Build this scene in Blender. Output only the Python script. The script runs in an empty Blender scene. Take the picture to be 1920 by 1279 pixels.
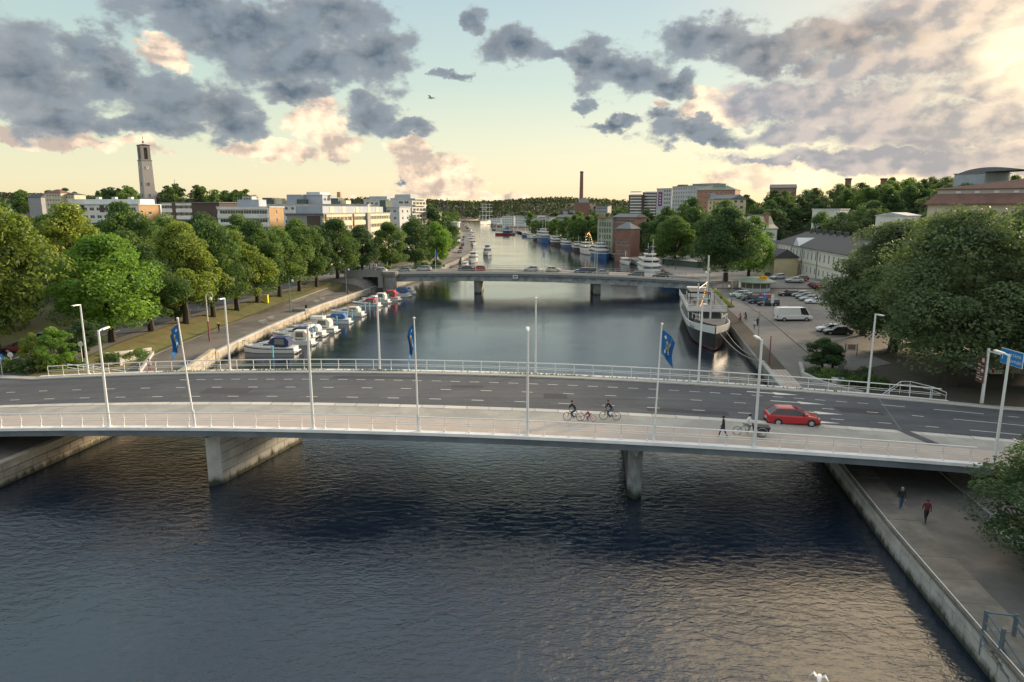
import bpy, bmesh, math, random
import numpy as np
from mathutils import Vector, Matrix
R = math.radians
scene = bpy.context.scene
col = scene.collection
rng = random.Random(7)

# ------------------------------------------------------------------ camera
CAMZ = 23.0
PITCH = math.atan((639.5 - 393) / 1280.0)
cam_d = bpy.data.cameras.new('camera')
cam_d.sensor_width = 36.0
cam_d.lens = 24.0
cam_d.clip_start = 0.5
cam_d.clip_end = 20000
cam = bpy.data.objects.new('camera', cam_d)
cam.location = (0, 0, CAMZ)
cam.rotation_euler = (math.pi / 2 - PITCH, 0, 0)
col.objects.link(cam)
scene.camera = cam
sP, cP = math.sin(PITCH), math.cos(PITCH)


def at(x, y, z=0.0):
    a = (x - 960) / 1280.0
    b = (639.5 - y) / 1280.0
    t = (z - CAMZ) / (-sP + b * cP)
    return Vector((a * t, (cP + b * sP) * t, z))


def atd(x, y, Y):
    a = (x - 960) / 1280.0
    b = (639.5 - y) / 1280.0
    t = Y / (cP + b * sP)
    return Vector((a * t, Y, CAMZ + (-sP + b * cP) * t))


# ------------------------------------------------------------------ exposure
scene.view_settings.view_transform = 'Standard'
scene.view_settings.look = 'None'
scene.view_settings.exposure = 0.70
scene.view_settings.gamma = 1.0
scene.view_settings.use_curve_mapping = False

# ------------------------------------------------------------------ sun
SUN_AZ, SUN_EL = 52.0, 13.0     # degrees clockwise from +Y, above the horizon
sd = Vector((math.sin(R(SUN_AZ)) * math.cos(R(SUN_EL)), math.cos(R(SUN_AZ)) * math.cos(R(SUN_EL)), math.sin(R(SUN_EL))))
sun_d = bpy.data.lights.new('sun', 'SUN')
sun_d.energy = 5.0
sun_d.angle = R(9)
sun_d.color = (1.0, 0.78, 0.52)
sun = bpy.data.objects.new('sun', sun_d)
sun.rotation_euler = sd.to_track_quat('Z', 'Y').to_euler()
col.objects.link(sun)


# ------------------------------------------------------------------ node helper
class NT:
    def __init__(s, tree):
        s.t = tree
        s.n = tree.nodes
        s.l = tree.links

    def new(s, kind, **kw):
        n = s.n.new(kind)
        for k, v in kw.items():
            setattr(n, k, v)
        return n

    def put(s, sock, v):
        if isinstance(v, bpy.types.NodeSocket):
            s.l.new(v, sock)
        else:
            sock.default_value = v

    def math(s, op, a, b=None, c=None, clamp=False):
        n = s.new('ShaderNodeMath', operation=op, use_clamp=clamp)
        s.put(n.inputs[0], a)
        if b is not None: s.put(n.inputs[1], b)
        if c is not None: s.put(n.inputs[2], c)
        return n.outputs[0]

    def vm(s, op, a, b=None, out=0):
        n = s.new('ShaderNodeVectorMath', operation=op)
        s.put(n.inputs[0], a)
        if b is not None: s.put(n.inputs[1], b)
        return n.outputs[out]

    def noise(s, vec, scale, detail=4, rough=0.55, dist=0.0, color=False):
        n = s.new('ShaderNodeTexNoise')
        if vec is not None: s.l.new(vec, n.inputs['Vector'])
        n.inputs['Scale'].default_value = scale
        n.inputs['Detail'].default_value = detail
        n.inputs['Roughness'].default_value = rough
        n.inputs['Distortion'].default_value = dist
        return n.outputs['Color' if color else 'Fac']

    def mix(s, f, a, b, mode='MIX'):
        n = s.new('ShaderNodeMix', data_type='RGBA', blend_type=mode)
        s.put(n.inputs[0], f)
        s.put(n.inputs[6], a if isinstance(a, bpy.types.NodeSocket) else tuple(a)[:3] + (1,))
        s.put(n.inputs[7], b if isinstance(b, bpy.types.NodeSocket) else tuple(b)[:3] + (1,))
        return n.outputs[2]

    def ramp(s, f, stops, interp='LINEAR'):
        n = s.new('ShaderNodeValToRGB')
        cr = n.color_ramp
        cr.interpolation = interp
        while len(cr.elements) < len(stops):
            cr.elements.new(0.5)
        for e, (p, c) in zip(cr.elements, stops):
            e.position = p
            e.color = tuple(c)[:3] + (1,)
        s.put(n.inputs[0], f)
        return n.outputs[0]

    def smooth(s, v, lo, hi, a=0.0, b=1.0):
        n = s.new('ShaderNodeMapRange', interpolation_type='SMOOTHSTEP')
        s.put(n.inputs['Value'], v)
        n.inputs['From Min'].default_value = lo
        n.inputs['From Max'].default_value = hi
        n.inputs['To Min'].default_value = a
        n.inputs['To Max'].default_value = b
        return n.outputs[0]

    def comb(s, x, y, z):
        n = s.new('ShaderNodeCombineXYZ')
        s.put(n.inputs[0], x); s.put(n.inputs[1], y); s.put(n.inputs[2], z)
        return n.outputs[0]


# ------------------------------------------------------------------ world: clear sky, sun glow and clouds, all by direction
def px_dir(x, y):
    v = atd(x, y, 100.0) - Vector((0, 0, CAMZ))
    v.normalize()
    return math.degrees(math.atan2(v.x, v.y)), math.degrees(math.asin(v.z))


world = bpy.data.worlds.new('World')
scene.world = world
world.use_nodes = True
world.node_tree.nodes.clear()
W = NT(world.node_tree)
tc = W.new('ShaderNodeTexCoord')
D = W.vm('NORMALIZE', tc.outputs['Generated'])
sep = W.new('ShaderNodeSeparateXYZ')
W.l.new(D, sep.inputs[0])
az = W.math('MULTIPLY', W.math('ARCTAN2', sep.outputs[0], sep.outputs[1]), 57.2958)
el = W.math('MULTIPLY', W.math('ARCSINE', sep.outputs[2]), 57.2958)
P = W.comb(az, el, 0.0)
PS = W.comb(W.math('MULTIPLY', az, 0.8), W.math('MULTIPLY', el, 1.15), 0.0)

fine = W.noise(PS, 0.50, 7, 0.57)
# clear sky
elf = W.math('DIVIDE', W.math('MAXIMUM', el, 0.0), 60.0)
clear = W.ramp(elf, [(0.0, (0.80, 0.62, 0.38)), (0.035, (0.78, 0.68, 0.46)), (0.09, (0.66, 0.66, 0.50)), (0.16, (0.49, 0.58, 0.52)),
                     (0.26, (0.38, 0.49, 0.52)), (0.42, (0.38, 0.47, 0.53)), (0.62, (0.52, 0.58, 0.64)), (1.0, (0.72, 0.75, 0.78))])
leftf = W.smooth(az, -50, 20, 1.0, 0.0)
clear = W.mix(W.math('MULTIPLY', leftf, 0.55), clear, W.mix(1.0, clear, (0.78, 0.88, 0.86), 'MULTIPLY'))
nish = W.new('ShaderNodeTexSky', sky_type='NISHITA')
nish.sun_disc = False
nish.sun_elevation = R(SUN_EL)
nish.sun_rotation = R(SUN_AZ)
nish.air_density = 1.2
nish.dust_density = 2.0
clear = W.mix(0.12, clear, W.mix(1.0, nish.outputs[0], (0.10, 0.10, 0.10), 'MULTIPLY'))
GA, GE = px_dir(1905, 95)
gv = Vector((math.sin(R(GA)) * math.cos(R(GE)), math.cos(R(GA)) * math.cos(R(GE)), math.sin(R(GE))))
gdot = W.vm('DOT_PRODUCT', D, tuple(gv), out=1)
hv = Vector((math.sin(R(42)) * math.cos(R(24)), math.cos(R(42)) * math.cos(R(24)), math.sin(R(24))))
hdot = W.vm('DOT_PRODUCT', D, tuple(hv), out=1)
glow = W.smooth(hdot, 0.84, 1.0)
uv = Vector((math.sin(R(27)) * math.cos(R(37)), math.cos(R(27)) * math.cos(R(37)), math.sin(R(37))))
udot = W.vm('DOT_PRODUCT', D, tuple(uv), out=1)
glow_u = W.smooth(udot, 0.955, 0.995)
glow_t = W.math('ADD', W.math('MULTIPLY', W.smooth(gdot, 0.9985, 1.0), 0.7), W.math('MULTIPLY', W.smooth(fine, 0.35, 0.65), W.math('MULTIPLY', W.smooth(gdot, 0.990, 0.9995), 0.30)), clamp=True)
clear = W.mix(W.math('MULTIPLY', glow, 0.4), clear, (0.88, 0.68, 0.44))

# noise fields
wv = W.noise(PS, 0.30, 6, 0.64, color=True)
wv2 = W.vm('MULTIPLY', W.vm('SUBTRACT', wv, (0.5, 0.5, 0.5)), (5.8, 4.6, 0.0))
PW = W.vm('ADD', P, wv2)
bigC = W.noise(PS, 0.20, 3, 0.5)


def blobs(lst, base=None, k_=1.0):
    acc = base
    for (x, y, rx, ry) in lst:
        a, e = px_dir(x, y)
        kx = 1.0 / (rx * k_ * 0.0448 * math.cos(R(a)))
        ky = 1.0 / (ry * k_ * 0.0448 * math.cos(R(a)))
        v = W.vm('SUBTRACT', PW, (a, e, 0))
        v = W.vm('MULTIPLY', v, (kx, ky, 0))
        L = W.vm('LENGTH', v, out=1)
        q = W.math('SUBTRACT', 1.0, L)
        if acc is None:
            acc = q
        else:
            n = W.new('ShaderNodeMath', operation='SMOOTH_MAX')
            W.put(n.inputs[0], acc); W.put(n.inputs[1], q); n.inputs[2].default_value = 0.12
            acc = n.outputs[0]
    return acc


dark = [(45, 140, 125, 120), (110, 225, 110, 45), (160, 95, 95, 60), (215, 150, 85, 60), (330, 190, 170, 65), (270, 240, 140, 30),
        (440, 225, 85, 45), (450, 50, 220, 62), (340, 15, 160, 40), (560, 115, 180, 62), (705, 100, 90, 78), (620, 35, 110, 60), (560, 165, 110, 30),
        (700, 210, 72, 40), (765, 235, 62, 22), (965, 90, 90, 42), (890, 45, 32, 30), (1170, 130, 105, 50), (1250, 160, 65, 28),
        (1100, 100, 60, 35), (1040, 105, 55, 22), (1300, 250, 115, 30), (1240, 222, 50, 20), (1145, 229, 60, 15), (1100, 187, 26, 18),
        (1330, 75, 120, 48), (1450, 95, 150, 46), (1580, 75, 150, 40), (1440, 130, 90, 26), (850, 135, 35, 12), (1330, 262, 90, 14), (748, 340, 10, 9)]
dk_f = blobs(dark, k_=0.93)
# open sky beyond the frame carries the same broken clouds
outm = W.math('MAXIMUM', W.smooth(el, 17, 24), W.smooth(W.math('ABSOLUTE', az), 40, 48))
gen = W.math('ADD', W.math('MULTIPLY', W.math('SUBTRACT', W.noise(PS, 0.07, 4, 0.5), 0.53), 3.6), W.math('MULTIPLY', W.math('SUBTRACT', outm, 1.0), 6.0))
# the clear gap over the river goes on upwards
gap = W.math('MULTIPLY', W.smooth(W.math('ABSOLUTE', W.math('SUBTRACT', az, 2.0)), 9, 24, 1.0, 0.0), W.smooth(el, 25, 36, 1.0, 0.0))
gen = W.math('SUBTRACT', gen, W.math('MULTIPLY', gap, 2.0))
dk_f = W.math('MAXIMUM', dk_f, gen)
edge = W.math('MULTIPLY', W.math('SUBTRACT', fine, 0.5), 1.15)
dk = W.math('ADD', W.math('SUBTRACT', dk_f, 0.06), W.math('MULTIPLY', edge, 1.35))
dk_a = W.smooth(dk, -0.08, 0.34)

grey = blobs([(1560, 190, 190, 38), (1760, 235, 260, 52), (1500, 245, 130, 28), (1640, 290, 260, 26), (1850, 300, 160, 40), (1870, 160, 150, 34),
              (1700, 120, 260, 40), (1780, 30, 230, 62), (1880, 40, 110, 40), (1430, 190, 110, 36), (1520, 300, 190, 12), (1400, 300, 60, 8)])
gr = W.math('ADD', grey, W.math('MULTIPLY', edge, 0.8))
gr_a = W.smooth(gr, -0.10, 0.45)
peach = blobs([(600, 232, 60, 40), (640, 268, 55, 26), (520, 285, 75, 20), (470, 272, 60, 16), (590, 200, 30, 30), (815, 335, 88, 42), (862, 352, 52, 22),
               (772, 280, 38, 32), (790, 320, 60, 30), (80, 262, 110, 22), (150, 275, 60, 14), (250, 285, 70, 16), (1440, 335, 120, 28), (1330, 210, 62, 34), (1240, 198, 16, 10),
               (950, 372, 45, 16), (1000, 385, 60, 9), (310, 100, 45, 32), (220, 118, 20, 8), (667, 358, 10, 6), (1330, 180, 40, 20), (1530, 318, 100, 10)])
pe = W.math('ADD', peach, W.math('MULTIPLY', edge, 0.85))
pe_a = W.smooth(pe, -0.04, 0.30)

# relief: density falling off towards the sun is lit
shift = W.vm('ADD', PS, (0.55, -0.45, 0.0))
f2 = W.noise(shift, 0.50, 7, 0.57)
rel = W.math('SUBTRACT', fine, f2)
big2 = W.noise(shift, 0.20, 3, 0.5)
relb = W.math('SUBTRACT', bigC, big2)
lit = W.math('ADD', W.math('MULTIPLY', rel, 3.6), W.math('ADD', W.math('MULTIPLY', relb, 7.0), 0.42), clamp=True)
warm = W.smooth(hdot, 0.86, 1.0)

pe_c = W.mix(lit, (0.42, 0.335, 0.29), (1.0, 0.75, 0.52))
pe_c = W.mix(W.smooth(gdot, 0.93, 0.99), pe_c, (1.0, 0.83, 0.55))
sky = W.mix(W.math('MULTIPLY', pe_a, 0.9), clear, pe_c)
gr_c = W.mix(lit, (0.22, 0.235, 0.28), (0.40, 0.365, 0.37))
gr_c = W.mix(W.math('MULTIPLY', warm, 0.6), gr_c, W.mix(lit, (0.36, 0.30, 0.26), (0.72, 0.53, 0.36)))
sky = W.mix(W.math('MULTIPLY', gr_a, 0.9), sky, gr_c)
core = W.smooth(dk, 0.1, 1.0)
dk_c = W.mix(core, (0.24, 0.26, 0.28), (0.062, 0.092, 0.132))
dk_c = W.mix(W.math('MULTIPLY', lit, 0.75), dk_c, (0.205, 0.240, 0.280))
dk_c = W.mix(W.math('MULTIPLY', warm, 0.7), dk_c, W.mix(lit, (0.28, 0.25, 0.23), (0.70, 0.50, 0.33)))
# clouds facing the low sun, away from it, are lit
away = W.smooth(gdot, 0.45, -0.2)
dk_c = W.mix(W.math('MULTIPLY', away, 0.85), dk_c, W.mix(lit, (0.50, 0.46, 0.46), (1.35, 1.2, 1.02)))
sky = W.mix(W.math('MULTIPLY', dk_a, 0.95), sky, dk_c)
sky = W.mix(W.math('MULTIPLY', glow_t, 0.6), sky, (1.35, 1.1, 0.70))
sky = W.mix(W.math('MULTIPLY', W.math('MULTIPLY', glow_u, 0.85), W.smooth(fine, 0.30, 0.60, 0.45, 1.0)), sky, (2.3, 1.75, 1.05))
# below the horizon the world goes on as dim haze
sky = W.mix(W.smooth(el, -3.0, -0.5), (0.10, 0.11, 0.12), sky)
bg = W.new('ShaderNodeBackground')
W.l.new(W.mix(1.0, sky, (10, 10, 10), 'MULTIPLY'), bg.inputs[0])
bg.inputs[1].default_value = 0.089
wo = W.new('ShaderNodeOutputWorld')
W.l.new(bg.outputs[0], wo.inputs[0])
world.cycles.sampling_method = 'MANUAL'
world.cycles.sample_map_resolution = 512


# ------------------------------------------------------------------ materials
MATS = {}


def mat(name, c, rough=0.7, metal=0.0, var=0.12, scale=1.5, bump=0.0, bscale=20, spec=0.4, c2=None, scale2=0.3, coat=0.0, emit=None, estr=0):
    if name in MATS: return MATS[name]
    m = bpy.data.materials.new(name)
    m.use_nodes = True
    m.node_tree.nodes.clear()
    T = NT(m.node_tree)
    b = T.new('ShaderNodeBsdfPrincipled')
    o = T.new('ShaderNodeOutputMaterial')
    T.l.new(b.outputs[0], o.inputs[0])
    b.inputs['Roughness'].default_value = rough
    b.inputs['Metallic'].default_value = metal
    b.inputs['Specular IOR Level'].default_value = spec
    b.inputs['Coat Weight'].default_value = coat
    b.inputs['Coat Roughness'].default_value = 0.05
    base = tuple(c) + (1,)
    if var > 0 or c2 is not None:
        g = T.new('ShaderNodeNewGeometry').outputs['Position']
        oi = T.new('ShaderNodeObjectInfo').outputs['Random']
        n = T.noise(g, scale, 5, 0.6)
        cc = base
        if c2 is not None:
            cc = T.mix(T.smooth(T.noise(g, scale2, 5, 0.6), 0.40, 0.62), base, c2)
        f = T.math('ADD', T.math('MULTIPLY', T.math('SUBTRACT', n, 0.5), 2.4 * var), 1.0)
        f = T.math('ADD', f, T.math('MULTIPLY', T.math('SUBTRACT', oi, 0.5), var * 0.8))
        cc = T.mix(1.0, cc, T.comb(f, f, f), 'MULTIPLY')
        T.l.new(cc, b.inputs['Base Color'])
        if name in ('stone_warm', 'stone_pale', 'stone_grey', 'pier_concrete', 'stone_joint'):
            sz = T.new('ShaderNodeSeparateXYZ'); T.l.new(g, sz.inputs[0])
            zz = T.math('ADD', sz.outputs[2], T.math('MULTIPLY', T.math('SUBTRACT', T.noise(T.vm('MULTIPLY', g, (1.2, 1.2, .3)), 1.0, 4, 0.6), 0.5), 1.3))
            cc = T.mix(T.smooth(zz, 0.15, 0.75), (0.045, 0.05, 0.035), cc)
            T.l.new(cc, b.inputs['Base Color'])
        if name == 'asphalt':
            sk = T.noise(T.vm('MULTIPLY', g, (0.02, 1.1, 1.0)), 1.0, 3, 0.6)
            k = T.math('ADD', T.math('MULTIPLY', sk, 1.0), 0.52)
            cc = T.mix(1.0, cc, T.comb(k, k, k), 'MULTIPLY')
            T.l.new(cc, b.inputs['Base Color'])
        if bump > 0:
            bn = T.new('ShaderNodeBump')
            bn.inputs['Strength'].default_value = bump
            bn.inputs['Distance'].default_value = 0.05
            T.l.new(T.noise(g, bscale, 4, 0.6), bn.inputs['Height'])
            T.l.new(bn.outputs[0], b.inputs['Normal'])
    else:
        b.inputs['Base Color'].default_value = base
    if emit:
        b.inputs['Emission Color'].default_value = tuple(emit) + (1,)
        b.inputs['Emission Strength'].default_value = estr
    MATS[name] = m
    return m


def foliage(name, c1, c2, c3):
    m = bpy.data.materials.new(name)
    m.use_nodes = True
    m.node_tree.nodes.clear()
    T = NT(m.node_tree)
    a = T.new('ShaderNodeAttribute', attribute_name='tint').outputs['Fac']
    oi = T.new('ShaderNodeObjectInfo').outputs['Random']
    x = T.math('ADD', a, T.math('MULTIPLY', T.math('SUBTRACT', oi, 0.5), 0.35), clamp=True)
    c = T.ramp(x, [(0.0, c1), (0.5, c2), (1.0, c3)])
    d = T.new('ShaderNodeBsdfPrincipled')
    d.inputs['Roughness'].default_value = 0.6
    d.inputs['Specular IOR Level'].default_value = 0.25
    T.l.new(c, d.inputs['Base Color'])
    tr = T.new('ShaderNodeBsdfTranslucent')
    T.l.new(T.mix(1.0, c, (1.3, 1.35, 0.6), 'MULTIPLY'), tr.inputs[0])
    mx = T.new('ShaderNodeMixShader')
    mx.inputs[0].default_value = 0.38
    T.l.new(d.outputs[0], mx.inputs[1]); T.l.new(tr.outputs[0], mx.inputs[2])
    o = T.new('ShaderNodeOutputMaterial')
    T.l.new(mx.outputs[0], o.inputs[0])
    MATS[name] = m
    return m


foliage('leaf_green', (0.052, 0.095, 0.040), (0.109, 0.185, 0.062), (0.200, 0.280, 0.084))
foliage('leaf_yellow', (0.087, 0.125, 0.036), (0.198, 0.264, 0.062), (0.372, 0.409, 0.090))
foliage('leaf_bright', (0.070, 0.139, 0.034), (0.151, 0.277, 0.056), (0.278, 0.422, 0.084))
foliage('leaf_dark', (0.038, 0.074, 0.042), (0.076, 0.134, 0.062), (0.138, 0.207, 0.078))
foliage('leaf_grey', (0.067, 0.098, 0.058), (0.129, 0.179, 0.095), (0.205, 0.263, 0.134))
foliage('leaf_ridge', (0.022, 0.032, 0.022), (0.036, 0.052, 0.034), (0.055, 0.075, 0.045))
mat('bark', (0.055, 0.045, 0.036), 0.9, var=0.3, scale=6, bump=0.5)
mat('asphalt', (0.076, 0.079, 0.088), 0.85, var=0.18, scale=1.2, bump=0.15, bscale=60, c2=(0.088, 0.092, 0.10), scale2=0.22)
mat('asphalt_patch', (0.058, 0.058, 0.062), 0.9, var=0.15, scale=3)
mat('asphalt_grey', (0.16, 0.155, 0.15), 0.88, var=0.16, scale=0.8, bump=0.1, bscale=50, c2=(0.20, 0.19, 0.18), scale2=0.25)
mat('path_pink', (0.47, 0.395, 0.34), 0.85, var=0.14, scale=2.0, bump=0.2, bscale=40, c2=(0.42, 0.36, 0.32), scale2=0.5)
mat('path_grey', (0.30, 0.285, 0.26), 0.85, var=0.14, scale=2.0, c2=(0.37, 0.35, 0.315), scale2=0.4)
mat('granite_kerb', (0.54, 0.51, 0.46), 0.8, var=0.3, scale=7.0, bump=0.3)
mat('cobble', (0.25, 0.225, 0.20), 0.85, var=0.40, scale=2.6, bump=0.6, bscale=6, c2=(0.19, 0.175, 0.165), scale2=0.12)
mat('gravel_path', (0.19, 0.17, 0.15), 0.9, var=0.22, scale=1.5, bump=0.4, bscale=15, c2=(0.125, 0.12, 0.115), scale2=0.2)
mat('white_paint', (0.82, 0.81, 0.78), 0.55, var=0.07, scale=1.5)
mat('road_paint', (0.66, 0.64, 0.58), 0.7, var=0.3, scale=6)
mat('rail_metal', (0.70, 0.71, 0.70), 0.45, 0.3, var=0.10, scale=2.0)
mat('lamp_metal', (0.74, 0.76, 0.76), 0.4, 0.2, var=0.08, scale=0.8)
mat('fascia', (0.80, 0.80, 0.80), 0.6, var=0.10, scale=1.0, c2=(0.70, 0.71, 0.72), scale2=0.6)
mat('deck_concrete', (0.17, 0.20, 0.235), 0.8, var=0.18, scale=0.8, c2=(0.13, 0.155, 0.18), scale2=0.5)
mat('pier_concrete', (0.36, 0.385, 0.39), 0.8, var=0.2, scale=1.0, bump=0.2, c2=(0.21, 0.235, 0.25), scale2=0.7)
mat('stone_warm', (0.40, 0.345, 0.27), 0.85, var=0.25, scale=1.2, bump=0.4, c2=(0.31, 0.28, 0.235), scale2=0.5)
mat('stone_pale', (0.46, 0.45, 0.42), 0.85, var=0.18, scale=1.2, bump=0.3, c2=(0.36, 0.355, 0.34), scale2=0.5)
mat('stone_grey', (0.27, 0.265, 0.25), 0.85, var=0.3, scale=1.0, bump=0.5, c2=(0.19, 0.19, 0.185), scale2=0.5)
mat('stone_brown', (0.215, 0.195, 0.165), 0.9, var=0.3, scale=1.6, bump=0.4, c2=(0.15, 0.14, 0.12), scale2=0.35)
mat('stone_joint', (0.10, 0.095, 0.09), 0.9, var=0.1)
mat('earth', (0.085, 0.072, 0.055), 0.95, var=0.3, scale=0.8, bump=0.4, bscale=8)
mat('grass', (0.105, 0.115, 0.040), 0.9, var=0.35, scale=0.7, bump=0.5, bscale=12, c2=(0.15, 0.125, 0.055), scale2=0.09)
mat('glass', (0.035, 0.05, 0.06), 0.08, var=0.25, scale=0.4, spec=0.6)
mat('glass_warm', (0.13, 0.12, 0.10), 0.15, var=0.4, scale=0.4, spec=0.6)
mat('rubber', (0.02, 0.02, 0.022), 0.8, var=0)
mat('alloy', (0.5, 0.5, 0.52), 0.35, 0.6, var=0)
mat('black_metal', (0.03, 0.032, 0.035), 0.5, 0.2, var=0.1)
mat('steel', (0.33, 0.35, 0.36), 0.45, 0.5, var=0.15)
mat('steel_dark', (0.13, 0.17, 0.20), 0.5, 0.4, var=0.2)
mat('headlight', (0.75, 0.75, 0.72), 0.15, var=0)
mat('tail_light', (0.5, 0.02, 0.02), 0.25, var=0)


# water
def water_mat():
    m = bpy.data.materials.new('river_water')
    m.use_nodes = True
    m.node_tree.nodes.clear()
    T = NT(m.node_tree)
    g = T.new('ShaderNodeNewGeometry').outputs['Position']
    st = T.vm('MULTIPLY', g, (0.55, 1.0, 1.0))
    h1 = T.noise(st, 1.9, 4, 0.58, 0.6)
    h2 = T.noise(st, 5.5, 3, 0.6, 0.3)
    h3 = T.noise(g, 0.12, 2, 0.5)
    patch = T.smooth(T.noise(g, 0.045, 4, 0.6), 0.35, 0.65, 0.45, 1.35)
    h = T.math('ADD', T.math('MULTIPLY', h1, 0.215), T.math('ADD', T.math('MULTIPLY', h2, 0.06), T.math('MULTIPLY', h3, 0.35)))
    bn = T.new('ShaderNodeBump')
    sy = T.new('ShaderNodeSeparateXYZ'); T.l.new(g, sy.inputs[0])
    calm = T.smooth(sy.outputs[1], 66, 115, 1.0, 0.19)
    T.l.new(T.math('MULTIPLY', T.math('MULTIPLY', patch, calm), 0.55), bn.inputs['Strength'])
    bn.inputs['Distance'].default_value = 1.0
    T.l.new(h, bn.inputs['Height'])
    b = T.new('ShaderNodeBsdfPrincipled')
    b.inputs['Base Color'].default_value = (0.007, 0.015, 0.030, 1)
    T.l.new(T.smooth(sy.outputs[1], 68, 115, 0.05, 0.09), b.inputs['Roughness'])
    b.inputs['IOR'].default_value = 1.88
    T.l.new(bn.outputs[0], b.inputs['Normal'])
    o = T.new('ShaderNodeOutputMaterial')
    T.l.new(b.outputs[0], o.inputs[0])
    MATS['water'] = m


water_mat()


# ------------------------------------------------------------------ mesh building
class MB:
    def __init__(s):
        s.v, s.f, s.m = [], [], []

    def add(s, vs, fs, mi=0):
        o = len(s.v)
        s.v += [tuple(v) for v in vs]
        for f in fs:
            s.f.append(tuple(i + o for i in f)); s.m.append(mi)
        return s

    def box(s, x0, x1, y0, y1, z0, z1, mi=0):
        return s.add([(x0, y0, z0), (x1, y0, z0), (x1, y1, z0), (x0, y1, z0), (x0, y0, z1), (x1, y0, z1), (x1, y1, z1), (x0, y1, z1)],
                     [(0, 3, 2, 1), (4, 5, 6, 7), (0, 1, 5, 4), (1, 2, 6, 5), (2, 3, 7, 6), (3, 0, 4, 7)], mi)

    def quad(s, a, b, c, d, mi=0):
        return s.add([a, b, c, d], [(0, 1, 2, 3)], mi)

    def prism(s, poly, z0, z1, mi=0, mt=None):
        n = len(poly)
        vs = [(p[0], p[1], z0) for p in poly] + [(p[0], p[1], z1) for p in poly]
        s.add(vs, [(i, (i + 1) % n, n + (i + 1) % n, n + i) for i in range(n)], mi)
        s.add(vs, [tuple(range(n - 1, -1, -1)), tuple(range(n, 2 * n))], mi if mt is None else mt)
        return s

    def bar(s, p, q, r, r2=None, n=6, mi=0, cap=True):
        p, q = Vector(p), Vector(q)
        r2 = r if r2 is None else r2
        d = (q - p)
        if d.length < 1e-6: return s
        d.normalize()
        u = d.orthogonal().normalized()
        w = d.cross(u)
        vs = []
        for c, rr in ((p, r), (q, r2)):
            for i in range(n):
                a = 2 * math.pi * i / n + math.pi / n
                vs.append(c + (u * math.cos(a) + w * math.sin(a)) * rr)
        fs = [(i, (i + 1) % n, n + (i + 1) % n, n + i) for i in range(n)]
        if cap: fs += [tuple(range(n - 1, -1, -1)), tuple(range(n, 2 * n))]
        return s.add(vs, fs, mi)

    def path(s, pts, r, n=6, mi=0):
        for a, b in zip(pts[:-1], pts[1:]): s.bar(a, b, r, n=n, mi=mi)
        return s

    def loft(s, rings, mi=0, closed=True, caps=True):
        n = len(rings[0])
        vs = [p for r in rings for p in r]
        fs = []
        for k in range(len(rings) - 1):
            for i in range(n if closed else n - 1):
                j = (i + 1) % n
                fs.append((k * n + i, k * n + j, (k + 1) * n + j, (k + 1) * n + i))
        if caps:
            fs.append(tuple(range(n - 1, -1, -1)))
            fs.append(tuple((len(rings) - 1) * n + i for i in range(n)))
        return s.add(vs, fs, mi)

    def sphere(s, c, r, n=8, m=6, mi=0, sz=1.0):
        rings = []
        for k in range(1, m):
            t = math.pi * k / m
            rings.append([(c[0] + r * math.sin(t) * math.cos(2 * math.pi * i / n), c[1] + r * math.sin(t) * math.sin(2 * math.pi * i / n), c[2] - r * sz * math.cos(t)) for i in range(n)])
        return s.loft(rings, mi)

    def mesh(s, name, mats):
        me = bpy.data.meshes.new(name)
        me.from_pydata(s.v, [], s.f)
        if not isinstance(mats, (list, tuple)): mats = [mats]
        for m in mats: me.materials.append(MATS[m] if isinstance(m, str) else m)
        if any(s.m): me.polygons.foreach_set('material_index', s.m)
        me.update()
        return me

    def build(s, name, mats, parent=None, loc=None, rz=0):
        return link(name, s.mesh(name, mats), parent, loc, rz)


def link(name, me, parent=None, loc=None, rz=0):
    o = bpy.data.objects.new(name, me)
    col.objects.link(o)
    if parent is not None: o.parent = parent
    if loc is not None: o.location = loc
    if rz: o.rotation_euler = (0, 0, rz)
    return o


def smooth_mesh(me):
    me.polygons.foreach_set('use_smooth', [True] * len(me.polygons))
    return me


def tag(o, label=None, cat=None, group=None, kind=None):
    if label: o['label'] = label
    if cat: o['category'] = cat
    if group: o['group'] = group
    if kind: o['kind'] = kind
    return o


def thing(name, label, cat, loc=(0, 0, 0), rz=0, group=None):
    o = bpy.data.objects.new(name, None)
    col.objects.link(o)
    o.location = loc
    o.rotation_euler = (0, 0, rz)
    return tag(o, label, cat, group)


KIDS = {}


def copy_tree(o, loc=None, rz=None, label=None, group=None, scale=None, parent=None, swap=None):
    c = o.copy()
    col.objects.link(c)
    if parent is not None: c.parent = parent
    if loc is not None: c.location = loc
    if rz is not None: c.rotation_euler = (0, 0, rz)
    if scale is not None: c.scale = scale
    if label: c['label'] = label
    if group: c['group'] = group
    if swap and c.type == 'MESH':
        for i, sl in enumerate(c.material_slots):
            mn = sl.material.name if sl.material else None
            if mn in swap:
                sl.link = 'OBJECT'
                sl.material = MATS[swap[mn]]
    for ch in kids(o): copy_tree(ch, parent=c, swap=swap)
    return c


def kids(o):
    k = o.as_pointer()
    if k not in KIDS: KIDS[k] = list(o.children)
    return KIDS[k]


ORD = ['first', 'second', 'third', 'fourth', 'fifth', 'sixth', 'seventh', 'eighth', 'ninth', 'tenth', 'eleventh', 'twelfth', 'thirteenth', 'fourteenth',
       'fifteenth', 'sixteenth', 'seventeenth', 'eighteenth', 'nineteenth', 'twentieth']
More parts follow.
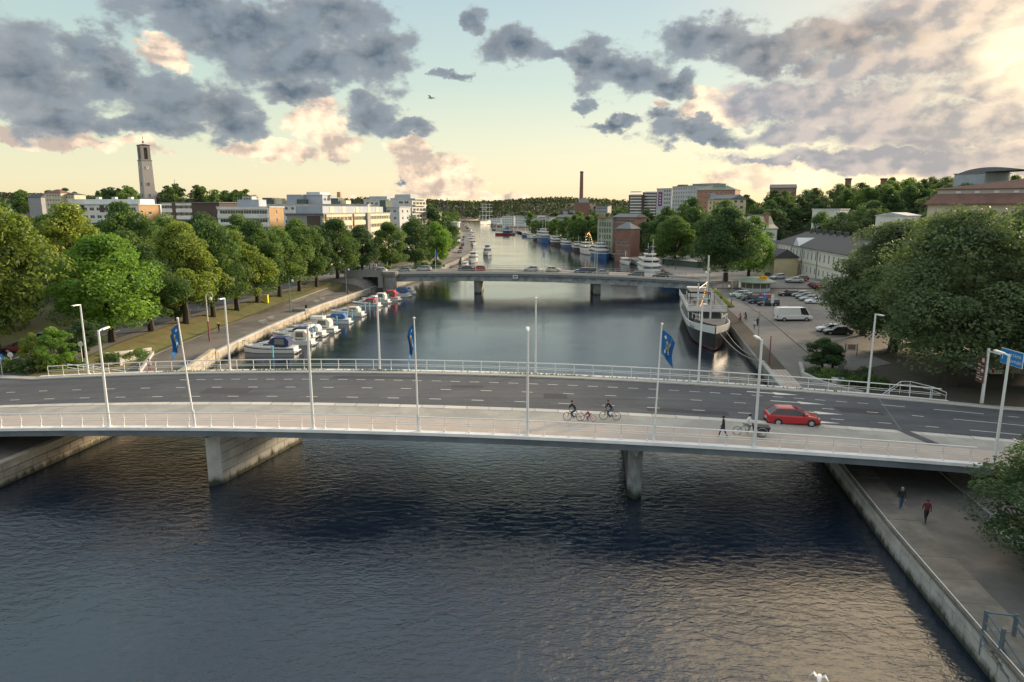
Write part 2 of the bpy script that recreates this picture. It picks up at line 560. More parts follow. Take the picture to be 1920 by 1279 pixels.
# ================================================================== terrain
RB = [(-40, 13), (0, 19.5), (20, 22.3), (31, 23.9), (43, 25.7), (60, 28.8), (83, 33.2), (108, 37.6), (127, 41.1), (160, 46), (196, 51), (252, 54.5), (300, 51), (346, 45.5), (414, 39),
      (541, 21), (740, 0), (1086, -21), (1323, -56), (1450, -74), (6000, -120)]
LB = [(-40, -50), (0, -47), (54, -43.0), (67, -41.2), (84, -42.6), (101, -44.9), (123, -44.8), (153, -43.3), (188, -38.5), (196, -35), (218, -31), (250, -27), (289, -23.5), (340, -19.5), (403, -24),
      (520, -31), (645, -39), (950, -67), (1323, -97), (1450, -76), (6000, -122)]


def bank(side, Y):
    t = RB if side > 0 else LB
    return float(np.interp(Y, [p[0] for p in t], [p[1] for p in t]))


def sst(a, b, x):
    t = min(1, max(0, (x - a) / (b - a)))
    return t * t * (3 - 2 * t)


QZ = 1.8


def gz(side, u, Y):
    if side > 0:
        near = QZ + (3.35 - QZ) * min(1, max(0, (u - 7.5) / 4.5))
        mid = QZ + (3.1 - QZ) * min(1, max(0, (u - 10) / 6))
        far = 2.0 + 0.9 * sst(40, 60, u)
        k1 = sst(68, 78, Y); k2 = sst(84, 106, Y)
        z = near * (1 - k1) + mid * k1
        z = z * (1 - k2) + far * k2
        # embankment below the second bridge's landing
        b2 = math.exp(-((Y - 191) / 13.0) ** 4) * (1 - sst(30, 50, u))
        z += (4.05 - z) * b2 * sst(0.5, 3.5, u)
        X = bank(1, Y) + u
        hr = 20 * math.exp(-(((X - 275) / 120) ** 2 + ((Y - 400) / 150) ** 2)) + 13 * math.exp(-(((X - 210) / 120) ** 2 + ((Y - 640) / 230) ** 2)) + 6 * math.exp(-(((X - 150) / 50) ** 2 + ((Y - 245) / 60) ** 2))
        hr += 8 * math.exp(-(((X - 190) / 60) ** 2 + ((Y - 170) / 70) ** 2))
        z += hr * sst(58, 120, u)
    else:
        w = 9.5 if Y < 130 else 9.5 - 4 * sst(130, 185, Y)
        z = QZ + (3.3 - QZ) * min(1, max(0, (u - w) / 4.0))
        if Y > 196: z = max(z, 2.3)
        b2 = math.exp(-((Y - 192) / 10.0) ** 4)
        z += (4.6 - z) * b2 * sst(0.5, 3.5, u) * (1 - sst(40, 60, u))
        X = bank(-1, Y) - u
        z += 23 * math.exp(-(((X + 330) / 190) ** 2 + ((Y - 640) / 150) ** 2)) * sst(80, 160, u)
    if Y > 1400:
        X = bank(side, Y) + side * u
        z += (27 + 12 * math.sin(X / 310.0 + 1) + 5 * math.sin(X / 97.0) + 16 * sst(0, -500, X)) * sst(1500, 2300, Y)
    return z


US = [0, 0.55, 2.3, 5, 6, 7.5, 9.5, 12, 14, 16, 20, 26, 32, 40, 50, 62, 80, 100, 125, 155, 190, 230, 280, 350, 450, 600, 800, 1100, 1600, 2400, 3600]
YS = [-40, -20, 0, 12, 20, 26] + list(range(31, 205, 4)) + list(range(210, 400, 10)) + list(range(400, 800, 25)) + list(range(800, 1600, 60)) + [1650, 1750, 1850, 1950, 2100, 2300, 2600, 3200, 4200, 6000]


def gridstrip(name, side, us, ys, m, dz=0.0, wob=0.0, kind='structure', fn=gz):
    b = MB()
    n = len(us)
    for Y in ys:
        xb = bank(side, Y)
        for u in us:
            b.v.append((xb + side * u, Y, fn(side, u, Y) + dz))
    for j in range(len(ys) - 1):
        for i in range(n - 1):
            a = j * n + i
            f = (a, a + 1, a + n + 1, a + n) if side > 0 else (a, a + n, a + n + 1, a + 1)
            b.f.append(f); b.m.append(0)
    o = b.build(name, m)
    tag(o, kind=kind)
    return o


gridstrip('right_bank_ground', 1, US, YS, 'earth')
gridstrip('left_bank_ground', -1, US, YS, 'earth')


def yr(a, b): return [a] + [y for y in YS if a < y < b] + [b]


def ur(a, b): return [a] + [u for u in US if a < u < b] + [b]


MB().quad((-4000, -60, 0), (4000, -60, 0), (4000, 1500, 0), (-4000, 1500, 0)).build('river_water', 'water')['kind'] = 'structure'
# paths, lawns, plaza, streets: sheets that follow the ground
gridstrip('left_quay_path', -1, ur(0.55, 8.2), yr(20, 178), 'gravel_path', 0.03)
gridstrip('left_grass_bank', -1, ur(8.5, 16), yr(62, 183), 'grass', 0.03)
gridstrip('left_street', -1, ur(17, 30), yr(20, 400), 'asphalt', 0.03)
gridstrip('left_street_footway', -1, ur(14.6, 16.6), yr(84, 183), 'asphalt_grey', 0.04)
gridstrip('left_far_quay', -1, ur(0.4, 12), yr(203, 640), 'gravel_path', 0.03)
gridstrip('left_park_lawn', -1, ur(30.2, 60), yr(60, 180), 'grass', 0.02)
gridstrip('right_quay_path', 1, ur(2.3, 7.5), yr(-20, 78), 'gravel_path', 0.03)
gridstrip('right_near_slope', 1, ur(7.6, 12), yr(48, 69), 'cobble', 0.03)
gridstrip('right_near_lawn', 1, ur(12, 60), yr(-20, 46), 'grass', 0.02)
gridstrip('right_paved_slope', 1, ur(7.6, 12), yr(-20, 48), 'cobble', 0.03)
gridstrip('right_quay_walk', 1, ur(2.6, 7.9), yr(78, 178), 'asphalt_grey', 0.03)
gridstrip('cobbled_plaza', 1, ur(8.1, 40), yr(100, 178), 'cobble', 0.03)
gridstrip('plaza_apron', 1, ur(8.1, 16), yr(88, 100), 'cobble', 0.03)
gridstrip('right_landing', 1, ur(0.6, 33), yr(178.1, 203), 'asphalt_grey', 0.07)
gridstrip('right_street_footway', 1, ur(40.2, 62), yr(120, 290), 'path_grey', 0.03)
gridstrip('left_landing', -1, ur(0.6, 16.5), yr(183.2, 203), 'asphalt_grey', 0.07)
gridstrip('left_crossing', -1, ur(16.6, 45), yr(183.2, 215), 'asphalt_grey', 0.075)
gridstrip('left_landing_slope', -1, ur(6.1, 16.5), yr(178.1, 183), 'grass', 0.04)
gridstrip('right_street', 1, ur(33, 44), yr(120, 700), 'asphalt_grey', 0.05)
gridstrip('right_far_quay', 1, ur(0.6, 32), yr(203, 700), 'cobble', 0.03)
gridstrip('right_lawn_island', 1, [20, 22, 24, 26, 28], [96, 98, 100, 102], 'grass', 0.07)
# pale boundary line across the plaza
gridstrip('plaza_paving_line', 1, [8.15, 8.28], yr(90, 170), 'path_grey', 0.06)
gridstrip('left_path_edge_line', -1, [8.2, 8.5], yr(84, 178), 'path_grey', 0.05)

# street markings on the left street
mk = MB()
for Y in range(70, 190, 4):
    for u in (20.2, 26.8):
        x0 = bank(-1, Y) - u; x1 = bank(-1, Y + 1.6) - u
        z = gz(-1, u, Y) + 0.045
        mk.quad((x0 - .08, Y, z), (x0 + .08, Y, z), (x1 + .08, Y + 1.6, z), (x1 - .08, Y + 1.6, z))
for (Y0, Y1, u) in ((84, 108, 23.5),):
    for Y in range(Y0, Y1, 4):
        z = gz(-1, u, Y) + 0.045
        mk.quad((bank(-1, Y) - u - .08, Y, z), (bank(-1, Y) - u + .08, Y, z), (bank(-1, Y + 4) - u + .08, Y + 4, z), (bank(-1, Y + 4) - u - .08, Y + 4, z))
mk.build('left_street_markings', 'road_paint')['kind'] = 'structure'

# zebra crossing on the right street
mk = MB()
zc = at(1510, 542, 2.1)
for k in range(12):
    mk.box(zc.x - 9 + k * 1.5, zc.x - 8.2 + k * 1.5, zc.y - 3, zc.y + 1.0, 2.105, 2.115)
mk.build('zebra_crossing', 'road_paint')['kind'] = 'structure'


# ================================================================== quay walls with stone blocks
def blockmesh(L, H, D=0.22, ch=0.025):
    b = MB()
    # a dressed block: chamfered outer face
    b.add([(0, 0, 0), (L, 0, 0), (L, 0, H), (0, 0, H), (ch, -D, ch), (L - ch, -D, ch), (L - ch, -D, H - ch), (ch, -D, H - ch)],
          [(4, 5, 6, 7), (0, 1, 5, 4), (1, 2, 6, 5), (2, 3, 7, 6), (3, 0, 4, 7)])
    return b


BM = {}


def getblock(L, H, m, D=0.10):
    k = (round(L, 2), round(H, 2), m)
    if k not in BM: BM[k] = blockmesh(k[0], k[1], D).mesh('stone_block', m)
    return BM[k]


def quay_wall(name, label, side, ys, top, m, capm, rows=4, bl=1.5, bottom=-0.6, capw=0.5, captop=None, blocks=True, cap_seg=2.2, top_fn=None):
    t = thing(name, label, 'quay wall', (0, 0, 0))
    core = MB()
    P_ = [(bank(side, y), y) for y in ys]
    tf = top_fn or (lambda y: top)
    for (a, b_) in zip(P_[:-1], P_[1:]):
        xa, ya = a; xb, yb = b_
        o = side * 0.10
        core.quad((xa + o, ya, bottom - 1), (xb + o, yb, bottom - 1), (xb + o, yb, tf(yb) - 0.02), (xa + o, ya, tf(ya) - 0.02)) if side < 0 else core.quad((xb + o, yb, bottom - 1), (xa + o, ya, bottom - 1), (xa + o, ya, tf(ya) - 0.02), (xb + o, yb, tf(yb) - 0.02))
        core.quad((xa + o, ya, tf(ya) - 0.02), (xb + o, yb, tf(yb) - 0.02), (xb + side * capw, yb, tf(yb) - 0.02), (xa + side * capw, ya, tf(ya) - 0.02))
        core.quad((xa + side * capw, ya, tf(ya) - 0.02), (xb + side * capw, yb, tf(yb) - 0.02), (xb + side * capw, yb, bottom), (xa + side * capw, ya, bottom))
    core.build('wall_core', 'stone_joint' if blocks else m, t)
    # walk along the wall
    pts = [Vector((p[0], p[1], 0)) for p in P_]
    cum = [0]
    for a, b_ in zip(pts[:-1], pts[1:]): cum.append(cum[-1] + (b_ - a).length)
    tot = cum[-1]

    def atl(s):
        x = float(np.interp(s, cum, [p.x for p in pts])); y = float(np.interp(s, cum, [p.y for p in pts]))
        return Vector((x, y, 0))
    if blocks:
        H = (top - bottom) / rows
        for r in range(rows):
            s = -(r % 2) * bl * 0.5
            while s < tot:
                L = bl * rng.choice((0.85, 1.0, 1.15))
                s0, s1 = max(0, s), min(tot, s + L)
                if s1 - s0 > 0.4:
                    p, q = atl(s0), atl(s1)
                    d = (q - p)
                    an = math.atan2(d.y, d.x)
                    Lq = round(d.length * 20) / 20 - 0.03
                    me = getblock(max(0.3, Lq), H - 0.03, m)
                    o = link('stone_block', me, t)
                    if side > 0:      # outward is -x: run the block backwards
                        o.location = (q.x + 0.10, q.y, bottom + r * H)
                        o.rotation_euler = (0, 0, an + math.pi)
                        o.location = (q.x + 0.1 - rng.random() * 0.03, q.y, bottom + r * H)
                    else:
                        o.location = (p.x - 0.1 + rng.random() * 0.03, p.y, bottom + r * H)
                        o.rotation_euler = (0, 0, an)
                s += L
    s = 0
    cs = MB(); 
    while s < tot - 0.3:
        s1 = min(tot, s + cap_seg)
        p, q = atl(s), atl(s1)
        d = (q - p).normalized()
        nrm = Vector((side, 0, 0)); nrm = (nrm - d * nrm.dot(d)).normalized()
        e = d * 0.015
        j = rng.uniform(-.01, .01)
        za, zb = tf(p.y) + j, tf(q.y) + j
        c = MB()
        ring = lambda P0, z: [P0 - nrm * 0.06 + Vector((0, 0, z - 0.16)), P0 + nrm * capw + Vector((0, 0, z - 0.16)), P0 + nrm * capw + Vector((0, 0, z + 0.10)), P0 - nrm * 0.02 + Vector((0, 0, z + 0.10)), P0 - nrm * 0.06 + Vector((0, 0, z + 0.06))]
        c.loft([ring(p + e, za), ring(q - e, zb)])
        c.build('coping_stone', capm, t)
        s = s1
    return t


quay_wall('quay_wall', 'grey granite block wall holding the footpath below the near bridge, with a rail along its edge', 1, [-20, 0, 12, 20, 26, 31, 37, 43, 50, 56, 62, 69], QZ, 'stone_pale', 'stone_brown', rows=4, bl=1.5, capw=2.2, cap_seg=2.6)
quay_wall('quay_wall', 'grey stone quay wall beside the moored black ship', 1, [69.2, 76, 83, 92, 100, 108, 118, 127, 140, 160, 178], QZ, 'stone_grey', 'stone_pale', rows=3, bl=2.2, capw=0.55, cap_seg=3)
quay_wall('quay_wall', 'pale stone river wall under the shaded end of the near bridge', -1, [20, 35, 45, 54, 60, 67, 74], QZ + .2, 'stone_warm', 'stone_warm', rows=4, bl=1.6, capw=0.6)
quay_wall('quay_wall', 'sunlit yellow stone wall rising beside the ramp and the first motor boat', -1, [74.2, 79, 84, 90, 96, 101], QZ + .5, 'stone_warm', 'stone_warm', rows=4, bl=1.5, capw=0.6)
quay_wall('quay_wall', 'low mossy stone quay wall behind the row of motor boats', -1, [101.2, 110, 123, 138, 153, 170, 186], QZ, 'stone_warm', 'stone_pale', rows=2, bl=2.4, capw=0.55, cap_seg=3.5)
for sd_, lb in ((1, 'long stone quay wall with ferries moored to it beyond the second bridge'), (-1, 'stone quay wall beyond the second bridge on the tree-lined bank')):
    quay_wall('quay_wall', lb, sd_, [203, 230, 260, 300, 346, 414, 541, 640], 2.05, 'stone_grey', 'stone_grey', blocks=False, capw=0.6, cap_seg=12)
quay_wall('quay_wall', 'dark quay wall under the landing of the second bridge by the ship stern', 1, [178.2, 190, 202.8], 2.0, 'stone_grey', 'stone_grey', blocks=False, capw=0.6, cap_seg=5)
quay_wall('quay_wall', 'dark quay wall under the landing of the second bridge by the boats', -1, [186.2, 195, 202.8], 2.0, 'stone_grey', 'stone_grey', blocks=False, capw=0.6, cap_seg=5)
# rails fixed on the near wall: top line of thin steel and the timber fender strip of the far one
rl = MB()
for side, a, b_ in ((1, 20, 62),):
    ys = np.arange(a, b_, 2.0)
    for y0, y1 in zip(ys[:-1], ys[1:]):
        rl.bar((bank(1, y0) + .02, y0, QZ + .2), (bank(1, y1) + .02, y1, QZ + .2), 0.03)
    for y0 in ys: rl.bar((bank(1, y0) + .02, y0, QZ), (bank(1, y0) + .02, y0, QZ + .2), 0.02)
tag(rl.build('edge_rail', 'rail_metal'), 'thin low steel rail running along the granite wall edge below the near bridge', 'edge rail')

# brick strip and kerb along the right quay beside the ship
kt = thing('quay_edge_strip', 'weathered brick strip along the quay beside the mooring ropes', 'paving strip')
kt['kind'] = 'structure'
for y0 in np.arange(79, 128, 1.5):
    b = MB()
    for k in range(4):
        u0, u1 = 0.6 + k * 0.5, 1.05 + k * 0.5
        b.add([(bank(1, y0) + u0, y0, QZ + .035), (bank(1, y0) + u1, y0, QZ + .035), (bank(1, y0 + 1.45) + u1, y0 + 1.45, QZ + .035), (bank(1, y0 + 1.45) + u0, y0 + 1.45, QZ + .035),
               (bank(1, y0) + u0, y0, QZ - .1), (bank(1, y0) + u1, y0, QZ - .1), (bank(1, y0 + 1.45) + u1, y0 + 1.45, QZ - .1), (bank(1, y0 + 1.45) + u0, y0 + 1.45, QZ - .1)],
              [(0, 1, 2, 3), (0, 4, 5, 1), (1, 5, 6, 2), (2, 6, 7, 3), (3, 7, 4, 0)])
    b.build('paving_slab', 'path_pink' if int(y0) % 3 else 'stone_warm', kt)

# ================================================================== near bridge
def zd(x): return max(5.75 - 0.0008 * (x + 3) ** 2, 3.5)
def yn(x): return 50.4 - 0.1117 * x + 0.00051 * x * x
def yf(x): return 71.35 - 0.119 * x + 0.00028 * x * x
def bp(x, v, dz=0.0): return Vector((x, yn(x) + v * (yf(x) - yn(x)), zd(x) + dz))


XS = [-100, -90, -80, -70, -62, -56] + list(range(-54, 47, 2)) + [48, 52, 58, 64, 72, 85, 100]


def bstrip(v0, v1, dz, xs, th=0.0, b=None, mi=0):
    b = b or MB()
    n = len(b.v)
    for x in xs: b.v += [tuple(bp(x, v0, dz)), tuple(bp(x, v1, dz))] + ([tuple(bp(x, v0, dz - th)), tuple(bp(x, v1, dz - th))] if th else [])
    s = 4 if th else 2
    for i in range(len(xs) - 1):
        a = n + i * s; c = a + s
        b.f.append((a, c, c + 1, a + 1)); b.m.append(mi)
        if th:
            b.f.append((a + 2, c + 2, c, a)); b.m.append(mi)
            b.f.append((a + 1, c + 1, c + 3, a + 3)); b.m.append(mi)
            b.f.append((a + 2, a + 3, c + 3, c + 2)); b.m.append(mi)
    return b


BR = thing('road_bridge', 'wide white edged road bridge across the river with four lanes and a brick footway', 'bridge')
xb = [x for x in XS if -56 <= x <= 44]
# girder: inset box with sloping sides
g = MB()
rings = []
for x in xb:
    def q(v, dz): return tuple(bp(x, v, dz))
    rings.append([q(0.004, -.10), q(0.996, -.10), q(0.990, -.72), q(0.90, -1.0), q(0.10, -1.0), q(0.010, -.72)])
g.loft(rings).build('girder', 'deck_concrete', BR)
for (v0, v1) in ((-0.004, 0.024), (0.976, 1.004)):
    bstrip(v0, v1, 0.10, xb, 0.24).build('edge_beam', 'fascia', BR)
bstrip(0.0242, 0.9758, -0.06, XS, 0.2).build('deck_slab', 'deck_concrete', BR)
tag(bstrip(0.36, 0.935, 0.0, XS).build('road_surface', 'asphalt', BR))
bstrip(0.0245, 0.185, 0.10, XS, 0.16).build('brick_footway', 'path_pink', BR)
bstrip(0.186, 0.318, 0.105, XS, 0.165).build('cycle_path', 'path_grey', BR)
bstrip(0.9355, 0.9755, 0.12, XS, 0.18).build('far_footway', 'path_grey', BR)
# kerb stones, each stone proud of its joint
for (v0, v1, dz) in ((0.3185, 0.3595, 0.125), (0.925, 0.9353, 0.13)):
    x = -56.0
    while x < 48:
        L = 2.0
        if v0 < .5: bstrip(v0, v1, dz + rng.uniform(-.008, .008), [x + .02, x + L - .02], 0.18).build('kerb_stone', 'granite_kerb', BR)
        x += L
    if v0 > .5: bstrip(v0, v1, dz, XS, 0.18).build('kerb_stone', 'granite_kerb', BR)
# lane dashes
def dash(x, v, L, w=0.006, x2=None):
    bstrip(v - w / 2, v + w / 2, 0.008, [x, x + L / 2, x + L]).build('lane_marking', 'road_paint', BR)
for k in range(36): dash(-36 + k * 1.98, 0.795 if k > 3 else .80, 1.0)
for k in range(26): dash(-54.5 + k * 3.96, 0.64, 1.05)
for k in range(26): dash(-55.2 + k * 3.96, 0.475, 1.1)
dash(35.5, .795, 14); dash(40.2, .64, 12); dash(39.5, .475, 12)
# worn faint lines
for k in range(22): bstrip(.471, .477, 0.006, [-48 + k * 3.96, -46.4 + k * 3.96]).build('worn_marking', 'asphalt_grey', BR)
# turn arrows
for (x, v) in ((26, .86), (27.2, .715), (27.4, .56), (25.8, .415)):
    b = MB()
    b.add([bp(x - 2.6, v - .006, .009), bp(x, v - .006, .009), bp(x, v + .006, .009), bp(x - 2.6, v + .006, .009)], [(0, 1, 2, 3)])
    b.add([bp(x, v - .022, .009), bp(x + 2.4, v, .009), bp(x, v + .022, .009)], [(0, 1, 2)])
    b.build('lane_arrow', 'road_paint', BR)
# expansion joint and a darker crossing strip at the right end
b = MB()
b.add([bp(32.6, .36, .005), bp(32.7, .36, .005), bp(36.7, .93, .005), bp(36.6, .93, .005)], [(0, 1, 2, 3)])
b.build('expansion_joint', 'asphalt_grey', BR)
b = MB(); b.add([bp(33, .19, .115), bp(34, .19, .115), bp(33.2, .357, .14), bp(32.2, .357, .14)], [(0, 1, 2, 3)]); b.build('dark_patch', 'asphalt', BR)
for x in range(-48, 40, 11):
    for v in (.366, .921): bstrip(v, v + .018, .012, [x, x + .55], .05).build('drain_grate', 'black_metal', BR)
for (x, v, L, w) in ((-31, .52, 5, .10), (-6, .68, 3.2, .05), (12, .42, 7, .06), (-19, .82, 9, .05), (30, .60, 4, .09), (3, .55, 2.2, .08)):
    bstrip(v, v + w, .004, list(np.linspace(x, x + L, 4))).build('asphalt_patch', 'asphalt_patch', BR)
# moss along the far kerb
b = MB()
for k in range(900):
    x = rng.uniform(-40, 35) if rng.random() < .35 else rng.choice((-38, -27, -24, -15, -14, 2, 6)) + rng.gauss(0, 1.6)
    p = bp(x, rng.uniform(.968, .978), .13)
    r = rng.uniform(.04, .1)
    a = rng.uniform(0, 6.3)
    b.add([p + Vector((-r * math.cos(a), -r * math.sin(a), 0)), p + Vector((r * math.cos(a), r * math.sin(a), 0)), p + Vector((0, 0, r * 1.6))], [(0, 1, 2)])
tag(b.build('weeds', 'leaf_bright'), kind='stuff')

# piers
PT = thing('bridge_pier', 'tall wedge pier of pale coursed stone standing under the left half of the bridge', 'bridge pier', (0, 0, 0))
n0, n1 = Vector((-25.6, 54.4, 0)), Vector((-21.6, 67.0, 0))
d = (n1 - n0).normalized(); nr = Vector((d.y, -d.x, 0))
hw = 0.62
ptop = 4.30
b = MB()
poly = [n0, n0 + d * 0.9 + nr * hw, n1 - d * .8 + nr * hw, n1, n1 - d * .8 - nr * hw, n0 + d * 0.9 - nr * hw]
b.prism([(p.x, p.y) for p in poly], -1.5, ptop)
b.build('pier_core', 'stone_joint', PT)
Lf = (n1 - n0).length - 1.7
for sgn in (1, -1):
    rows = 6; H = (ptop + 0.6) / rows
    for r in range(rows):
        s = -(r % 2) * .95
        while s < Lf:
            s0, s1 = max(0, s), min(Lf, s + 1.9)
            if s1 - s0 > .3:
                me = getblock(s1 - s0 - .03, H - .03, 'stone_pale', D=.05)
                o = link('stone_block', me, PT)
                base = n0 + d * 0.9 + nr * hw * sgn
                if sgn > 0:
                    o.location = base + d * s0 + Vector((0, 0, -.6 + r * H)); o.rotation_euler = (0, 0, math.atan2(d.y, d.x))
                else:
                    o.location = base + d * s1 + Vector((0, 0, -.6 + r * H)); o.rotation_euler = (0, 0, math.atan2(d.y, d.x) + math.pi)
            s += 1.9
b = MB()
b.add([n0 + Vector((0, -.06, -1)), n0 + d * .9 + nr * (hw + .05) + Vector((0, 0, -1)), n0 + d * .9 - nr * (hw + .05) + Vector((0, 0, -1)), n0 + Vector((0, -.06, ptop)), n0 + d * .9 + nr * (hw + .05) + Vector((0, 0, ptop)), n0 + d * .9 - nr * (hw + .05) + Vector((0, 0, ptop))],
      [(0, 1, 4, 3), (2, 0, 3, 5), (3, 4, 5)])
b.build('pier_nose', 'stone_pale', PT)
PT2 = thing('bridge_pier', 'slim grey concrete pier with a V shaped head under the right half of the bridge', 'bridge pier', (0, 0, 0))
m0, m1 = Vector((9.9, 51.7, 0)), Vector((11.6, 65.6, 0))
d = (m1 - m0).normalized(); nr = Vector((d.y, -d.x, 0))
def prl(w, z, nose=.8): return [p + Vector((0, 0, z)) for p in (m0, m0 + d * nose + nr * w, m1 - d * nose + nr * w, m1, m1 - d * nose - nr * w, m0 + d * nose - nr * w)]
MB().loft([prl(.56, -1.5), prl(.60, 3.9), prl(.60, 4.65)]).build('pier_shaft', 'pier_concrete', PT2)
b = MB()
b.add([m0 + Vector((-.62, .1, 4.7)), m0 + Vector((.62, .1, 4.7)), m0 + Vector((0, .0, 3.6)), m0 + Vector((-.62, 1.0, 4.7)), m0 + Vector((.62, 1.0, 4.7)), m0 + Vector((0, 1.0, 3.6))],
      [(0, 2, 1), (0, 3, 5, 2), (1, 2, 5, 4)])
b.build('pier_head', 'pier_concrete', PT2)
# right abutment behind the footpath
b = MB()
b.add([(37.2, yn(37.2) + 1, 1.8), (39, yf(39) - 1, 1.8), (38.0, yn(38) + 1, 3.5), (40, yf(40) - 1, 3.3)], [(0, 1, 3, 2)])
b.add([(37.2, yn(37.2) + 1, 1.8), (38.0, yn(38) + 1, 3.5), (46, yn(46) + 1, 3.4), (46, yn(46) + 1, 1.8)], [(0, 3, 2, 1)])
tag(b.build('bridge_abutment', 'pier_concrete'), 'concrete abutment closing the underpass at the right end of the bridge', 'abutment')
b = MB()
b.add([(-50.0, yn(-50) + 1, 1.8), (-50.5, yf(-50) - 1, 1.8), (-50.5, yf(-50) - 1, 3.1), (-50.0, yn(-50) + 1, 3.1)], [(0, 1, 2, 3)])
b.add([(-50.0, yn(-50) + 1, 1.8), (-50.0, yn(-50) + 1, 3.1), (-62, yn(-60) + 1, 2.9), (-62, yn(-60) + 1, 1.8)], [(0, 1, 2, 3)])
tag(b.build('bridge_abutment', 'pier_concrete'), 'dark concrete abutment at the left end of the near bridge', 'abutment')


# railings
def railing(label, v, x0, x1, step, curved=False, inner=1):
    t = thing('bridge_railing', label, 'railing')
    for dz, r in ((1.12, .052), (.62, .026), (.45, .026)):
        b = MB()
        xs = np.arange(x0, x1 + .01, 2.0)
        off = 0.0 if dz > 1 else inner * 0.10
        pts = [bp(x, v, dz + .12) + Vector((0, off * (1 if curved else 0), 0)) for x in xs]
        b.path(pts, r, n=6)
        b.build('rail', 'white_paint' if dz > 1 else 'rail_metal', t)
    pm = MB()
    if curved:
        pm.path([(0, 0, 0), (0, .13 * inner, .35), (0, .12 * inner, .75), (0, 0, 1.12)], .03, n=5)
        pm.box(-.06, .06, -.09, .09, -.02, .05)
        pm.box(-.035, .035, .05, .19, .42, .50); pm.box(-.035, .035, .05, .19, .59, .66)
    else:
        pm.bar((0, 0, 0), (0, 0, 1.12), .032, n=6)
        pm.box(-.06, .06, -.06, .06, -.02, .04)
    me = pm.mesh('post', 'rail_metal')
    x = x0
    while x <= x1:
        link('post', me, t, bp(x, v, .12)); x += step
    return t


railing('white handrail with curved posts along the near edge of the bridge footway', .018, -56, 35.5, 1.95, True, 1)
railing('thin steel railing along the far edge of the bridge', .99, -54.8, 43.2, 1.98, False)
# ================================================================== trees
def crown_mesh(name, seed, H, Wd, nblob, nleaf, leaf, m, low=0.28, shape='round', up=0.35):
    r = np.random.default_rng(seed)
    # blob centres over the crown's volume
    th = r.uniform(0, 2 * np.pi, nblob)
    zz = r.uniform(0, 1, nblob)
    if shape == 'round':
        prof = np.sin(np.pi * np.clip(zz * 0.86 + 0.14, 0, 1)) ** 0.7
    elif shape == 'egg':
        prof = np.sin(np.pi * np.clip(zz ** 0.75 * 0.9 + 0.1, 0, 1)) ** 0.8
    else:
        prof = (1 - zz) * 0.95 + 0.08
    rad = r.uniform(0.25, 1.0, nblob) ** 0.5 * prof * Wd / 2 * 0.80
    lob = (1 + 0.20 * np.sin(th * 3 + r.uniform(0, 6)) + 0.12 * np.sin(th * 5 + r.uniform(0, 6))) * r.uniform(.82, 1.16, nblob)
    c = np.stack([rad * np.cos(th) * lob, rad * np.sin(th) * lob, H * low + zz * (H * (1 - low) - Wd * 0.10)], 1)
    br = Wd * r.uniform(0.08, 0.20, nblob) * (0.85 if shape != 'cone' else 0.6)
    btint = r.normal(0.5, 0.20, nblob)
    # leaves on the shells of the blobs
    k = r.integers(0, nblob, nleaf)
    dv = r.normal(size=(nleaf, 3)); dv[:, 2] += 0.25
    dv /= np.linalg.norm(dv, axis=1)[:, None]
    rr = br[k] * r.uniform(0.55, 1.12, nleaf) ** 0.6
    ctr = c[k] + dv * rr[:, None] * np.array([1, 1, 0.78])
    n = dv * 0.6 + r.normal(size=(nleaf, 3)) * 0.75; n[:, 2] += up
    n /= np.linalg.norm(n, axis=1)[:, None]
    t = np.cross(n, r.normal(size=(nleaf, 3))); t /= np.linalg.norm(t, axis=1)[:, None]
    b = np.cross(n, t)
    s = leaf * r.uniform(0.55, 1.35, nleaf)[:, None]
    droop = np.zeros((nleaf, 3)); droop[:, 2] = -0.25
    v = np.stack([ctr - t * s, ctr - b * s * 0.55 + n * s * .12, ctr + (t + droop) * s, ctr + b * s * 0.55 + n * s * .12], 1).reshape(-1, 3)
    me = bpy.data.meshes.new(name)
    me.vertices.add(len(v)); me.vertices.foreach_set('co', v.astype(np.float32).ravel())
    me.loops.add(nleaf * 4); me.loops.foreach_set('vertex_index', np.arange(nleaf * 4, dtype=np.int32))
    me.polygons.add(nleaf)
    me.polygons.foreach_set('loop_start', np.arange(0, nleaf * 4, 4, dtype=np.int32))
    me.polygons.foreach_set('loop_total', np.full(nleaf, 4, dtype=np.int32))
    a = me.attributes.new('tint', 'FLOAT', 'FACE')
    a.data.foreach_set('value', np.clip(btint[k] * 0.75 + r.normal(0.5, 0.25, nleaf) * 0.25, 0, 1).astype(np.float32))
    me.update(calc_edges=True)
    me.materials.append(MATS[m])
    return me


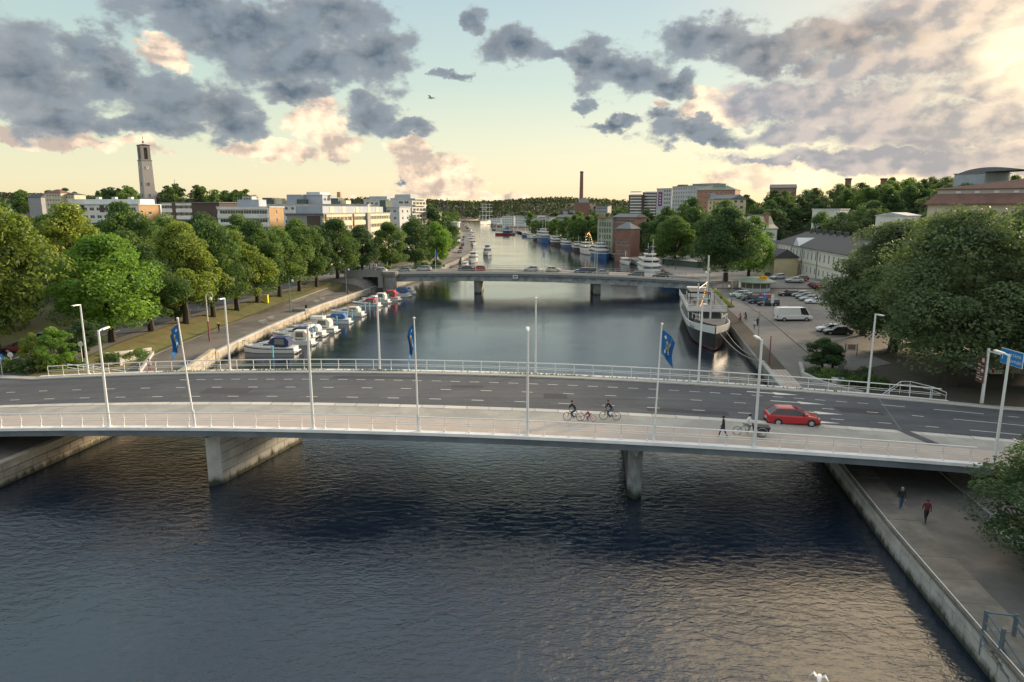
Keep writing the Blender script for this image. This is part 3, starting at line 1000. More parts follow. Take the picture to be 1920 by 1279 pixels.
def trunk_mesh(seed, H, r0, spread, limbs=5):
    r = random.Random(seed)
    b = MB()
    fork = H * 0.24
    pts = [(0, 0, -0.4), (r.uniform(-.1, .1), r.uniform(-.1, .1), fork * .5), (r.uniform(-.2, .2), r.uniform(-.2, .2), fork)]
    rad = [r0 * 1.25, r0 * .95, r0 * .8]
    for a, c, ra, rb in zip(pts[:-1], pts[1:], rad[:-1], rad[1:]): b.bar(a, c, ra, rb, n=8, cap=False)
    for i in range(limbs):
        an = 2 * math.pi * i / limbs + r.uniform(-.4, .4)
        p0 = Vector(pts[-1]); ss = spread * r.uniform(.35, .7)
        p1 = p0 + Vector((math.cos(an) * ss * .45, math.sin(an) * ss * .45, H * .22))
        p2 = p0 + Vector((math.cos(an) * ss, math.sin(an) * ss, H * r.uniform(.38, .55)))
        b.bar(p0, p1, r0 * .55, r0 * .35, n=6, cap=False); b.bar(p1, p2, r0 * .35, r0 * .12, n=5, cap=False)
        for q in range(2):
            an2 = an + r.uniform(-1, 1)
            p3 = p1 + Vector((math.cos(an2) * ss * .6, math.sin(an2) * ss * .6, H * r.uniform(.1, .3)))
            b.bar(p1, p3, r0 * .2, r0 * .06, n=4, cap=False)
    b.bar(pts[-1], (0, 0, H * .8), r0 * .6, r0 * .1, n=6, cap=False)
    return b.mesh('trunk', 'bark')


# crowns are modelled at a nominal 16 m tree and shared
CR = {}
CR['big'] = [crown_mesh('crown', s, 16, 13, 90, 26000, 0.21, 'leaf_green', 0.20, 'round') for s in (1, 2, 3)]
CR['giant'] = [crown_mesh('crown', s, 16, 13, 120, 60000, 0.135, 'leaf_green', 0.20, 'round') for s in (51, 52)]
CR['egg'] = [crown_mesh('crown', s, 16, 11, 75, 20000, 0.20, 'leaf_green', 0.20, 'egg') for s in (11, 12, 13)]
CR['mid'] = [crown_mesh('crown', s, 16, 12.5, 55, 6000, 0.34, 'leaf_green', 0.14, 'round') for s in (21, 22, 23)]
CR['far'] = [crown_mesh('crown', s, 16, 12, 34, 1500, 0.62, 'leaf_green', 0.08, 'round') for s in (31, 32, 33)]
CR['pine'] = [crown_mesh('crown', s, 16, 7, 40, 1500, 0.45, 'leaf_dark', 0.15, 'cone') for s in (41,)]
TR = [trunk_mesh(5, 16, .42, 6.5), trunk_mesh(6, 16, .38, 6)]
NW = {'giant': 11.2, 'big': 10.9, 'egg': 9.0, 'mid': 10.6, 'far': 10.2, 'pine': 7}
cnt = 0


def tree(X, Y, H, Wd, kind, m, label, group=None, z=None, name='tree', trunk=True):
    global cnt
    H *= 1.05
    cnt += 1
    side = 1 if X > bank(1, Y) else -1
    if z is None: z = gz(side, abs(X - bank(side, Y)), Y)
    t = thing(name, label, 'tree', (X, Y, z), rng.uniform(0, 6.28), group)
    k = Wd / NW[kind]
    t.scale = (k, k, H / 16)
    if trunk: link('trunk', TR[cnt % 2], t)
    c = link('crown', CR[kind][cnt % len(CR[kind])], t)
    sl = c.material_slots[0]
    if sl.material.name != m:
        sl.link = 'OBJECT'; sl.material = MATS[m]
    return t


# left: the row along the grass bank, counted from the near bridge
A = [(-60.5, 101.5, 15.6, 13.5, 'big', 'leaf_bright', 'bright green tree at the near bridge end of the bank row'),
     (-59.5, 111, 13.5, 9.5, 'egg', 'leaf_green', 'slimmer olive tree just behind the bright green one on the grass bank'),
     (-58, 120, 17.0, 11.5, 'egg', 'leaf_yellow', 'golden green tree behind the first curled lamp, third of the bank row'),
     (-57, 129, 17.5, 10.5, 'big', 'leaf_green', 'fourth tree of the bank row, with a dark green rounded crown'),
     (-56, 138, 15.5, 10.5, 'egg', 'leaf_yellow', 'fifth tree of the bank row, yellow at its top, above the first pair of benches'),
     (-55.5, 148, 17.0, 11, 'big', 'leaf_green', 'sixth tree of the bank row, deep green, above the yellow electric box'),
     (-54, 158, 15.5, 10.5, 'egg', 'leaf_green', 'seventh tree of the bank row, beside the waste bin on the quay'),
     (-52.5, 168, 17.0, 11, 'big', 'leaf_green', 'eighth tree of the bank row, before the dark end wall of the long flats'),
     (-50.8, 177, 15.0, 9.5, 'egg', 'leaf_dark', 'ninth tree of the bank row, before the striped facade of the long flats'),
     (-47.8, 187, 15.5, 11, 'big', 'leaf_green', 'last tree of the bank row, beside the landing of the second bridge')]
for X, Y, H, Wd, k, m, lb in A: tree(X, Y, H, Wd * 1.1, k, m, lb, 'trees in the row along the grass bank')
B = [(-71, 92, 21.0, 15, 'big', 'leaf_yellow', 'tall yellow green tree above the parked red car at the bushes'),
     (-80, 88, 18, 14, 'big', 'leaf_grey', 'dull olive tree at the very edge beside the yellow green one'),
     (-84, 112, 20.5, 14, 'big', 'leaf_dark', 'dark green tree below the white flats with the brick end wall'),
     (-82, 128, 20.0, 14, 'egg', 'leaf_yellow', 'bronze tinged tree standing before the brick end wall'),
     (-80, 142, 20.5, 13, 'big', 'leaf_green', 'dark leafy tree across the street, before the brown flats'),
     (-78, 156, 18, 13, 'egg', 'leaf_green', 'tree across the street in front of the ribbon windowed flats'),
     (-76, 170, 18.5, 13, 'big', 'leaf_dark', 'tree across the street hiding the foot of the brick stair end'),
     (-73, 184, 17.0, 12, 'egg', 'leaf_green', 'tree across the street at the corner of the long striped flats'),
     (-98, 104, 20.5, 16, 'big', 'leaf_green', 'bushy tree rising behind the yellow green street tree'),
     (-104, 128, 18.5, 15, 'big', 'leaf_dark', 'bushy dark tree deep in the park behind the street'),
     (-100, 150, 18, 15, 'egg', 'leaf_green', 'park tree standing close under the brown flats'),
     (-112, 92, 19, 15, 'big', 'leaf_dark', 'dark park tree cut by the picture edge behind the street'),
     (-96, 172, 17.5, 13, 'big', 'leaf_green', 'park tree at the foot of the ribbon windowed flats'),
     (-118, 112, 20.5, 15, 'big', 'leaf_green', 'tree with a ragged top against the sky behind the park'),
     (-126, 134, 20, 15, 'egg', 'leaf_dark', 'dark park tree reaching up to the white flats')]
for X, Y, H, Wd, k, m, lb in B: tree(X, Y, H, Wd, k, m, lb, 'park trees across the left street')
C = [(-46.5, 212, 14.5, 11.5, 'big', 'leaf_dark', 'dark round tree beside the arched street lamp at the second bridge'),
     (-39.5, 221, 15.5, 12, 'egg', 'leaf_green', 'green tree between the double lamps and the bush mass'),
     (-33.5, 238, 17.5, 12, 'egg', 'leaf_dark', 'very dark pointed tree beyond the bush mass'),
     (-27.5, 248, 16.0, 11, 'big', 'leaf_bright', 'light green tree closing the row at the far left quay'),
     (-33, 275, 15, 11, 'mid', 'leaf_dark', 'dark tree behind the light green one on the far left quay'),
     (-30, 300, 13, 10, 'mid', 'leaf_green', 'small tree by the round white tower on the far left quay'),
     (-30, 330, 14, 11, 'mid', 'leaf_dark', 'tree above the cars parked along the far left quay'),
     (-41, 360, 20, 15, 'mid', 'leaf_dark', 'broad dark tree behind the white tower block'),
     (-48, 400, 22, 17, 'mid', 'leaf_dark', 'broad dark tree far along the left bank before the ridge'),
     (-52, 330, 19, 14, 'mid', 'leaf_dark', 'dark tree beside the white tower block')]
for X, Y, H, Wd, k, m, lb in C: tree(X, Y, H, Wd, k, m, lb, 'trees past the second bridge, left bank')
Dd = [(57.6, 184, 19.0, 17.0, 'big', 'leaf_dark', 'large round solitary tree beside the kiosk at the second bridge'),
      (73.5, 212, 15, 14, 'big', 'leaf_bright', 'yellowish tree just behind the large solitary tree'),
      (62, 262, 18, 16, 'big', 'leaf_green', 'wide tree over the far quay above the parked white cars'),
      (72, 275, 21, 17, 'big', 'leaf_green', 'tallest of the wide trees above the far right quay'),
      (77, 250, 18, 15, 'egg', 'leaf_green', 'wide tree in front of the red brick block'),
      (66, 300, 18, 16, 'mid', 'leaf_dark', 'wide tree beside the lower brick house'),
      (86, 290, 21, 17, 'mid', 'leaf_dark', 'dark tree at the foot of the red brick block'),
      (92, 262, 18, 14, 'mid', 'leaf_green', 'tree behind the ornate mansard house'),
      (61.5, 322, 15, 10, 'mid', 'leaf_dark', 'narrow dark tree close beside the lower dark brick house'),
      (98, 320, 24, 16, 'mid', 'leaf_dark', 'dark tree between the red block and the banded slab'),
      (88, 340, 26, 17, 'mid', 'leaf_dark', 'dark tree climbing the slope below the grey block with the purple sign'),
      (84, 375, 22, 16, 'mid', 'leaf_dark', 'dark tree below the banded white slab')]
for X, Y, H, Wd, k, m, lb in Dd: tree(X, Y, H, Wd, k, m, lb, 'trees along the right quay')
for i, (X, Y, H) in enumerate([(38.5, 395, 15), (44, 405, 17), (50, 398, 18), (47, 425, 17), (40, 440, 17), (54, 432, 18), (36, 462, 16), (58, 410, 18), (44, 470, 17), (62, 450, 18), (31, 500, 14), (25, 545, 13), (20, 575, 12), (33, 520, 14)]):
    tree(X, Y, H, 13, 'mid', ('leaf_green', 'leaf_dark')[i % 2], '%s quay tree in the clump beyond the ferries, %s' % (('green', 'dark green')[i % 2], 'at its far thin end' if Y > 490 else 'close behind the glazed brick block' if Y < 412 and X > 43 else 'at the water side' if X < 43 else 'in its middle'), 'clump of trees beyond the ferries')
# right foreground giants
F = [(50.5, 76.5, 19.3, 19, 'giant', 'leaf_grey', 'giant grey green tree with a thick pale forked trunk beside the road signs'),
     (56.3, 99, 18.5, 19.5, 'giant', 'leaf_grey', 'giant tree whose branches hang over the parked white cars'),
     (68, 88, 20.3, 20, 'giant', 'leaf_grey', 'highest of the giant trees, in front of the red roofed building'),
     (62, 72, 17.0, 17, 'giant', 'leaf_grey', 'giant tree at the picture edge above the blue direction signs'),
     (66, 108, 19.0, 18, 'egg', 'leaf_green', 'giant tree standing before the long white building'),
     (78, 100, 19.5, 18, 'giant', 'leaf_grey', 'giant tree deepest in the group, under the cream facade'),
     (59.5, 114, 12.5, 9.5, 'egg', 'leaf_dark', 'smaller dark tree at the edge of the giants, before the long white building')]
for X, Y, H, Wd, k, m, lb in F: tree(X, Y, H, Wd, k, m, lb, 'giant trees at the right end of the near bridge')
q = at(1541, 690, 2.3)
tree(q.x, q.y, 4.2, 4.4, 'egg', 'leaf_dark', 'small young tree on the lawn corner in front of the plaza', z=2.0)
tree(q.x + 1.9, q.y + 1.0, 3.4, 3.2, 'egg', 'leaf_dark', 'second small tree leaning beside the young one on the lawn corner', z=2.0)
tree(34.4, 36.6, 8.8, 12.6, 'giant', 'leaf_dark', 'dense leafy tree hanging over the footpath below the near bridge', z=1.3)
tree(40, 33, 9, 9, 'big', 'leaf_green', 'leafy tree behind the one hanging over the footpath', z=3.2)
# young trees and bushes at the left end
q = at(105, 690, 3.5); tree(q.x, q.y, 5.2, 4.2, 'egg', 'leaf_bright', 'young light green tree among the bushes at the bridge railing end', z=3.3)
q = at(66, 690, 3.5); tree(q.x, q.y, 4.6, 3.0, 'mid', 'leaf_yellow', 'thin brownish young tree among the bushes', z=3.3)
q = at(158, 668, 3.5); tree(q.x, q.y, 5.0, 4.6, 'egg', 'leaf_dark', 'dark bushy young tree by the curved ramp', z=3.3)
q = at(330, 600, 3.5); tree(q.x, q.y, 6.5, 4.5, 'egg', 'leaf_green', 'slight young tree on the grass bank between the two trunks', z=3.0)


def shrub(X, Y, z, Wd, H, m, label, name='shrub', group=None, dens=2500, leaf=.09, cat='shrub'):
    me = crown_mesh('foliage', int(X * 7 + Y * 13) & 1023, H, Wd, 26, dens, leaf, m, 0.0, 'round')
    t = thing(name, label, cat, (X, Y, z), 0, group)
    link('foliage', me, t)
    s = MB()
    for k in range(4):
        a = k * 1.6
        s.bar((0, 0, -.1), (math.cos(a) * Wd * .2, math.sin(a) * Wd * .2, H * .6), .04, .015, n=4)
    s.build('stem', 'bark', t)
    return t


for (x, y, Wd, H, m, lb) in ((8, 695, 2.6, 1.8, 'leaf_yellow', 'yellow green bush beside the crossing sign at the left edge'), (28, 698, 2.8, 1.9, 'leaf_green', 'green bush second from the left edge'),
                             (52, 699, 3.0, 1.8, 'leaf_green', 'green bush in the middle of the bush row'), (82, 697, 3.4, 2.4, 'leaf_yellow', 'large yellow green bush in front of the railing end'),
                             (105, 694, 3.0, 2.2, 'leaf_yellow', 'olive bush under the young light green tree'), (140, 686, 2.6, 1.4, 'leaf_green', 'low bush by the stair rail'),
                             (205, 676, 3.2, 1.3, 'leaf_green', 'low green planting beside the small statue'), (258, 668, 4.2, 1.2, 'leaf_green', 'low spreading planting between the concrete strips')):
    q = at(x, y, 3.3)
    shrub(q.x, q.y, 3.2, Wd, H, m, lb)
for (X, Y, Wd, H, lb) in ((-38, 211, 9, 4.0, 'broad bush mass beside the second bridge'), (-32.5, 213.5, 8, 3.6, 'bush mass in the middle behind the second bridge'), (-29.5, 224, 9, 4.6, 'dark bush below the light green tree'), (-25.5, 232, 6, 4.2, 'dark hedge bush at the edge of the far left quay'),
                          (-51, 216, 8, 4, 'dark bush at the foot of the striped flats')):
    shrub(X, Y, 2.3, Wd, H, 'leaf_green' if Y < 215 else 'leaf_dark', lb, dens=2500, leaf=.22)
# hedge bed below the stairs, right side
for k, (x, y, Wd, H) in enumerate([(1528, 700, 2.6, 1.0), (1548, 706, 2.8, 1.1), (1568, 712, 2.6, 1.0), (1590, 716, 2.8, 1.2), (1575, 704, 2.8, 1.0), (1600, 722, 2.6, 1.1), (1618, 712, 3.0, 1.6), (1632, 720, 2.6, 1.3), (1655, 726, 2.6, 1.2), (1680, 733, 2.6, 1.2)]):
    q = at(x, y, 2.3)
    shrub(q.x, q.y, 2.1, Wd * 1.15, H * 1.2, 'leaf_green' if k % 3 else 'leaf_dark', ('low green hedge clump %s from the planter corner' % ORD[k]), group='hedge clumps in the planter beside the stairs', dens=1600, leaf=.1)

# hillside woods on the right, each tree its own
BLD = []     # footprints to keep free: (X, Y, radius)


def woods(n, x0, x1, y0, y1, hs, kind, mats, label, group, keep=lambda X, Y: True, seed=3, side=1):
    r = random.Random(seed)
    pl = []
    tries = 0
    while len(pl) < n and tries < n * 60:
        tries += 1
        X, Y = r.uniform(x0, x1), r.uniform(y0, y1)
        if not keep(X, Y): continue
        if any((X - a) ** 2 + (Y - b) ** 2 < 49 for a, b in pl): continue
        if any((X - a) ** 2 + (Y - b) ** 2 < c * c for a, b, c in BLD): continue
        pl.append((X, Y))
        H = r.uniform(*hs)
        mm = r.choice(mats); lb = label
        if callable(label): lb = label(X, Y, H, mm)
        tree(X, Y, H, H * r.uniform(.72, .95), kind if r.random() > .06 else 'pine', mm, lb, group, trunk=True)


# keep free the buildings of the right slope: (X, Y, radius)
BLD += [(176, 300, 26), (119, 250, 22), (95, 250, 16), (105, 215, 16), (104, 185, 18), (150, 340, 20), (113, 300, 18), (160, 460, 24), (142, 445, 22), (140, 180, 24), (165, 180, 34), (150, 335, 22), (128, 165, 15)]
TONE = {'leaf_green': 'green', 'leaf_dark': 'dark green', 'leaf_grey': 'grey green', 'leaf_yellow': 'yellow tinged'}


def hill_label(X, Y, H, m):
    px_ = 960 + 1280 * X / Y
    w = ('near the grey roofed hilltop hall', 'above the long white building', 'behind the modern white villa', 'behind the pale blue villa', 'left of the red roofed building', 'under the hilltop building')[min(5, max(0, int((px_ - 1360) // 80)))]
    d = 'low on the slope' if Y < 330 else 'half way up the slope' if Y < 385 else 'on the wooded crest'
    return '%s %s tree %s, %s' % ('tall' if H > 15.5 else 'smaller', TONE[m], d, w)


def far_label(where, l1, l2, x0, x1):
    def f(X, Y, H, m):
        px_ = 960 + 1280 * X / Y
        return '%s %s tree %s, %s' % ('tall' if H > 16.5 else 'lower', TONE[m], where, l1 if px_ < x0 else l2 if px_ < x1 else 'between the two')
    return f


woods(92, 125, 300, 235, 430, (13, 18), 'mid', ('leaf_grey', 'leaf_dark', 'leaf_grey', 'leaf_green', 'leaf_dark'), hill_label, 'trees of the hillside wood',
      keep=lambda X, Y: 0.33 * Y < X < 0.80 * Y, seed=4)
woods(34, 100, 240, 180, 300, (9, 13), 'mid', ('leaf_green', 'leaf_dark', 'leaf_green', 'leaf_yellow'), lambda X, Y, H, m: '%s %s garden tree at the hill foot, %s' % ('tall' if H > 11 else 'small', TONE[m], 'near the long white building' if Y < 220 else 'near the modern white villa' if Y < 270 else 'near the ornate mansard house'), 'garden trees at the foot of the hill',
      keep=lambda X, Y: 0.45 * Y < X < 0.80 * Y and X > 104, seed=8)
woods(26, 90, 230, 430, 620, (13, 17), 'far', ('leaf_green', 'leaf_dark'), lambda X, Y, H, m: '%s %s ridge tree %s' % ('tall' if H > 15 else 'lower', TONE[m], 'left of the banded slab blocks' if 960 + 1280 * X / Y < 1200 else 'behind the purple bannered block' if Y < 540 else 'high behind the red brick block'), 'trees of the far right ridge',
      keep=lambda X, Y: 0.16 * Y < X < 0.40 * Y, seed=5)
woods(38, -460, -190, 560, 700, (15, 20), 'far', ('leaf_dark', 'leaf_green'), lambda X, Y, H, m: '%s %s tree on the church hill, %s' % ('tall' if H > 17.5 else 'lower', TONE[m], ('far left beside the cream houses', 'left of the bell tower', 'just right of the bell tower', 'at the right end of the hill')[min(3, max(0, int((960 + 1280 * X / Y - 120) // 85)))]), 'trees of the church hill',
      keep=lambda X, Y: -0.76 * Y < X < -0.38 * Y and not (-375 < X < -325 and Y > 640), seed=6, side=-1)
woods(26, -260, -95, 190, 330, (13, 16), 'mid', ('leaf_dark', 'leaf_green'), lambda X, Y, H, m: '%s %s courtyard tree, left bank, %s' % ('tall' if H > 15.3 else 'middling' if H > 14.2 else 'low', TONE[m], 'before the white flats with the brick end' if 960 + 1280 * X / Y < 270 else 'at the brown flats' if 960 + 1280 * X / Y < 400 else 'beside the ribbon windowed flats' if Y < 270 else 'behind the ribbon windowed flats'), 'courtyard trees on the left bank',
      keep=lambda X, Y: -0.78 * Y < X < -0.5 * Y, seed=9, side=-1)
woods(44, -200, -50, 470, 1150, (15, 20), 'far', ('leaf_dark', 'leaf_green'), lambda X, Y, H, m: '%s %s distant tree on the left bank, %s' % ('tall' if H > 17.5 else 'lower', TONE[m], 'close to the far quay' if Y < 620 else 'beyond the round white tower' if Y < 850 else 'at the last river bend' if X > -0.1 * Y else 'behind the last river bend'), 'distant trees of the left bank',
      keep=lambda X, Y: -0.19 * Y < X < bank(-1, Y) - 9, seed=10, side=-1)
woods(30, 0, 260, 620, 1250, (13, 18), 'far', ('leaf_dark', 'leaf_green'), lambda X, Y, H, m: '%s %s distant tree on the right bank, %s' % ('tall' if H > 15.5 else 'lower', TONE[m], 'before the tall chimney' if Y < 850 else 'beyond the harbour flats'), 'distant trees of the right bank',
      keep=lambda X, Y: bank(1, Y) + 16 < X < 0.22 * Y, seed=12)

for i_, (X_, Y_) in enumerate(((157, 418), (166, 424), (175, 416))): tree(X_, Y_, 15.5, 13, 'mid', ('leaf_dark', 'leaf_green', 'leaf_grey')[i_], 'crest tree in front of the grey roofed hilltop hall, %s of three' % ORD[i_], 'trees of the hillside wood', z=18.5)

# far ridge forest: nobody could count it
def ridge_forest():
    r = np.random.default_rng(5)
    n = 9000
    X = r.uniform(-1900, 1500, n); Y = r.uniform(1480, 2750, n)
    V = []; T = []
    for x, y in zip(X, Y):
        s = 1 if x > bank(1, y) else -1
        z = gz(s, abs(x - bank(s, y)), y)
        h = r.uniform(12, 19)
        k = 9
        c = np.array([x, y, z]) + np.stack([r.normal(0, 3.6, k), r.normal(0, 3.6, k), r.uniform(.15, 1, k) * h], 1)
        nn = r.normal(size=(k, 3)); nn[:, 2] += .5; nn /= np.linalg.norm(nn, axis=1)[:, None]
        t = np.cross(nn, r.normal(size=(k, 3))); t /= np.linalg.norm(t, axis=1)[:, None]
        b = np.cross(nn, t); s_ = r.uniform(2.2, 4.0, k)[:, None]
        V.append(np.stack([c - t * s_, c - b * s_ * .8, c + t * s_, c + b * s_ * .8], 1).reshape(-1, 3))
        T.append(np.full(k, r.uniform(.2, .8)))
    v = np.concatenate(V); tn = np.concatenate(T); nf = len(tn)
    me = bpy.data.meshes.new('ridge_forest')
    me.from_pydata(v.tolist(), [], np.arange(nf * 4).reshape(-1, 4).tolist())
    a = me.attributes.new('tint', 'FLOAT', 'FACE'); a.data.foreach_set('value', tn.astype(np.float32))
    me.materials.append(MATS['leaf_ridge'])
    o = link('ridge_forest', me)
    tag(o, 'dark forest covering the low ridge on the horizon', kind='stuff')


ridge_forest()
# ================================================================== buildings
for nm, c, kw in (('wall_white', (0.74, 0.74, 0.72), {}), ('wall_pale', (0.50, 0.52, 0.54), {}), ('wall_cream', (0.58, 0.53, 0.40), {}), ('wall_yellow', (0.60, 0.52, 0.33), {}),
                  ('wall_brown', (0.105, 0.075, 0.065), {}), ('brick_tan', (0.36, 0.24, 0.13), {}), ('brick_red', (0.25, 0.135, 0.105), {}), ('brick_orange', (0.38, 0.20, 0.14), {}),
                  ('wall_grey', (0.33, 0.34, 0.36), {}), ('wall_dark', (0.09, 0.12, 0.10), {}), ('wall_bluegrey', (0.36, 0.40, 0.46), {}), ('wall_greenish', (0.36, 0.38, 0.30), {}), ('concrete', (0.30, 0.30, 0.295), {})):
    mat(nm, c, 0.85, var=0.10, scale=0.7, c2=tuple(v * .88 for v in c), scale2=0.25)
mat('roof_grey', (0.17, 0.185, 0.20), 0.7, var=.15, scale=.8)
mat('roof_dark', (0.075, 0.075, 0.08), 0.75, var=.15, scale=.8)
mat('roof_red', (0.19, 0.105, 0.085), 0.85, var=.2, scale=1.5, c2=(0.15, 0.085, 0.07), scale2=.4)
mat('roof_green', (0.22, 0.27, 0.22), 0.7, var=.1)
mat('frame_white', (0.62, 0.62, 0.60), 0.6, var=0)
mat('frame_brown', (0.10, 0.07, 0.05), 0.7, var=0)
mat('villa_white', (0.80, 0.77, 0.68), .85, var=.06)
mat('purple_sign', (0.17, 0.03, 0.16), 0.6, var=0)

WM = {}


def window_mesh(w, h, mull=1, frame='frame_white', glass='glass', trans=0):
    k = (round(w, 2), round(h, 2), mull, frame, glass, trans)
    if k in WM: return WM[k]
    b = MB()
    f = min(.09, w * .12)
    for (x0, x1, z0, z1) in ((0, w, 0, f), (0, w, h - f, h), (0, f, f, h - f), (w - f, w, f, h - f)):
        b.box(x0, x1, -.05, .03, z0, z1, 0)
    for i in range(1, mull + 1):
        x = w * i / (mull + 1)
        b.box(x - f * .4, x + f * .4, -.04, .02, f, h - f, 0)
    if trans: b.box(f, w - f, -.04, .02, h * .68, h * .68 + f * .8, 0)
    b.quad((f, 0, f), (w - f, 0, f), (w - f, 0, h - f), (f, 0, h - f), 1)
    WM[k] = b.mesh('window', [frame, glass])
    return WM[k]


def facade(b, W_, z0, z1, rects, rec=.16, mi=0):
    """wall in the local xz plane (outside is -y), with recessed openings"""
    xs = sorted(set([0, W_] + [r[0] for r in rects] + [r[2] for r in rects]))
    zs = sorted(set([z0, z1] + [r[1] for r in rects] + [r[3] for r in rects]))
    vs, fs = [], []
    def q(a, c, d, e):
        n = len(vs); vs.extend([a, c, d, e]); fs.append((n, n + 1, n + 2, n + 3))
    for i in range(len(xs) - 1):
        xm = (xs[i] + xs[i + 1]) / 2
        col_rects = [r for r in rects if r[0] < xm < r[2]]
        zi = sorted(set([z0, z1] + [r[1] for r in col_rects] + [r[3] for r in col_rects]))
        for a, c in zip(zi[:-1], zi[1:]):
            zm = (a + c) / 2
            if any(r[1] < zm < r[3] for r in col_rects): continue
            q((xs[i], 0, a), (xs[i + 1], 0, a), (xs[i + 1], 0, c), (xs[i], 0, c))
    for (x0, a, x1, c) in rects:
        q((x0, 0, a), (x1, 0, a), (x1, rec, a), (x0, rec, a))
        q((x0, rec, c), (x1, rec, c), (x1, 0, c), (x0, 0, c))
        q((x0, 0, c), (x0, 0, a), (x0, rec, a), (x0, rec, c))
        q((x1, 0, a), (x1, 0, c), (x1, rec, c), (x1, rec, a))
        q((x0, rec + .25, a), (x1, rec + .25, a), (x1, rec + .25, c), (x0, rec + .25, c))
    return vs, fs


def grid_rects(W_, z0, rows, fh, w, h, sill, cols, x0=None, x1=None):
    x0 = .8 if x0 is None else x0
    x1 = W_ - .8 if x1 is None else x1
    out = []
    p = (x1 - x0) / cols
    for r in range(rows):
        for c in range(cols):
            xa = x0 + p * (c + .5) - w / 2
            za = z0 + r * fh + sill
            out.append((xa, za, xa + w, za + h))
    return out


def zoff(H): return (H - .3) - int((H - .3) // 3.1) * 3.1


def building(name, label, pA, pB, D_, z0, z1, wall='wall_white', sides=None, roof='flat', roofm='roof_grey', roofh=2.5, cat='apartment building', parent=None, wall_sides=None, over=.35, mkroof=True, group=None):
    """pA, pB: left and right ends of the front seen from outside. sides: dict front/right/left -> dict(rows, fh, cols, w, h, sill, mull, glass, frame)"""
    A, B = Vector((pA[0], pA[1], 0)), Vector((pB[0], pB[1], 0))
    u = (B - A); L = u.length; ang = math.atan2(u.y, u.x)
    t = parent or thing(name, label, cat, (A.x, A.y, z0), ang, group)
    H = z1 - z0
    sides = sides or {}
    if parent is not None:
        # local placement inside the parent's frame
        inv = Matrix.LocRotScale(parent.location, parent.rotation_euler.to_quaternion(), None).inverted()
        base = inv @ Vector((A.x, A.y, z0)); ra = ang - parent.rotation_euler.z
    else:
        base = Vector((0, 0, 0)); ra = 0
    Mb = Matrix.Translation(base) @ Matrix.Rotation(ra, 4, 'Z')
    fr = {'front': ((0, 0), 0, L), 'right': ((L, 0), math.pi / 2, D_), 'left': ((0, D_), -math.pi / 2, D_), 'back': ((L, D_), math.pi, L)}
    for sn, (o_, a_, W_) in fr.items():
        sp = sides.get(sn)
        M = Mb @ Matrix.Translation((o_[0], o_[1], 0)) @ Matrix.Rotation(a_, 4, 'Z')
        rects = []
        if sp:
            for s in (sp if isinstance(sp, list) else [sp]):
                s = dict(s)
                if s['fh'] == 3.1 and 'z' not in s: s['rows'] = int((H - .3) // 3.1); s['z'] = zoff(H)
                rr = grid_rects(W_, s.get('z', 0), s['rows'], s['fh'], s['w'], s['h'], s['sill'], s['cols'], s.get('x0'), s.get('x1'))
                rr = [r for r in rr if r[3] < H - .05 and r[0] > .03 and r[2] < W_ - .03]
                rects += rr
                me = window_mesh(s['w'], s['h'], s.get('mull', 1), s.get('frame', 'frame_white'), s.get('glass', 'glass'), s.get('trans', 0))
                for r in rr:
                    o = link('window', me, t)
                    mm = M @ Matrix.Translation((r[0], .12, r[1]))
                    o.location = mm.to_translation(); o.rotation_euler = (0, 0, mm.to_euler().z)
        vs, fs = facade(None, W_, -3, H, rects)
        b = MB(); b.add([M @ Vector(v) for v in vs], fs)
        wm = (wall_sides or {}).get(sn, wall)
        b.build('wall', wm, t)
    rb = MB()
    P4 = [Vector((-over, -over, H)), Vector((L + over, -over, H)), Vector((L + over, D_ + over, H)), Vector((-over, D_ + over, H))]
    if roof == 'flat':
        rb.box(-over, L + over, -over, D_ + over, H, H + .35)
        rb.v = [tuple(Mb @ Vector(v)) for v in rb.v]
    else:
        if L >= D_:
            ins = min(D_ * .5, L * .48) if roof == 'hip' else 0
            r0, r1 = Vector((ins - (over if not ins else 0), D_ / 2, H + roofh)), Vector((L - ins + (over if not ins else 0), D_ / 2, H + roofh))
        else:
            ins = min(L * .5, D_ * .48) if roof == 'hip' else 0
            r0, r1 = Vector((L / 2, ins - (over if not ins else 0), H + roofh)), Vector((L / 2, D_ - ins + (over if not ins else 0), H + roofh))
        e = Vector((0, 0, -.15))
        vs = P4 + [r0, r1] + [p + e for p in P4]
        fs = [(0, 1, 5, 4), (1, 2, 5), (2, 3, 4, 5), (3, 0, 4)] if L >= D_ else [(0, 1, 4), (1, 2, 5, 4), (2, 3, 5), (3, 0, 4, 5)]
        fs += [(9, 8, 7, 6), (0, 6, 7, 1), (1, 7, 8, 2), (2, 8, 9, 3), (3, 9, 6, 0)]
        rb.add([Mb @ v for v in vs], fs)
    if mkroof:
        ro = rb.build('roof', roofm, t)
        t['_'] = 1
        del t['_']
    else: ro = None
    return t, Mb, L, H, ro


def PX(px, Y, y=400):
    v = atd(px, y, Y)
    return (v.x, v.y)


def ZT(px, y, Y): return atd(px, y, Y).z


def boxpart(t, nm, m, x0, x1, y0, y1, z0, z1):
    return MB().box(x0, x1, y0, y1, z0, z1).build(nm, m, t)


RIB = dict(fh=3.1, h=1.35, sill=1.0, mull=2, glass='glass', frame='frame_white')
PUN = dict(fh=3.1, w=1.5, h=1.3, sill=1.0, mull=1)

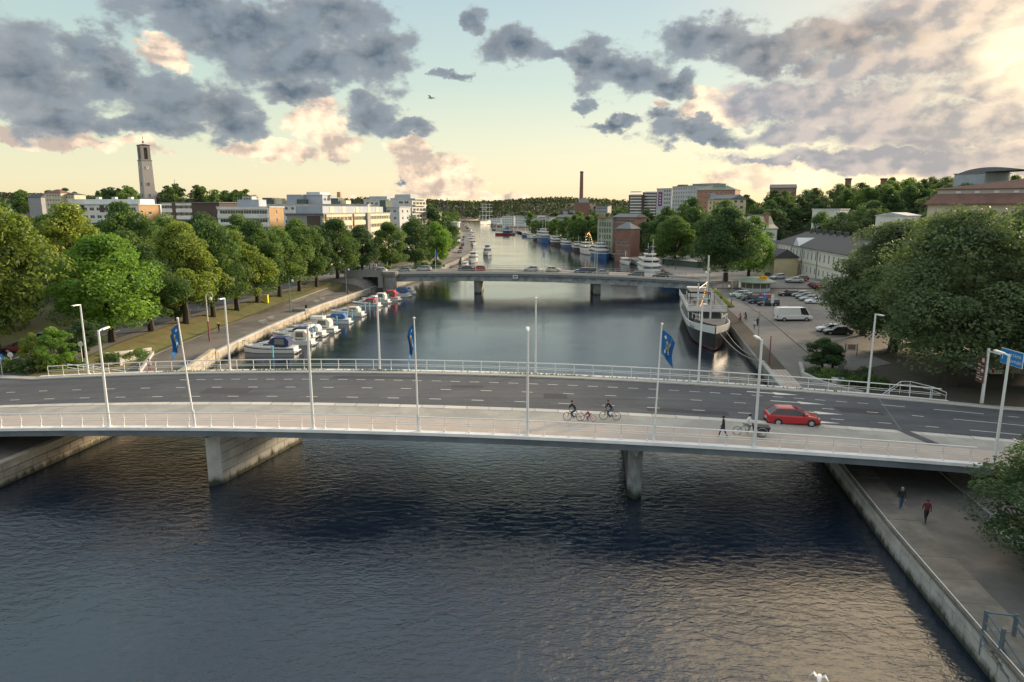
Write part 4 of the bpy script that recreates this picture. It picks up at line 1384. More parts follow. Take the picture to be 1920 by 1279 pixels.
# L1 white flats, brick end
t, M_, L, H, ro = building('apartment_building', 'white flats with a tan brick end wall, low roofed, leftmost above the park trees', PX(150, 286), PX(261, 284), 15, 3.5, ZT(261, 384, 284), 'wall_white',
    {'front': [dict(PUN, rows=6, cols=8, w=2.0, glass='glass'), ], 'right': dict(PUN, rows=1, cols=1, z=16.5, w=2.2)}, wall_sides={'right': 'brick_tan'}, roofm='wall_pale')
boxpart(t, 'attic', 'wall_white', -7, L - 1, 3, 13, H + .36, H + 2.3)
for k in range(3): boxpart(t, 'vent', 'wall_pale', 4 + k * 7, 5.6 + k * 7, 5, 6.6, H + 2.31, H + 3.2)
boxpart(t, 'corner_strip', 'wall_white', L + .02, L + .5, 14.4, 15.2, -2, H)
for k in (0, 8.5, 15.5): boxpart(t, 'brown_panel', 'wall_brown', k + .3, k + 2.2, -.06, -.01, H - 3, H - .2)
# L2 brown flats
t, M_, L, H, ro = building('apartment_building', 'dark brown flats with white window bays, long and flat roofed behind the park trees', PX(303, 318), PX(412, 306), 14, 3.5, ZT(303, 381, 318), 'wall_brown',
    {'front': [dict(PUN, rows=6, cols=2, w=2.3, x0=.6, x1=6.4), dict(PUN, rows=6, cols=3, w=2.3, x0=9, x1=18)]}, roofm='roof_grey', over=.5)
for (a, c) in ((.3, 6.6), (8.8, 18.2)):
    for r in range(int((H - .3) // 3.1) + 1): boxpart(t, 'white_spandrel', 'wall_white', a, c, -.08, -.01, zoff(H) + 2.35 + r * 3.1 - 3.1 + .05, min(H, zoff(H) + 1.0 + r * 3.1 - .05))
# L3 ribbon flats w brick end
t, M_, L, H, ro = building('apartment_building', 'white ribbon windowed flats ending in a tall yellow brick wall', PX(408, 256), PX(505, 256), 16, 3.5, ZT(505, 389, 256), 'wall_white',
    {'front': dict(RIB, rows=5, cols=6, w=2.9), 'right': dict(PUN, rows=5, cols=1, w=1.2, h=1.6)}, wall_sides={'right': 'brick_tan'}, roofm='wall_pale')
boxpart(t, 'penthouse', 'wall_bluegrey', 6, 14, 4, 12, H + .36, H + 2.9)
for r in range(7): boxpart(t, 'balcony_band', 'wall_white', 0, L - .4, -.5, -.02, zoff(H) + (r - .25) * 3.1 + .35, min(H, zoff(H) + r * 3.1 + .85))
# L4 the long striped block
A4 = PX(537, 230); u4 = Vector((math.cos(R(-7)), math.sin(R(-7)), 0)); B4 = (A4[0] + 12.4 * u4.x, A4[1] + 12.4 * u4.y)
t, M_, L, H, ro = building('apartment_building', 'long block with cream bands and rows of windows facing the river, dark end wall', A4, B4, 74, 3.0, ZT(604, 402, 230), 'wall_cream',
    {'right': [dict(RIB, rows=5, cols=7, w=3.1, x0=1, x1=27, glass='glass_warm', mull=3), dict(RIB, rows=5, cols=4, w=3.1, x0=28, x1=41, glass='glass_warm', mull=3), dict(RIB, rows=5, cols=8, w=3.0, x0=46, x1=73, glass='glass_warm', mull=3)]}, wall_sides={'front': 'concrete', 'back': 'concrete'}, roofm='roof_grey', over=.6)
for r in range(int((H - .3) // 3.1) + 1):
    for (a, c) in ((.3, 27.2), (27.8, 41.5), (46, 73.6)): boxpart(t, 'cream_band', 'wall_cream', L + .02, L + .45, a, c, zoff(H) + (r - 1) * 3.1 + 2.45, min(H, zoff(H) + r * 3.1 + .92))
boxpart(t, 'stair_tower', 'concrete', L + .02, L + 1.1, 42, 45.5, -2, H + .4)
for y in (1.0, 27.4): boxpart(t, 'vertical_fin', 'brick_tan', L + .46, L + .9, y, y + .4, -2, H)
boxpart(t, 'dark_panel', 'wall_brown', 7, 11.6, -.06, -.01, -1, H - .5)
boxpart(t, 'attic', 'wall_bluegrey', 1.5, L - 1.5, 4, 70, H + .36, H + 2.7)
for y in (10, 22, 36, 50, 60): boxpart(t, 'attic_panel', 'wall_cream', L - 1.49, L - 1.4, y, y + 3.5, H + .4, H + 2.6)
# L5 stepped white block
def fl(n, **k): return dict(PUN, rows=n, **k)
t, M_, L, H, ro = building('apartment_building', 'stepped white block with dark green stair boxes, behind the long cream banded block', PX(493, 335), PX(690, 330), 16, 4, ZT(600, 384, 333), 'wall_white',
    {'front': fl(6, cols=16), 'right': fl(6, cols=3)}, roofm='wall_pale')
for (p0, p1, yt, m) in ((502, 520, 371, 'wall_dark'), (520, 535, 372, 'wall_cream'), (545, 574, 365, 'wall_bluegrey'), (567, 580, 374, 'wall_dark'), (631, 645, 372, 'wall_dark'), (645, 657, 376, 'wall_cream')):
    x0 = PX(p0, 345)[0] - PX(493, 335)[0]; x1 = PX(p1, 345)[0] - PX(493, 335)[0]
    dy = 3 if m == 'wall_dark' else 5
    boxpart(t, 'roof_box' if m != 'wall_dark' else 'stair_box', m, x0, x1 - .05, dy, 12, H + .36, ZT(p0, yt, 340) - 4)
building('', '', PX(573, 342), PX(606, 341), 24, H + 4.4, ZT(590, 366, 342), 'wall_bluegrey', {'right': dict(RIB, rows=5, cols=5, w=3.2, sill=.7)}, parent=t, roofm='wall_pale')
boxpart(t, 'roof_box', 'wall_pale', PX(573, 345)[0] - PX(493, 335)[0] + .6, PX(601, 345)[0] - PX(493, 335)[0], 10, 24, ZT(590, 366, 342) - 4 + .36, ZT(590, 360, 342) - 4)
boxpart(t, 'chimney', 'brick_tan', PX(620, 345)[0] - PX(493, 335)[0], PX(626, 345)[0] - PX(493, 335)[0], 20, 22, ZT(590, 366, 342) - 5, ZT(590, 359, 342) - 4)
# L6 towers
t, M_, L, H, ro = building('apartment_building', 'lower white block with square windows in front of the two white towers', PX(697, 322), PX(749, 318), 12, 4, ZT(748, 389, 318), 'wall_pale', {'front': fl(7, cols=4), 'right': fl(7, cols=2)}, roofm='wall_pale')
boxpart(t, 'stair_box', 'wall_dark', 4.5, 7.5, -.5, 6, H - 4, H + 3.2)
t, M_, L, H, ro = building('apartment_building', 'white tower block with lit balconies at its river side, right of the pair', PX(733, 345), PX(773, 342), 18, 4, ZT(760, 373, 345), 'wall_pale', {'front': fl(8, cols=2, w=2.2, x0=4, x1=10), 'right': dict(RIB, rows=8, cols=4, w=3.0, sill=.6)}, roofm='wall_pale')
boxpart(t, 'roof_box', 'wall_bluegrey', 1, L - 2, 3, 14, H + .36, H + 2.2)
for r in range(8): boxpart(t, 'balcony', 'wall_cream', L + .02, L + 1.3, 1, 16, zoff(H) + r * 3.1 + .0, zoff(H) + r * 3.1 + .6)
t, M_, L, H, ro = building('apartment_building', 'white tower block left of the pair, with a grey roof box', PX(683, 362), PX(730, 360), 16, 4, ZT(700, 375, 362), 'wall_pale', {'front': fl(8, cols=5)}, roofm='wall_pale')
boxpart(t, 'roof_box', 'wall_bluegrey', 2, L - 2, 3, 14, H + .36, H + 1.9)
building('apartment_building', 'cream stepped flats half hidden by trees, lower right of the white towers', PX(775, 360), PX(797, 356), 14, 4, ZT(790, 398, 358), 'wall_cream', {'front': fl(5, cols=2), 'right': fl(5, cols=3)})
# white round tower
t = thing('round_tower', 'small round white tower beyond the light green tree at the far left quay', 'tower', (PX(847, 430)[0], 430, 2))
MB().prism([(5 * math.cos(a * math.pi / 8), 5 * math.sin(a * math.pi / 8)) for a in range(16)], 0, 13).build('tower_wall', 'wall_pale', t)
for z in (3, 6, 9): MB().prism([(5.15 * math.cos(a * math.pi / 8), 5.15 * math.sin(a * math.pi / 8)) for a in range(16)], z, z + 1.1).build('window_band', 'glass', t)
MB().prism([(5.4 * math.cos(a * math.pi / 8), 5.4 * math.sin(a * math.pi / 8)) for a in range(16)], 13.01, 13.5).build('roof', 'wall_white', t)
# hill houses
building('house', 'cream house with a dark red roof on the skyline left of the church', PX(88, 480), PX(118, 478), 10, 20, ZT(100, 362, 480), 'wall_cream', {'front': dict(PUN, rows=3, cols=5, w=1.3)}, roof='hip', roofm='roof_red', cat='house')
building('house', 'longer cream house joined right of the one with the dark red roof on the skyline', PX(119, 482), PX(143, 480), 10, 20, ZT(100, 365, 480), 'wall_cream', {'front': dict(PUN, rows=3, cols=4, w=1.3)}, roof='hip', roofm='roof_dark', roofh=1.5, cat='house')
building('house', 'low pale house at the left end of the skyline', PX(56, 500), PX(80, 498), 9, 18, ZT(60, 370, 500), 'wall_grey', {}, roof='gable', roofm='roof_dark', cat='house')
building('house', 'small flat pale box house right of the church hill trees', PX(456, 470), PX(474, 470), 9, 14, ZT(60, 368, 470), 'wall_pale', {'front': dict(PUN, rows=2, cols=3)}, cat='house')

# church
CY_ = 690
cx = PX(281, CY_)[0]
t = thing('church', 'stone church with a tall square bell tower and cross on the hill', 'church', (cx, CY_, 26), R(-42))
hh = ZT(281, 301, CY_) - 26
def sq(w, z): return [(-w, -w, z), (w, -w, z), (w, w, z), (-w, w, z)]
mat('church_plaster', (0.40, 0.375, 0.36), 0.9, var=.1, scale=.5)
mat('church_belfry', (0.28, 0.26, 0.25), 0.9, var=.1, scale=.5)
w0 = 5.1
MB().loft([sq(w0 * 1.06, -4), sq(w0 * .93, hh)]).build('tower_wall', 'church_plaster', t)
z2 = ZT(281, 273, CY_) - 26
bf = thing_belfry = MB()
wb = w0 * .86
for a in range(4):
    Mx = Matrix.Rotation(a * math.pi / 2, 4, 'Z')
    rc = [(wb * .62, hh + 1.0, wb * 1.38, z2 - 2.2)]
    vs, fs = facade(None, wb * 2, hh, z2, rc, rec=1.2)
    bf.add([Mx @ (Vector(v) + Vector((-wb, -wb, 0))) for v in vs], fs)
bo = bf.build('belfry', 'church_belfry', t)
for a in range(4):
    Mx = Matrix.Rotation(a * math.pi / 2, 4, 'Z')
    b = MB()
    pts = [(-1.2, z2 - 2.6), (-.6, z2 - 1.6), (.6, z2 - 1.6), (1.2, z2 - 2.6)]
    vs = [Mx @ Vector((x, -wb + .9, z)) for x, z in [(-wb * .36, hh + 1.1), (wb * .36, hh + 1.1), (wb * .36, z2 - 2.3), (-wb * .36, z2 - 2.3)]]
    b.add(vs, [(0, 1, 2, 3)]); b.build('louvre', 'wall_brown', bo)
MB().box(-w0, w0, -w0, w0, hh - .5, hh + .5).build('cornice', 'church_belfry', t)
MB().loft([sq(w0 * .95, z2), sq(w0 * .95, z2 + .5), sq(.4, z2 + 1.6)]).build('roof', 'roof_dark', t)
cr = MB(); cr.bar((0, 0, z2 + 1), (0, 0, z2 + 9.2), .16, n=6); cr.bar((-1.5, 0, z2 + 7.2), (1.5, 0, z2 + 7.2), .14, n=4); cr.sphere((0, 0, z2 + 3.4), 1.0)
cr.build('cross', 'roof_dark', t)
for a in (0, 1):
    Mx = Matrix.Rotation(a * math.pi / 2, 4, 'Z')
    b = MB(); zc_ = hh - 7
    n = 14
    b.add([Mx @ Vector((1.5 * math.cos(k * 2 * math.pi / n), -w0 * .975 - .15, zc_ + 1.5 * math.sin(k * 2 * math.pi / n))) for k in range(n)], [tuple(range(n))])
    c_ = b.build('clock_face', 'wall_white', t)
    b = MB(); b.bar(Mx @ Vector((0, -w0 * .975 - .2, zc_)), Mx @ Vector((.1, -w0 * .975 - .2, zc_ + 1.2)), .1, n=4); b.bar(Mx @ Vector((0, -w0 * .975 - .2, zc_)), Mx @ Vector((-.8, -w0 * .975 - .2, zc_ - .3)), .1, n=4)
    b.build('clock_hand', 'roof_dark', c_)
    for zz in (9, 20):
        p = Mx @ Vector((0, -w0 * 1.02 - .02, zz))
        MB().box(p.x - .35, p.x + .35, p.y - .35, p.y + .35, zz, zz + 3).build('window', 'glass', t)
# nave: gable facing the camera left of the tower
nv = MB()
def gab(x0, x1, zc0, zr, y): return [(x0, y, -4), (x1, y, -4), (x1, y, zc0), ((x0 + x1) / 2, y, zr), (x0, y, zc0)]
Mi = Matrix.Rotation(R(42), 4, 'Z')
nv.loft([[Mi @ Vector(v) for v in gab(-16, 4, 8, 17.5, 6)], [Mi @ Vector(v) for v in gab(-16, 4, 8, 17.5, 22)]])
nv.build('nave_wall', 'church_plaster', t)
rf = MB()
rf.loft([[Mi @ Vector(v) for v in [(-16.6, y, 8), (-6, y, 18.0), (4.6, y, 8), (-6, y, 17.4)]] for y in (6.4, 22)])
nr_ = rf.build('roof', 'roof_dark', t)
c_ = MB(); c_.bar(Mi @ Vector((-6, 6, 17.5)), Mi @ Vector((-6, 6, 23)), .25, n=4); c_.bar(Mi @ Vector((-7.2, 6, 21.6)), Mi @ Vector((-4.8, 6, 21.6)), .2, n=4); c_.sphere(Mi @ Vector((-6, 6, 19)), .8); c_.build('gable_cross', 'roof_dark', t)
hall = MB(); hall.loft([[Mi @ Vector(v) for v in [(x, 4, -4), (x, 18, -4), (x, 18, 9), (x, 11, 14), (x, 4, 9)]] for x in (4.8, 26)]); hall.build('side_hall', 'roof_dark', t)
c_ = MB(); c_.bar(Mi @ Vector((22, 11, 13)), Mi @ Vector((22, 11, 27)), .2, n=4); c_.bar(Mi @ Vector((22, 11, 13)), Mi @ Vector((22, 11, 17)), 1.3, .3, n=8); c_.build('ridge_turret', 'roof_dark', t)

# ---------------------------------------------------------------- right side
# R1 banded slabs
for k, (p0, p1, yt, lb) in enumerate(((1178, 1203, 366, 'brown ended slab block with white balcony bands, left half of the pair'), (1204, 1230, 361, 'taller brown ended slab with white balcony bands, right half of the pair'))):
    t, M_, L, H, ro = building('apartment_building', lb, PX(p0, 760), PX(p1, 752), 14, 12, ZT(p0, yt, 760), 'wall_brown', {'front': dict(rows=9, fh=3.1, cols=3, w=4.0, h=1.6, sill=1.1, mull=3)}, roofm='wall_grey')
    for r in range(10): boxpart(t, 'white_band', 'wall_white', 2.2, L - .6, -1.2, -.02, zoff(H) + r * 3.1 + .0, zoff(H) + r * 3.1 + 1.15)
# R2 grey block with purple sign
t, M_, L, H, ro = building('apartment_building', 'light grey block with a tall purple banner on its wall', PX(1230, 560), PX(1258, 552), 16, 14, ZT(1240, 354, 556), 'wall_pale', {'front': dict(PUN, rows=8, cols=3, x0=6)}, roofm='wall_grey')
boxpart(t, 'purple_banner', 'purple_sign', 1.6, 4.8, -.25, -.02, H - 13.5, H - 2.5)
bn = MB()
for r in range(4): bn.box(2.6, 3.8, -.29, -.26, H - 12 + r * 2.2, H - 10.9 + r * 2.2)
bn.build('banner_lettering', 'wall_white', t)
t, M_, L, H, ro = building('apartment_building', 'long light grey block stepping up the hill behind the purple bannered one', PX(1259, 552), PX(1303, 520), 16, 14, ZT(1280, 350, 545), 'wall_pale', {'front': dict(PUN, rows=8, cols=9)}, roofm='wall_grey')
boxpart(t, 'roof_box', 'brick_red', 2, 8, 3, 9, H + .36, H + 1.6)
t, M_, L, H, ro = building('apartment_building', 'grey block on the hilltop behind the red brick block', PX(1296, 560), PX(1345, 545), 16, 18, ZT(1320, 345, 553), 'wall_grey', {'front': dict(PUN, rows=8, cols=9)}, roofm='wall_grey')
# R3 red brick block
t, M_, L, H, ro = building('apartment_building', 'red brick block with a green metal roof and small white windows', PX(1305, 448), PX(1376, 436), 15, 8, ZT(1330, 356, 442), 'brick_orange', {'front': dict(PUN, rows=9, cols=7, w=1.4, h=1.4), 'left': dict(PUN, rows=9, cols=2)}, roof='hip', roofm='roof_green', roofh=3.2)
boxpart(t, 'stair_panel', 'wall_bluegrey', 8.6, 12.2, -.5, -.02, 3, H - 2)
boxpart(t, 'roof_box', 'roof_green', 9, 17, 4, 11, H + .5, H + 3.8)
# R4 yellow gabled block
t, M_, L, H, ro = building('apartment_building', 'cream yellow gabled block with red balconies in front of the red brick block', PX(1326, 392), PX(1370, 378), 12, 8, ZT(1340, 374, 386), 'wall_yellow', {'front': dict(PUN, rows=8, cols=6, w=1.3, h=1.4), 'right': dict(PUN, rows=8, cols=3, w=1.3)}, roof='gable', roofm='roof_grey', roofh=2.6)
for r in range(7): boxpart(t, 'balcony', 'brick_red' if r % 2 == 0 else 'wall_cream', L - 3.6, L - .3, -1.2, -.02, r * 3.1 + .3, r * 3.1 + 1.2)
building('', '', PX(1371, 378), PX(1397, 384), 12, 8, ZT(1390, 372, 380), 'wall_yellow', {'front': dict(PUN, rows=8, cols=2, w=2.4, h=1.4, mull=2)}, parent=t, roof='gable', roofm='roof_grey', roofh=2.0)
# brick waterfront blocks
t, M_, L, H, ro = building('apartment_building', 'brick waterfront block with a greenish glazed bay front and three small gables', PX(1150, 338), PX(1190, 328), 9, 2.2, ZT(1160, 407, 334), 'brick_red', {'front': dict(PUN, rows=5, cols=7, w=1.6)}, roof='gable', roofm='roof_grey', roofh=1.6)
mat('bay_glass', (0.10, 0.13, 0.10), .2, var=.5, scale=.6)
building('', '', PX(1121, 344), PX(1149, 337), 16, 2.2, ZT(1130, 409, 340), 'wall_greenish', {'front': dict(rows=6, fh=3, cols=5, w=1.1, h=2.2, sill=.5, mull=1, glass='bay_glass', frame='wall_greenish'), 'left': dict(rows=6, fh=3, cols=4, w=1.2, h=2.1, sill=.5, glass='bay_glass')}, parent=t, roofm='roof_grey')
inv = Matrix.LocRotScale(t.location, t.rotation_euler.to_quaternion(), None).inverted()
for px_ in (1125, 1134, 1144):
    b = MB(); c0 = Vector((*PX(px_, 340), ZT(px_, 409, 340)))
    b.add([inv @ (c0 + Vector(v)) for v in ((-1.1, -.2, 0), (1.1, -.2, 0), (0, -.2, 1.9), (-1.1, 2, 0), (1.1, 2, 0), (0, 2, 1.9))], [(0, 1, 2), (1, 4, 5, 2), (3, 0, 2, 5), (4, 3, 5)])
    b.build('gable', 'brick_orange', t)
t, M_, L, H, ro = building('house', 'lower dark brick house with a grey hipped roof on the far right quay', PX(1155, 314), PX(1184, 308), 7, 2.2, ZT(1170, 429, 308), 'brick_red', {'front': dict(PUN, rows=2, cols=5, w=1.1, h=1.6, fh=4)}, roof='hip', roofm='roof_grey', roofh=2.8, cat='house')
# chimney and power station
t = thing('factory_chimney', 'tall slim red brick chimney rising against the evening sky', 'chimney', (PX(1090, 1080)[0], 1085, 8))
zt = ZT(1090, 321, 1080) - 8
def circ(r, z, n=16): return [(r * math.cos(2 * math.pi * i / n), r * math.sin(2 * math.pi * i / n), z) for i in range(n)]
MB().loft([circ(3.6, 0), circ(2.5, zt - 2.4)]).build('chimney_shaft', 'brick_red', t)
MB().loft([circ(2.75, zt - 2.4), circ(2.75, zt)]).build('chimney_crown', 'roof_dark', t)
t, M_, L, H, ro = building('power_station', 'brick power station block at the foot of the tall chimney', PX(1078, 1070), PX(1105, 1070), 22, 5, ZT(1090, 380, 1070), 'brick_red', {'front': dict(rows=1, fh=12, cols=6, w=1.6, h=11, sill=2, mull=1)}, cat='power station', roofm='wall_grey')
boxpart(t, 'roof_box', 'wall_grey', 7, L - 1, 2, 18, H + .36, H + 6.2)
for (px_, yt) in ((1060, 391), (1074, 390)):
    t, M_, L, H, ro = building('silo_tower', 'small pale silo tower with a pointed roof, %s of the chimney block' % ('further left' if px_ == 1060 else 'close to the left'), PX(px_ - 4, 1000), PX(px_ + 4, 1000), 7, 3, ZT(px_, yt + 4, 1000), 'wall_grey', {}, roof='hip', roofm='roof_dark', roofh=3.5, cat='tower')
# ornate mansard house
t, M_, L, H, ro = building('mansard_house', 'ornate white house with a tall cream mansard roof by the brick chimney', PX(1388, 288), PX(1424, 280), 12, 4, ZT(1400, 430, 284), 'wall_white', {'front': dict(rows=2, fh=4, cols=3, w=1.2, h=2.2, sill=1.0, trans=1)}, cat='house', roofm='wall_cream')
H_ = H + .4
ring = lambda i, z: [(i, i, z), (L - i, i, z), (L - i, 12 - i, z), (i, 12 - i, z)]
MB().loft([ring(-.3, H_), ring(1.0, H_ + 1.6), ring(1.8, H_ + 4.2), ring(2.2, H_ + 5.0)]).build('mansard_roof', 'wall_cream', t)
MB().box(2.0, L - 2.0, 2, 10, H_ + 5.01, H_ + 5.4).build('roof_railing', 'roof_grey', t)
b = MB(); b.box(L / 2 - .8, L / 2 + .8, -.1, 1.5, H_ + 1.2, H_ + 2.8); d_ = b.build('dormer', 'wall_white', t)
MB().box(L / 2 - .4, L / 2 + .4, -.14, -.11, H_ + 1.4, H_ + 2.6).build('dormer_window', 'glass', d_)
t, M_, L, H, ro = building('house', 'dark roofed wing with cream gables left of the ornate mansard house', PX(1332, 296), PX(1386, 288), 12, 4, ZT(1350, 430, 290), 'wall_cream', {'front': dict(PUN, rows=2, cols=7, w=1.1, h=1.6)}, roof='hip', roofm='roof_dark', roofh=3.2, cat='house')
for px_ in (1340, 1361, 1384): boxpart(t, 'chimney', 'roof_dark', (px_ - 1332) * .225, (px_ - 1332) * .225 + 1.3, 5, 6.2, H + .5, H + 5.2)
t = thing('brick_chimney', 'short free standing orange brick chimney beside the ornate house', 'chimney', (PX(1437, 285)[0], 285, 4))
z_ = ZT(1437, 402, 285) - 4
MB().box(-.85, .85, -.85, .85, -2, z_).build('chimney_shaft', 'brick_orange', t)
MB().box(-1.05, 1.05, -1.05, 1.05, z_ + .01, z_ + .6).build('chimney_crown', 'brick_red', t)
# grey roofed row and yellow cottage
t, M_, L, H, ro = building('house', 'pale house with a wide grey metal roof beside the solitary tree', PX(1395, 262), PX(1448, 250), 13, 2.6, ZT(1400, 472, 256), 'wall_cream', {'front': dict(PUN, rows=1, cols=6, w=1.1, h=1.6)}, roof='gable', roofm='roof_grey', roofh=4.2, cat='house')
t, M_, L, H, ro = building('cottage', 'small yellow cottage with a dark grey roof at the corner of the long white building', PX(1422, 226), PX(1458, 214), 8, 2.6, ZT(1440, 481, 220), 'wall_yellow', {'front': dict(PUN, rows=1, cols=5, w=.9, h=1.5)}, roof='gable', roofm='roof_dark', roofh=2.6, cat='house')
for k in (1.5, 4): boxpart(t, 'chimney', 'brick_red', k, k + .8, 3.4, 4.2, H + 1.2, H + 3.6)
# R7 the long white building
t, M_, L, H, ro = building('long_white_building', 'long two storey white building with tall windows and a dark hipped roof', PX(1460, 246), PX(1608, 172), 16, 2.8, 11.6, 'villa_white',
    {'front': [dict(rows=1, fh=4, cols=19, w=1.15, h=1.9, sill=1.3, mull=1, trans=1), dict(rows=1, fh=4, cols=19, w=1.15, h=2.3, sill=5.3, mull=1, trans=1)], 'left': dict(rows=2, fh=4, cols=4, w=1.1, h=1.9, sill=1.4), 'right': dict(rows=2, fh=4, cols=4, w=1.1, h=1.9, sill=1.4)}, roof='hip', roofm='roof_dark', roofh=4.0, cat='building', over=.6)
boxpart(t, 'cornice', 'wall_white', -.3, L + .3, -.35, -.02, H - .5, H - .03)
boxpart(t, 'string_course', 'wall_cream', 0, L, -.12, -.01, 4.1, 4.35)
for k in (.02, .27, .43, .63, .98):
    b = MB(); x = L * k; b.bar((x, -.18, 0), (x, -.18, H - .3), .09, n=6); b.build('downpipe', 'roof_dark', t)
b = MB(); gx = L * .35
b.add([(gx - 3, -.5, H), (gx + 3, -.5, H), (gx, -.5, H + 2.6), (gx - 3, 5, H), (gx + 3, 5, H), (gx, 6, H + 2.6)], [(0, 1, 2), (1, 4, 5, 2), (3, 0, 2, 5)])
b.build('pediment', 'wall_white', t)
boxpart(t, 'door', 'roof_grey', gx - .7, gx + .7, -.05, .02, 0, 2.6)
boxpart(t, 'door_canopy', 'roof_green', gx - 1.4, gx + 1.4, -1.2, -.02, 3.0, 3.3)
for k in range(9):
    x = L * (.18 + .085 * k); boxpart(t, 'chimney', 'roof_dark', x, x + 1.1, 7.2, 8.4, H + 3, H + 5.0)
# R8, R9 modern white villas
t, M_, L, H, ro = building('villa', 'modern white villa with a wide upper window on the wooded slope', PX(1523, 310), PX(1574, 302), 12, 8, ZT(1540, 393, 306), 'wall_white', {'front': [dict(rows=3, fh=3.2, cols=1, w=1.6, h=1.4, sill=1, x0=.6, x1=2.6), dict(rows=3, fh=3.2, cols=2, w=3.6, h=1.5, sill=1, x0=4, x1=11.6, mull=3)]}, cat='villa', roofm='wall_white')
boxpart(t, 'grey_base', 'wall_grey', .05, L - .05, -.3, -.02, 0, 2.6)
t, M_, L, H, ro = building('villa', 'pale blue white villa with a slanted roof half hidden by the giant trees', PX(1643, 236), PX(1700, 228), 10, 9, ZT(1660, 404, 232), 'wall_white', {'front': dict(rows=3, fh=3, cols=4, w=1.5, h=1.3, sill=1)}, roof='gable', roofm='wall_pale', roofh=1.0, cat='villa')
# R10 big red roofed building
t, M_, L, H, ro = building('red_roofed_building', 'large cream building under a two tier dark red roof, at the right edge', PX(1738, 190), PX(1990, 172), 26, 10, ZT(1800, 384, 186), 'wall_cream', {'front': dict(rows=3, fh=4.4, cols=9, w=1.3, h=2.4, sill=1.2, mull=1, trans=1)}, roof='flat', cat='building', mkroof=False)
rr = lambda i, z: [(-1 + i, -1 + i, z), (L + 1, -1 + i, z), (L + 1, 27 - i, z), (-1 + i, 27 - i, z)]
MB().loft([rr(0, H), rr(0, H + .3), rr(2.6, H + 2.9)]).build('lower_roof', 'roof_red', t)
MB().loft([rr(2.7, H + 2.5), rr(2.7, H + 4.0)]).build('attic_band', 'church_plaster', t)
MB().loft([rr(2.3, H + 4.0), rr(2.3, H + 4.2), [(26, 12, H + 7.6), (L + 1, 12, H + 7.6), (L + 1, 15, H + 7.6), (26, 15, H + 7.6)]]).build('upper_roof', 'roof_red', t)
for k in range(7): boxpart(t, 'attic_window', 'frame_white', 6 + k * 4.2, 7.1 + k * 4.2, 1.6, 1.68, H + 3.0, H + 3.6)
# R11 modern grey hilltop building
t, M_, L, H, ro = building('hilltop_building', 'grey blue modern building with a curved roof and big framed windows on the hilltop', PX(1792, 330), PX(1838, 318), 14, 22, ZT(1800, 325, 325), 'wall_bluegrey', {'front': dict(rows=5, fh=3.4, cols=5, w=1.7, h=2.2, sill=.8)}, cat='building', roofm='roof_grey')
t2, M2, L2, H2, ro2 = building('', '', PX(1838.5, 318), PX(1884, 326), 14, 22, ZT(1850, 325, 320), 'wall_bluegrey', {'front': dict(rows=5, fh=3.4, cols=4, w=2.2, h=2.4, sill=.6, mull=2)}, parent=t, roofm='roof_grey')
b = MB()
arc = [(x, 1.9 * math.sin(math.pi * (x / (L + L2)) ** .8) + .36 + H) for x in np.linspace(0, L + L2, 12)]
b.loft([[(x, y, z) for (x, z) in arc] + [(L + L2, y, H + .36)] for y in (-.4, 14)], closed=True)
b.build('curved_roof', 'roof_grey', t)
boxpart(t, 'chimney', 'brick_red', L + L2 - 2.5, L + L2 - .5, 4, 6, H, H + 5.8)
# R14 hilltop hall behind the wood
building('hall', 'low grey roofed brick hall on the hilltop behind the wood', PX(1442, 470), PX(1490, 465), 14, 22, ZT(1460, 352, 468), 'brick_red', {'front': dict(PUN, rows=3, cols=7)}, roof='gable', roofm='roof_grey', roofh=2.4, cat='hall')
for px_, lb in ((1585, 'left'), (1651, 'right')):
    t = thing('chimney_stack', 'square red chimney stack poking over the hillside trees, %s one of two' % lb, 'chimney', (PX(px_, 430)[0], 430, 24))
    zz = ZT(px_, 337, 430) - 24
    MB().box(-1.3, 1.3, -1.3, 1.3, -3, zz).build('chimney_shaft', 'brick_red', t); MB().box(-1.6, 1.6, -1.6, 1.6, zz + .01, zz + .8).build('chimney_crown', 'roof_dark', t)
building('hall', 'flat grey hall left of the banded slab blocks', PX(1117, 620), PX(1139, 616), 14, 8, ZT(1130, 387, 618), 'wall_grey', {'front': dict(PUN, rows=4, cols=5)}, cat='hall')
# distant harbour houses
far = [(941, 964, 403, 900, 'wall_white', 'white harbour flats farthest left beyond the tall ship'), (966, 984, 404, 880, 'wall_white', 'white harbour flats next to the farthest left ones'),
       (986, 1008, 402, 860, 'wall_pale', 'pale harbour flats with a stepped roof in the middle distance'), (1010, 1030, 405, 840, 'wall_cream', 'cream harbour flats right of the pale stepped ones'),
       (995, 1028, 412, 640, 'brick_red', 'long red brick warehouse by the yacht masts'), (1030, 1062, 414, 600, 'brick_red', 'dark brick warehouse with a grey roof by the quay trees'),
       (1042, 1066, 405, 720, 'brick_orange', 'red harbour house below the silo towers'), (920, 938, 407, 1000, 'wall_white', 'white low shed at the water behind the tall ship')]
for (p0, p1, yt, Y, m, lb) in far:
    building('harbour_house', lb, PX(p0, Y), PX(p1, Y * .985), 14, 2, ZT(p0, yt + 2, Y), m, {'front': dict(PUN, rows=3, cols=5, w=1.8)}, roof='gable' if 'brick' in m else 'flat', roofm='roof_grey', roofh=2.5, cat='house')

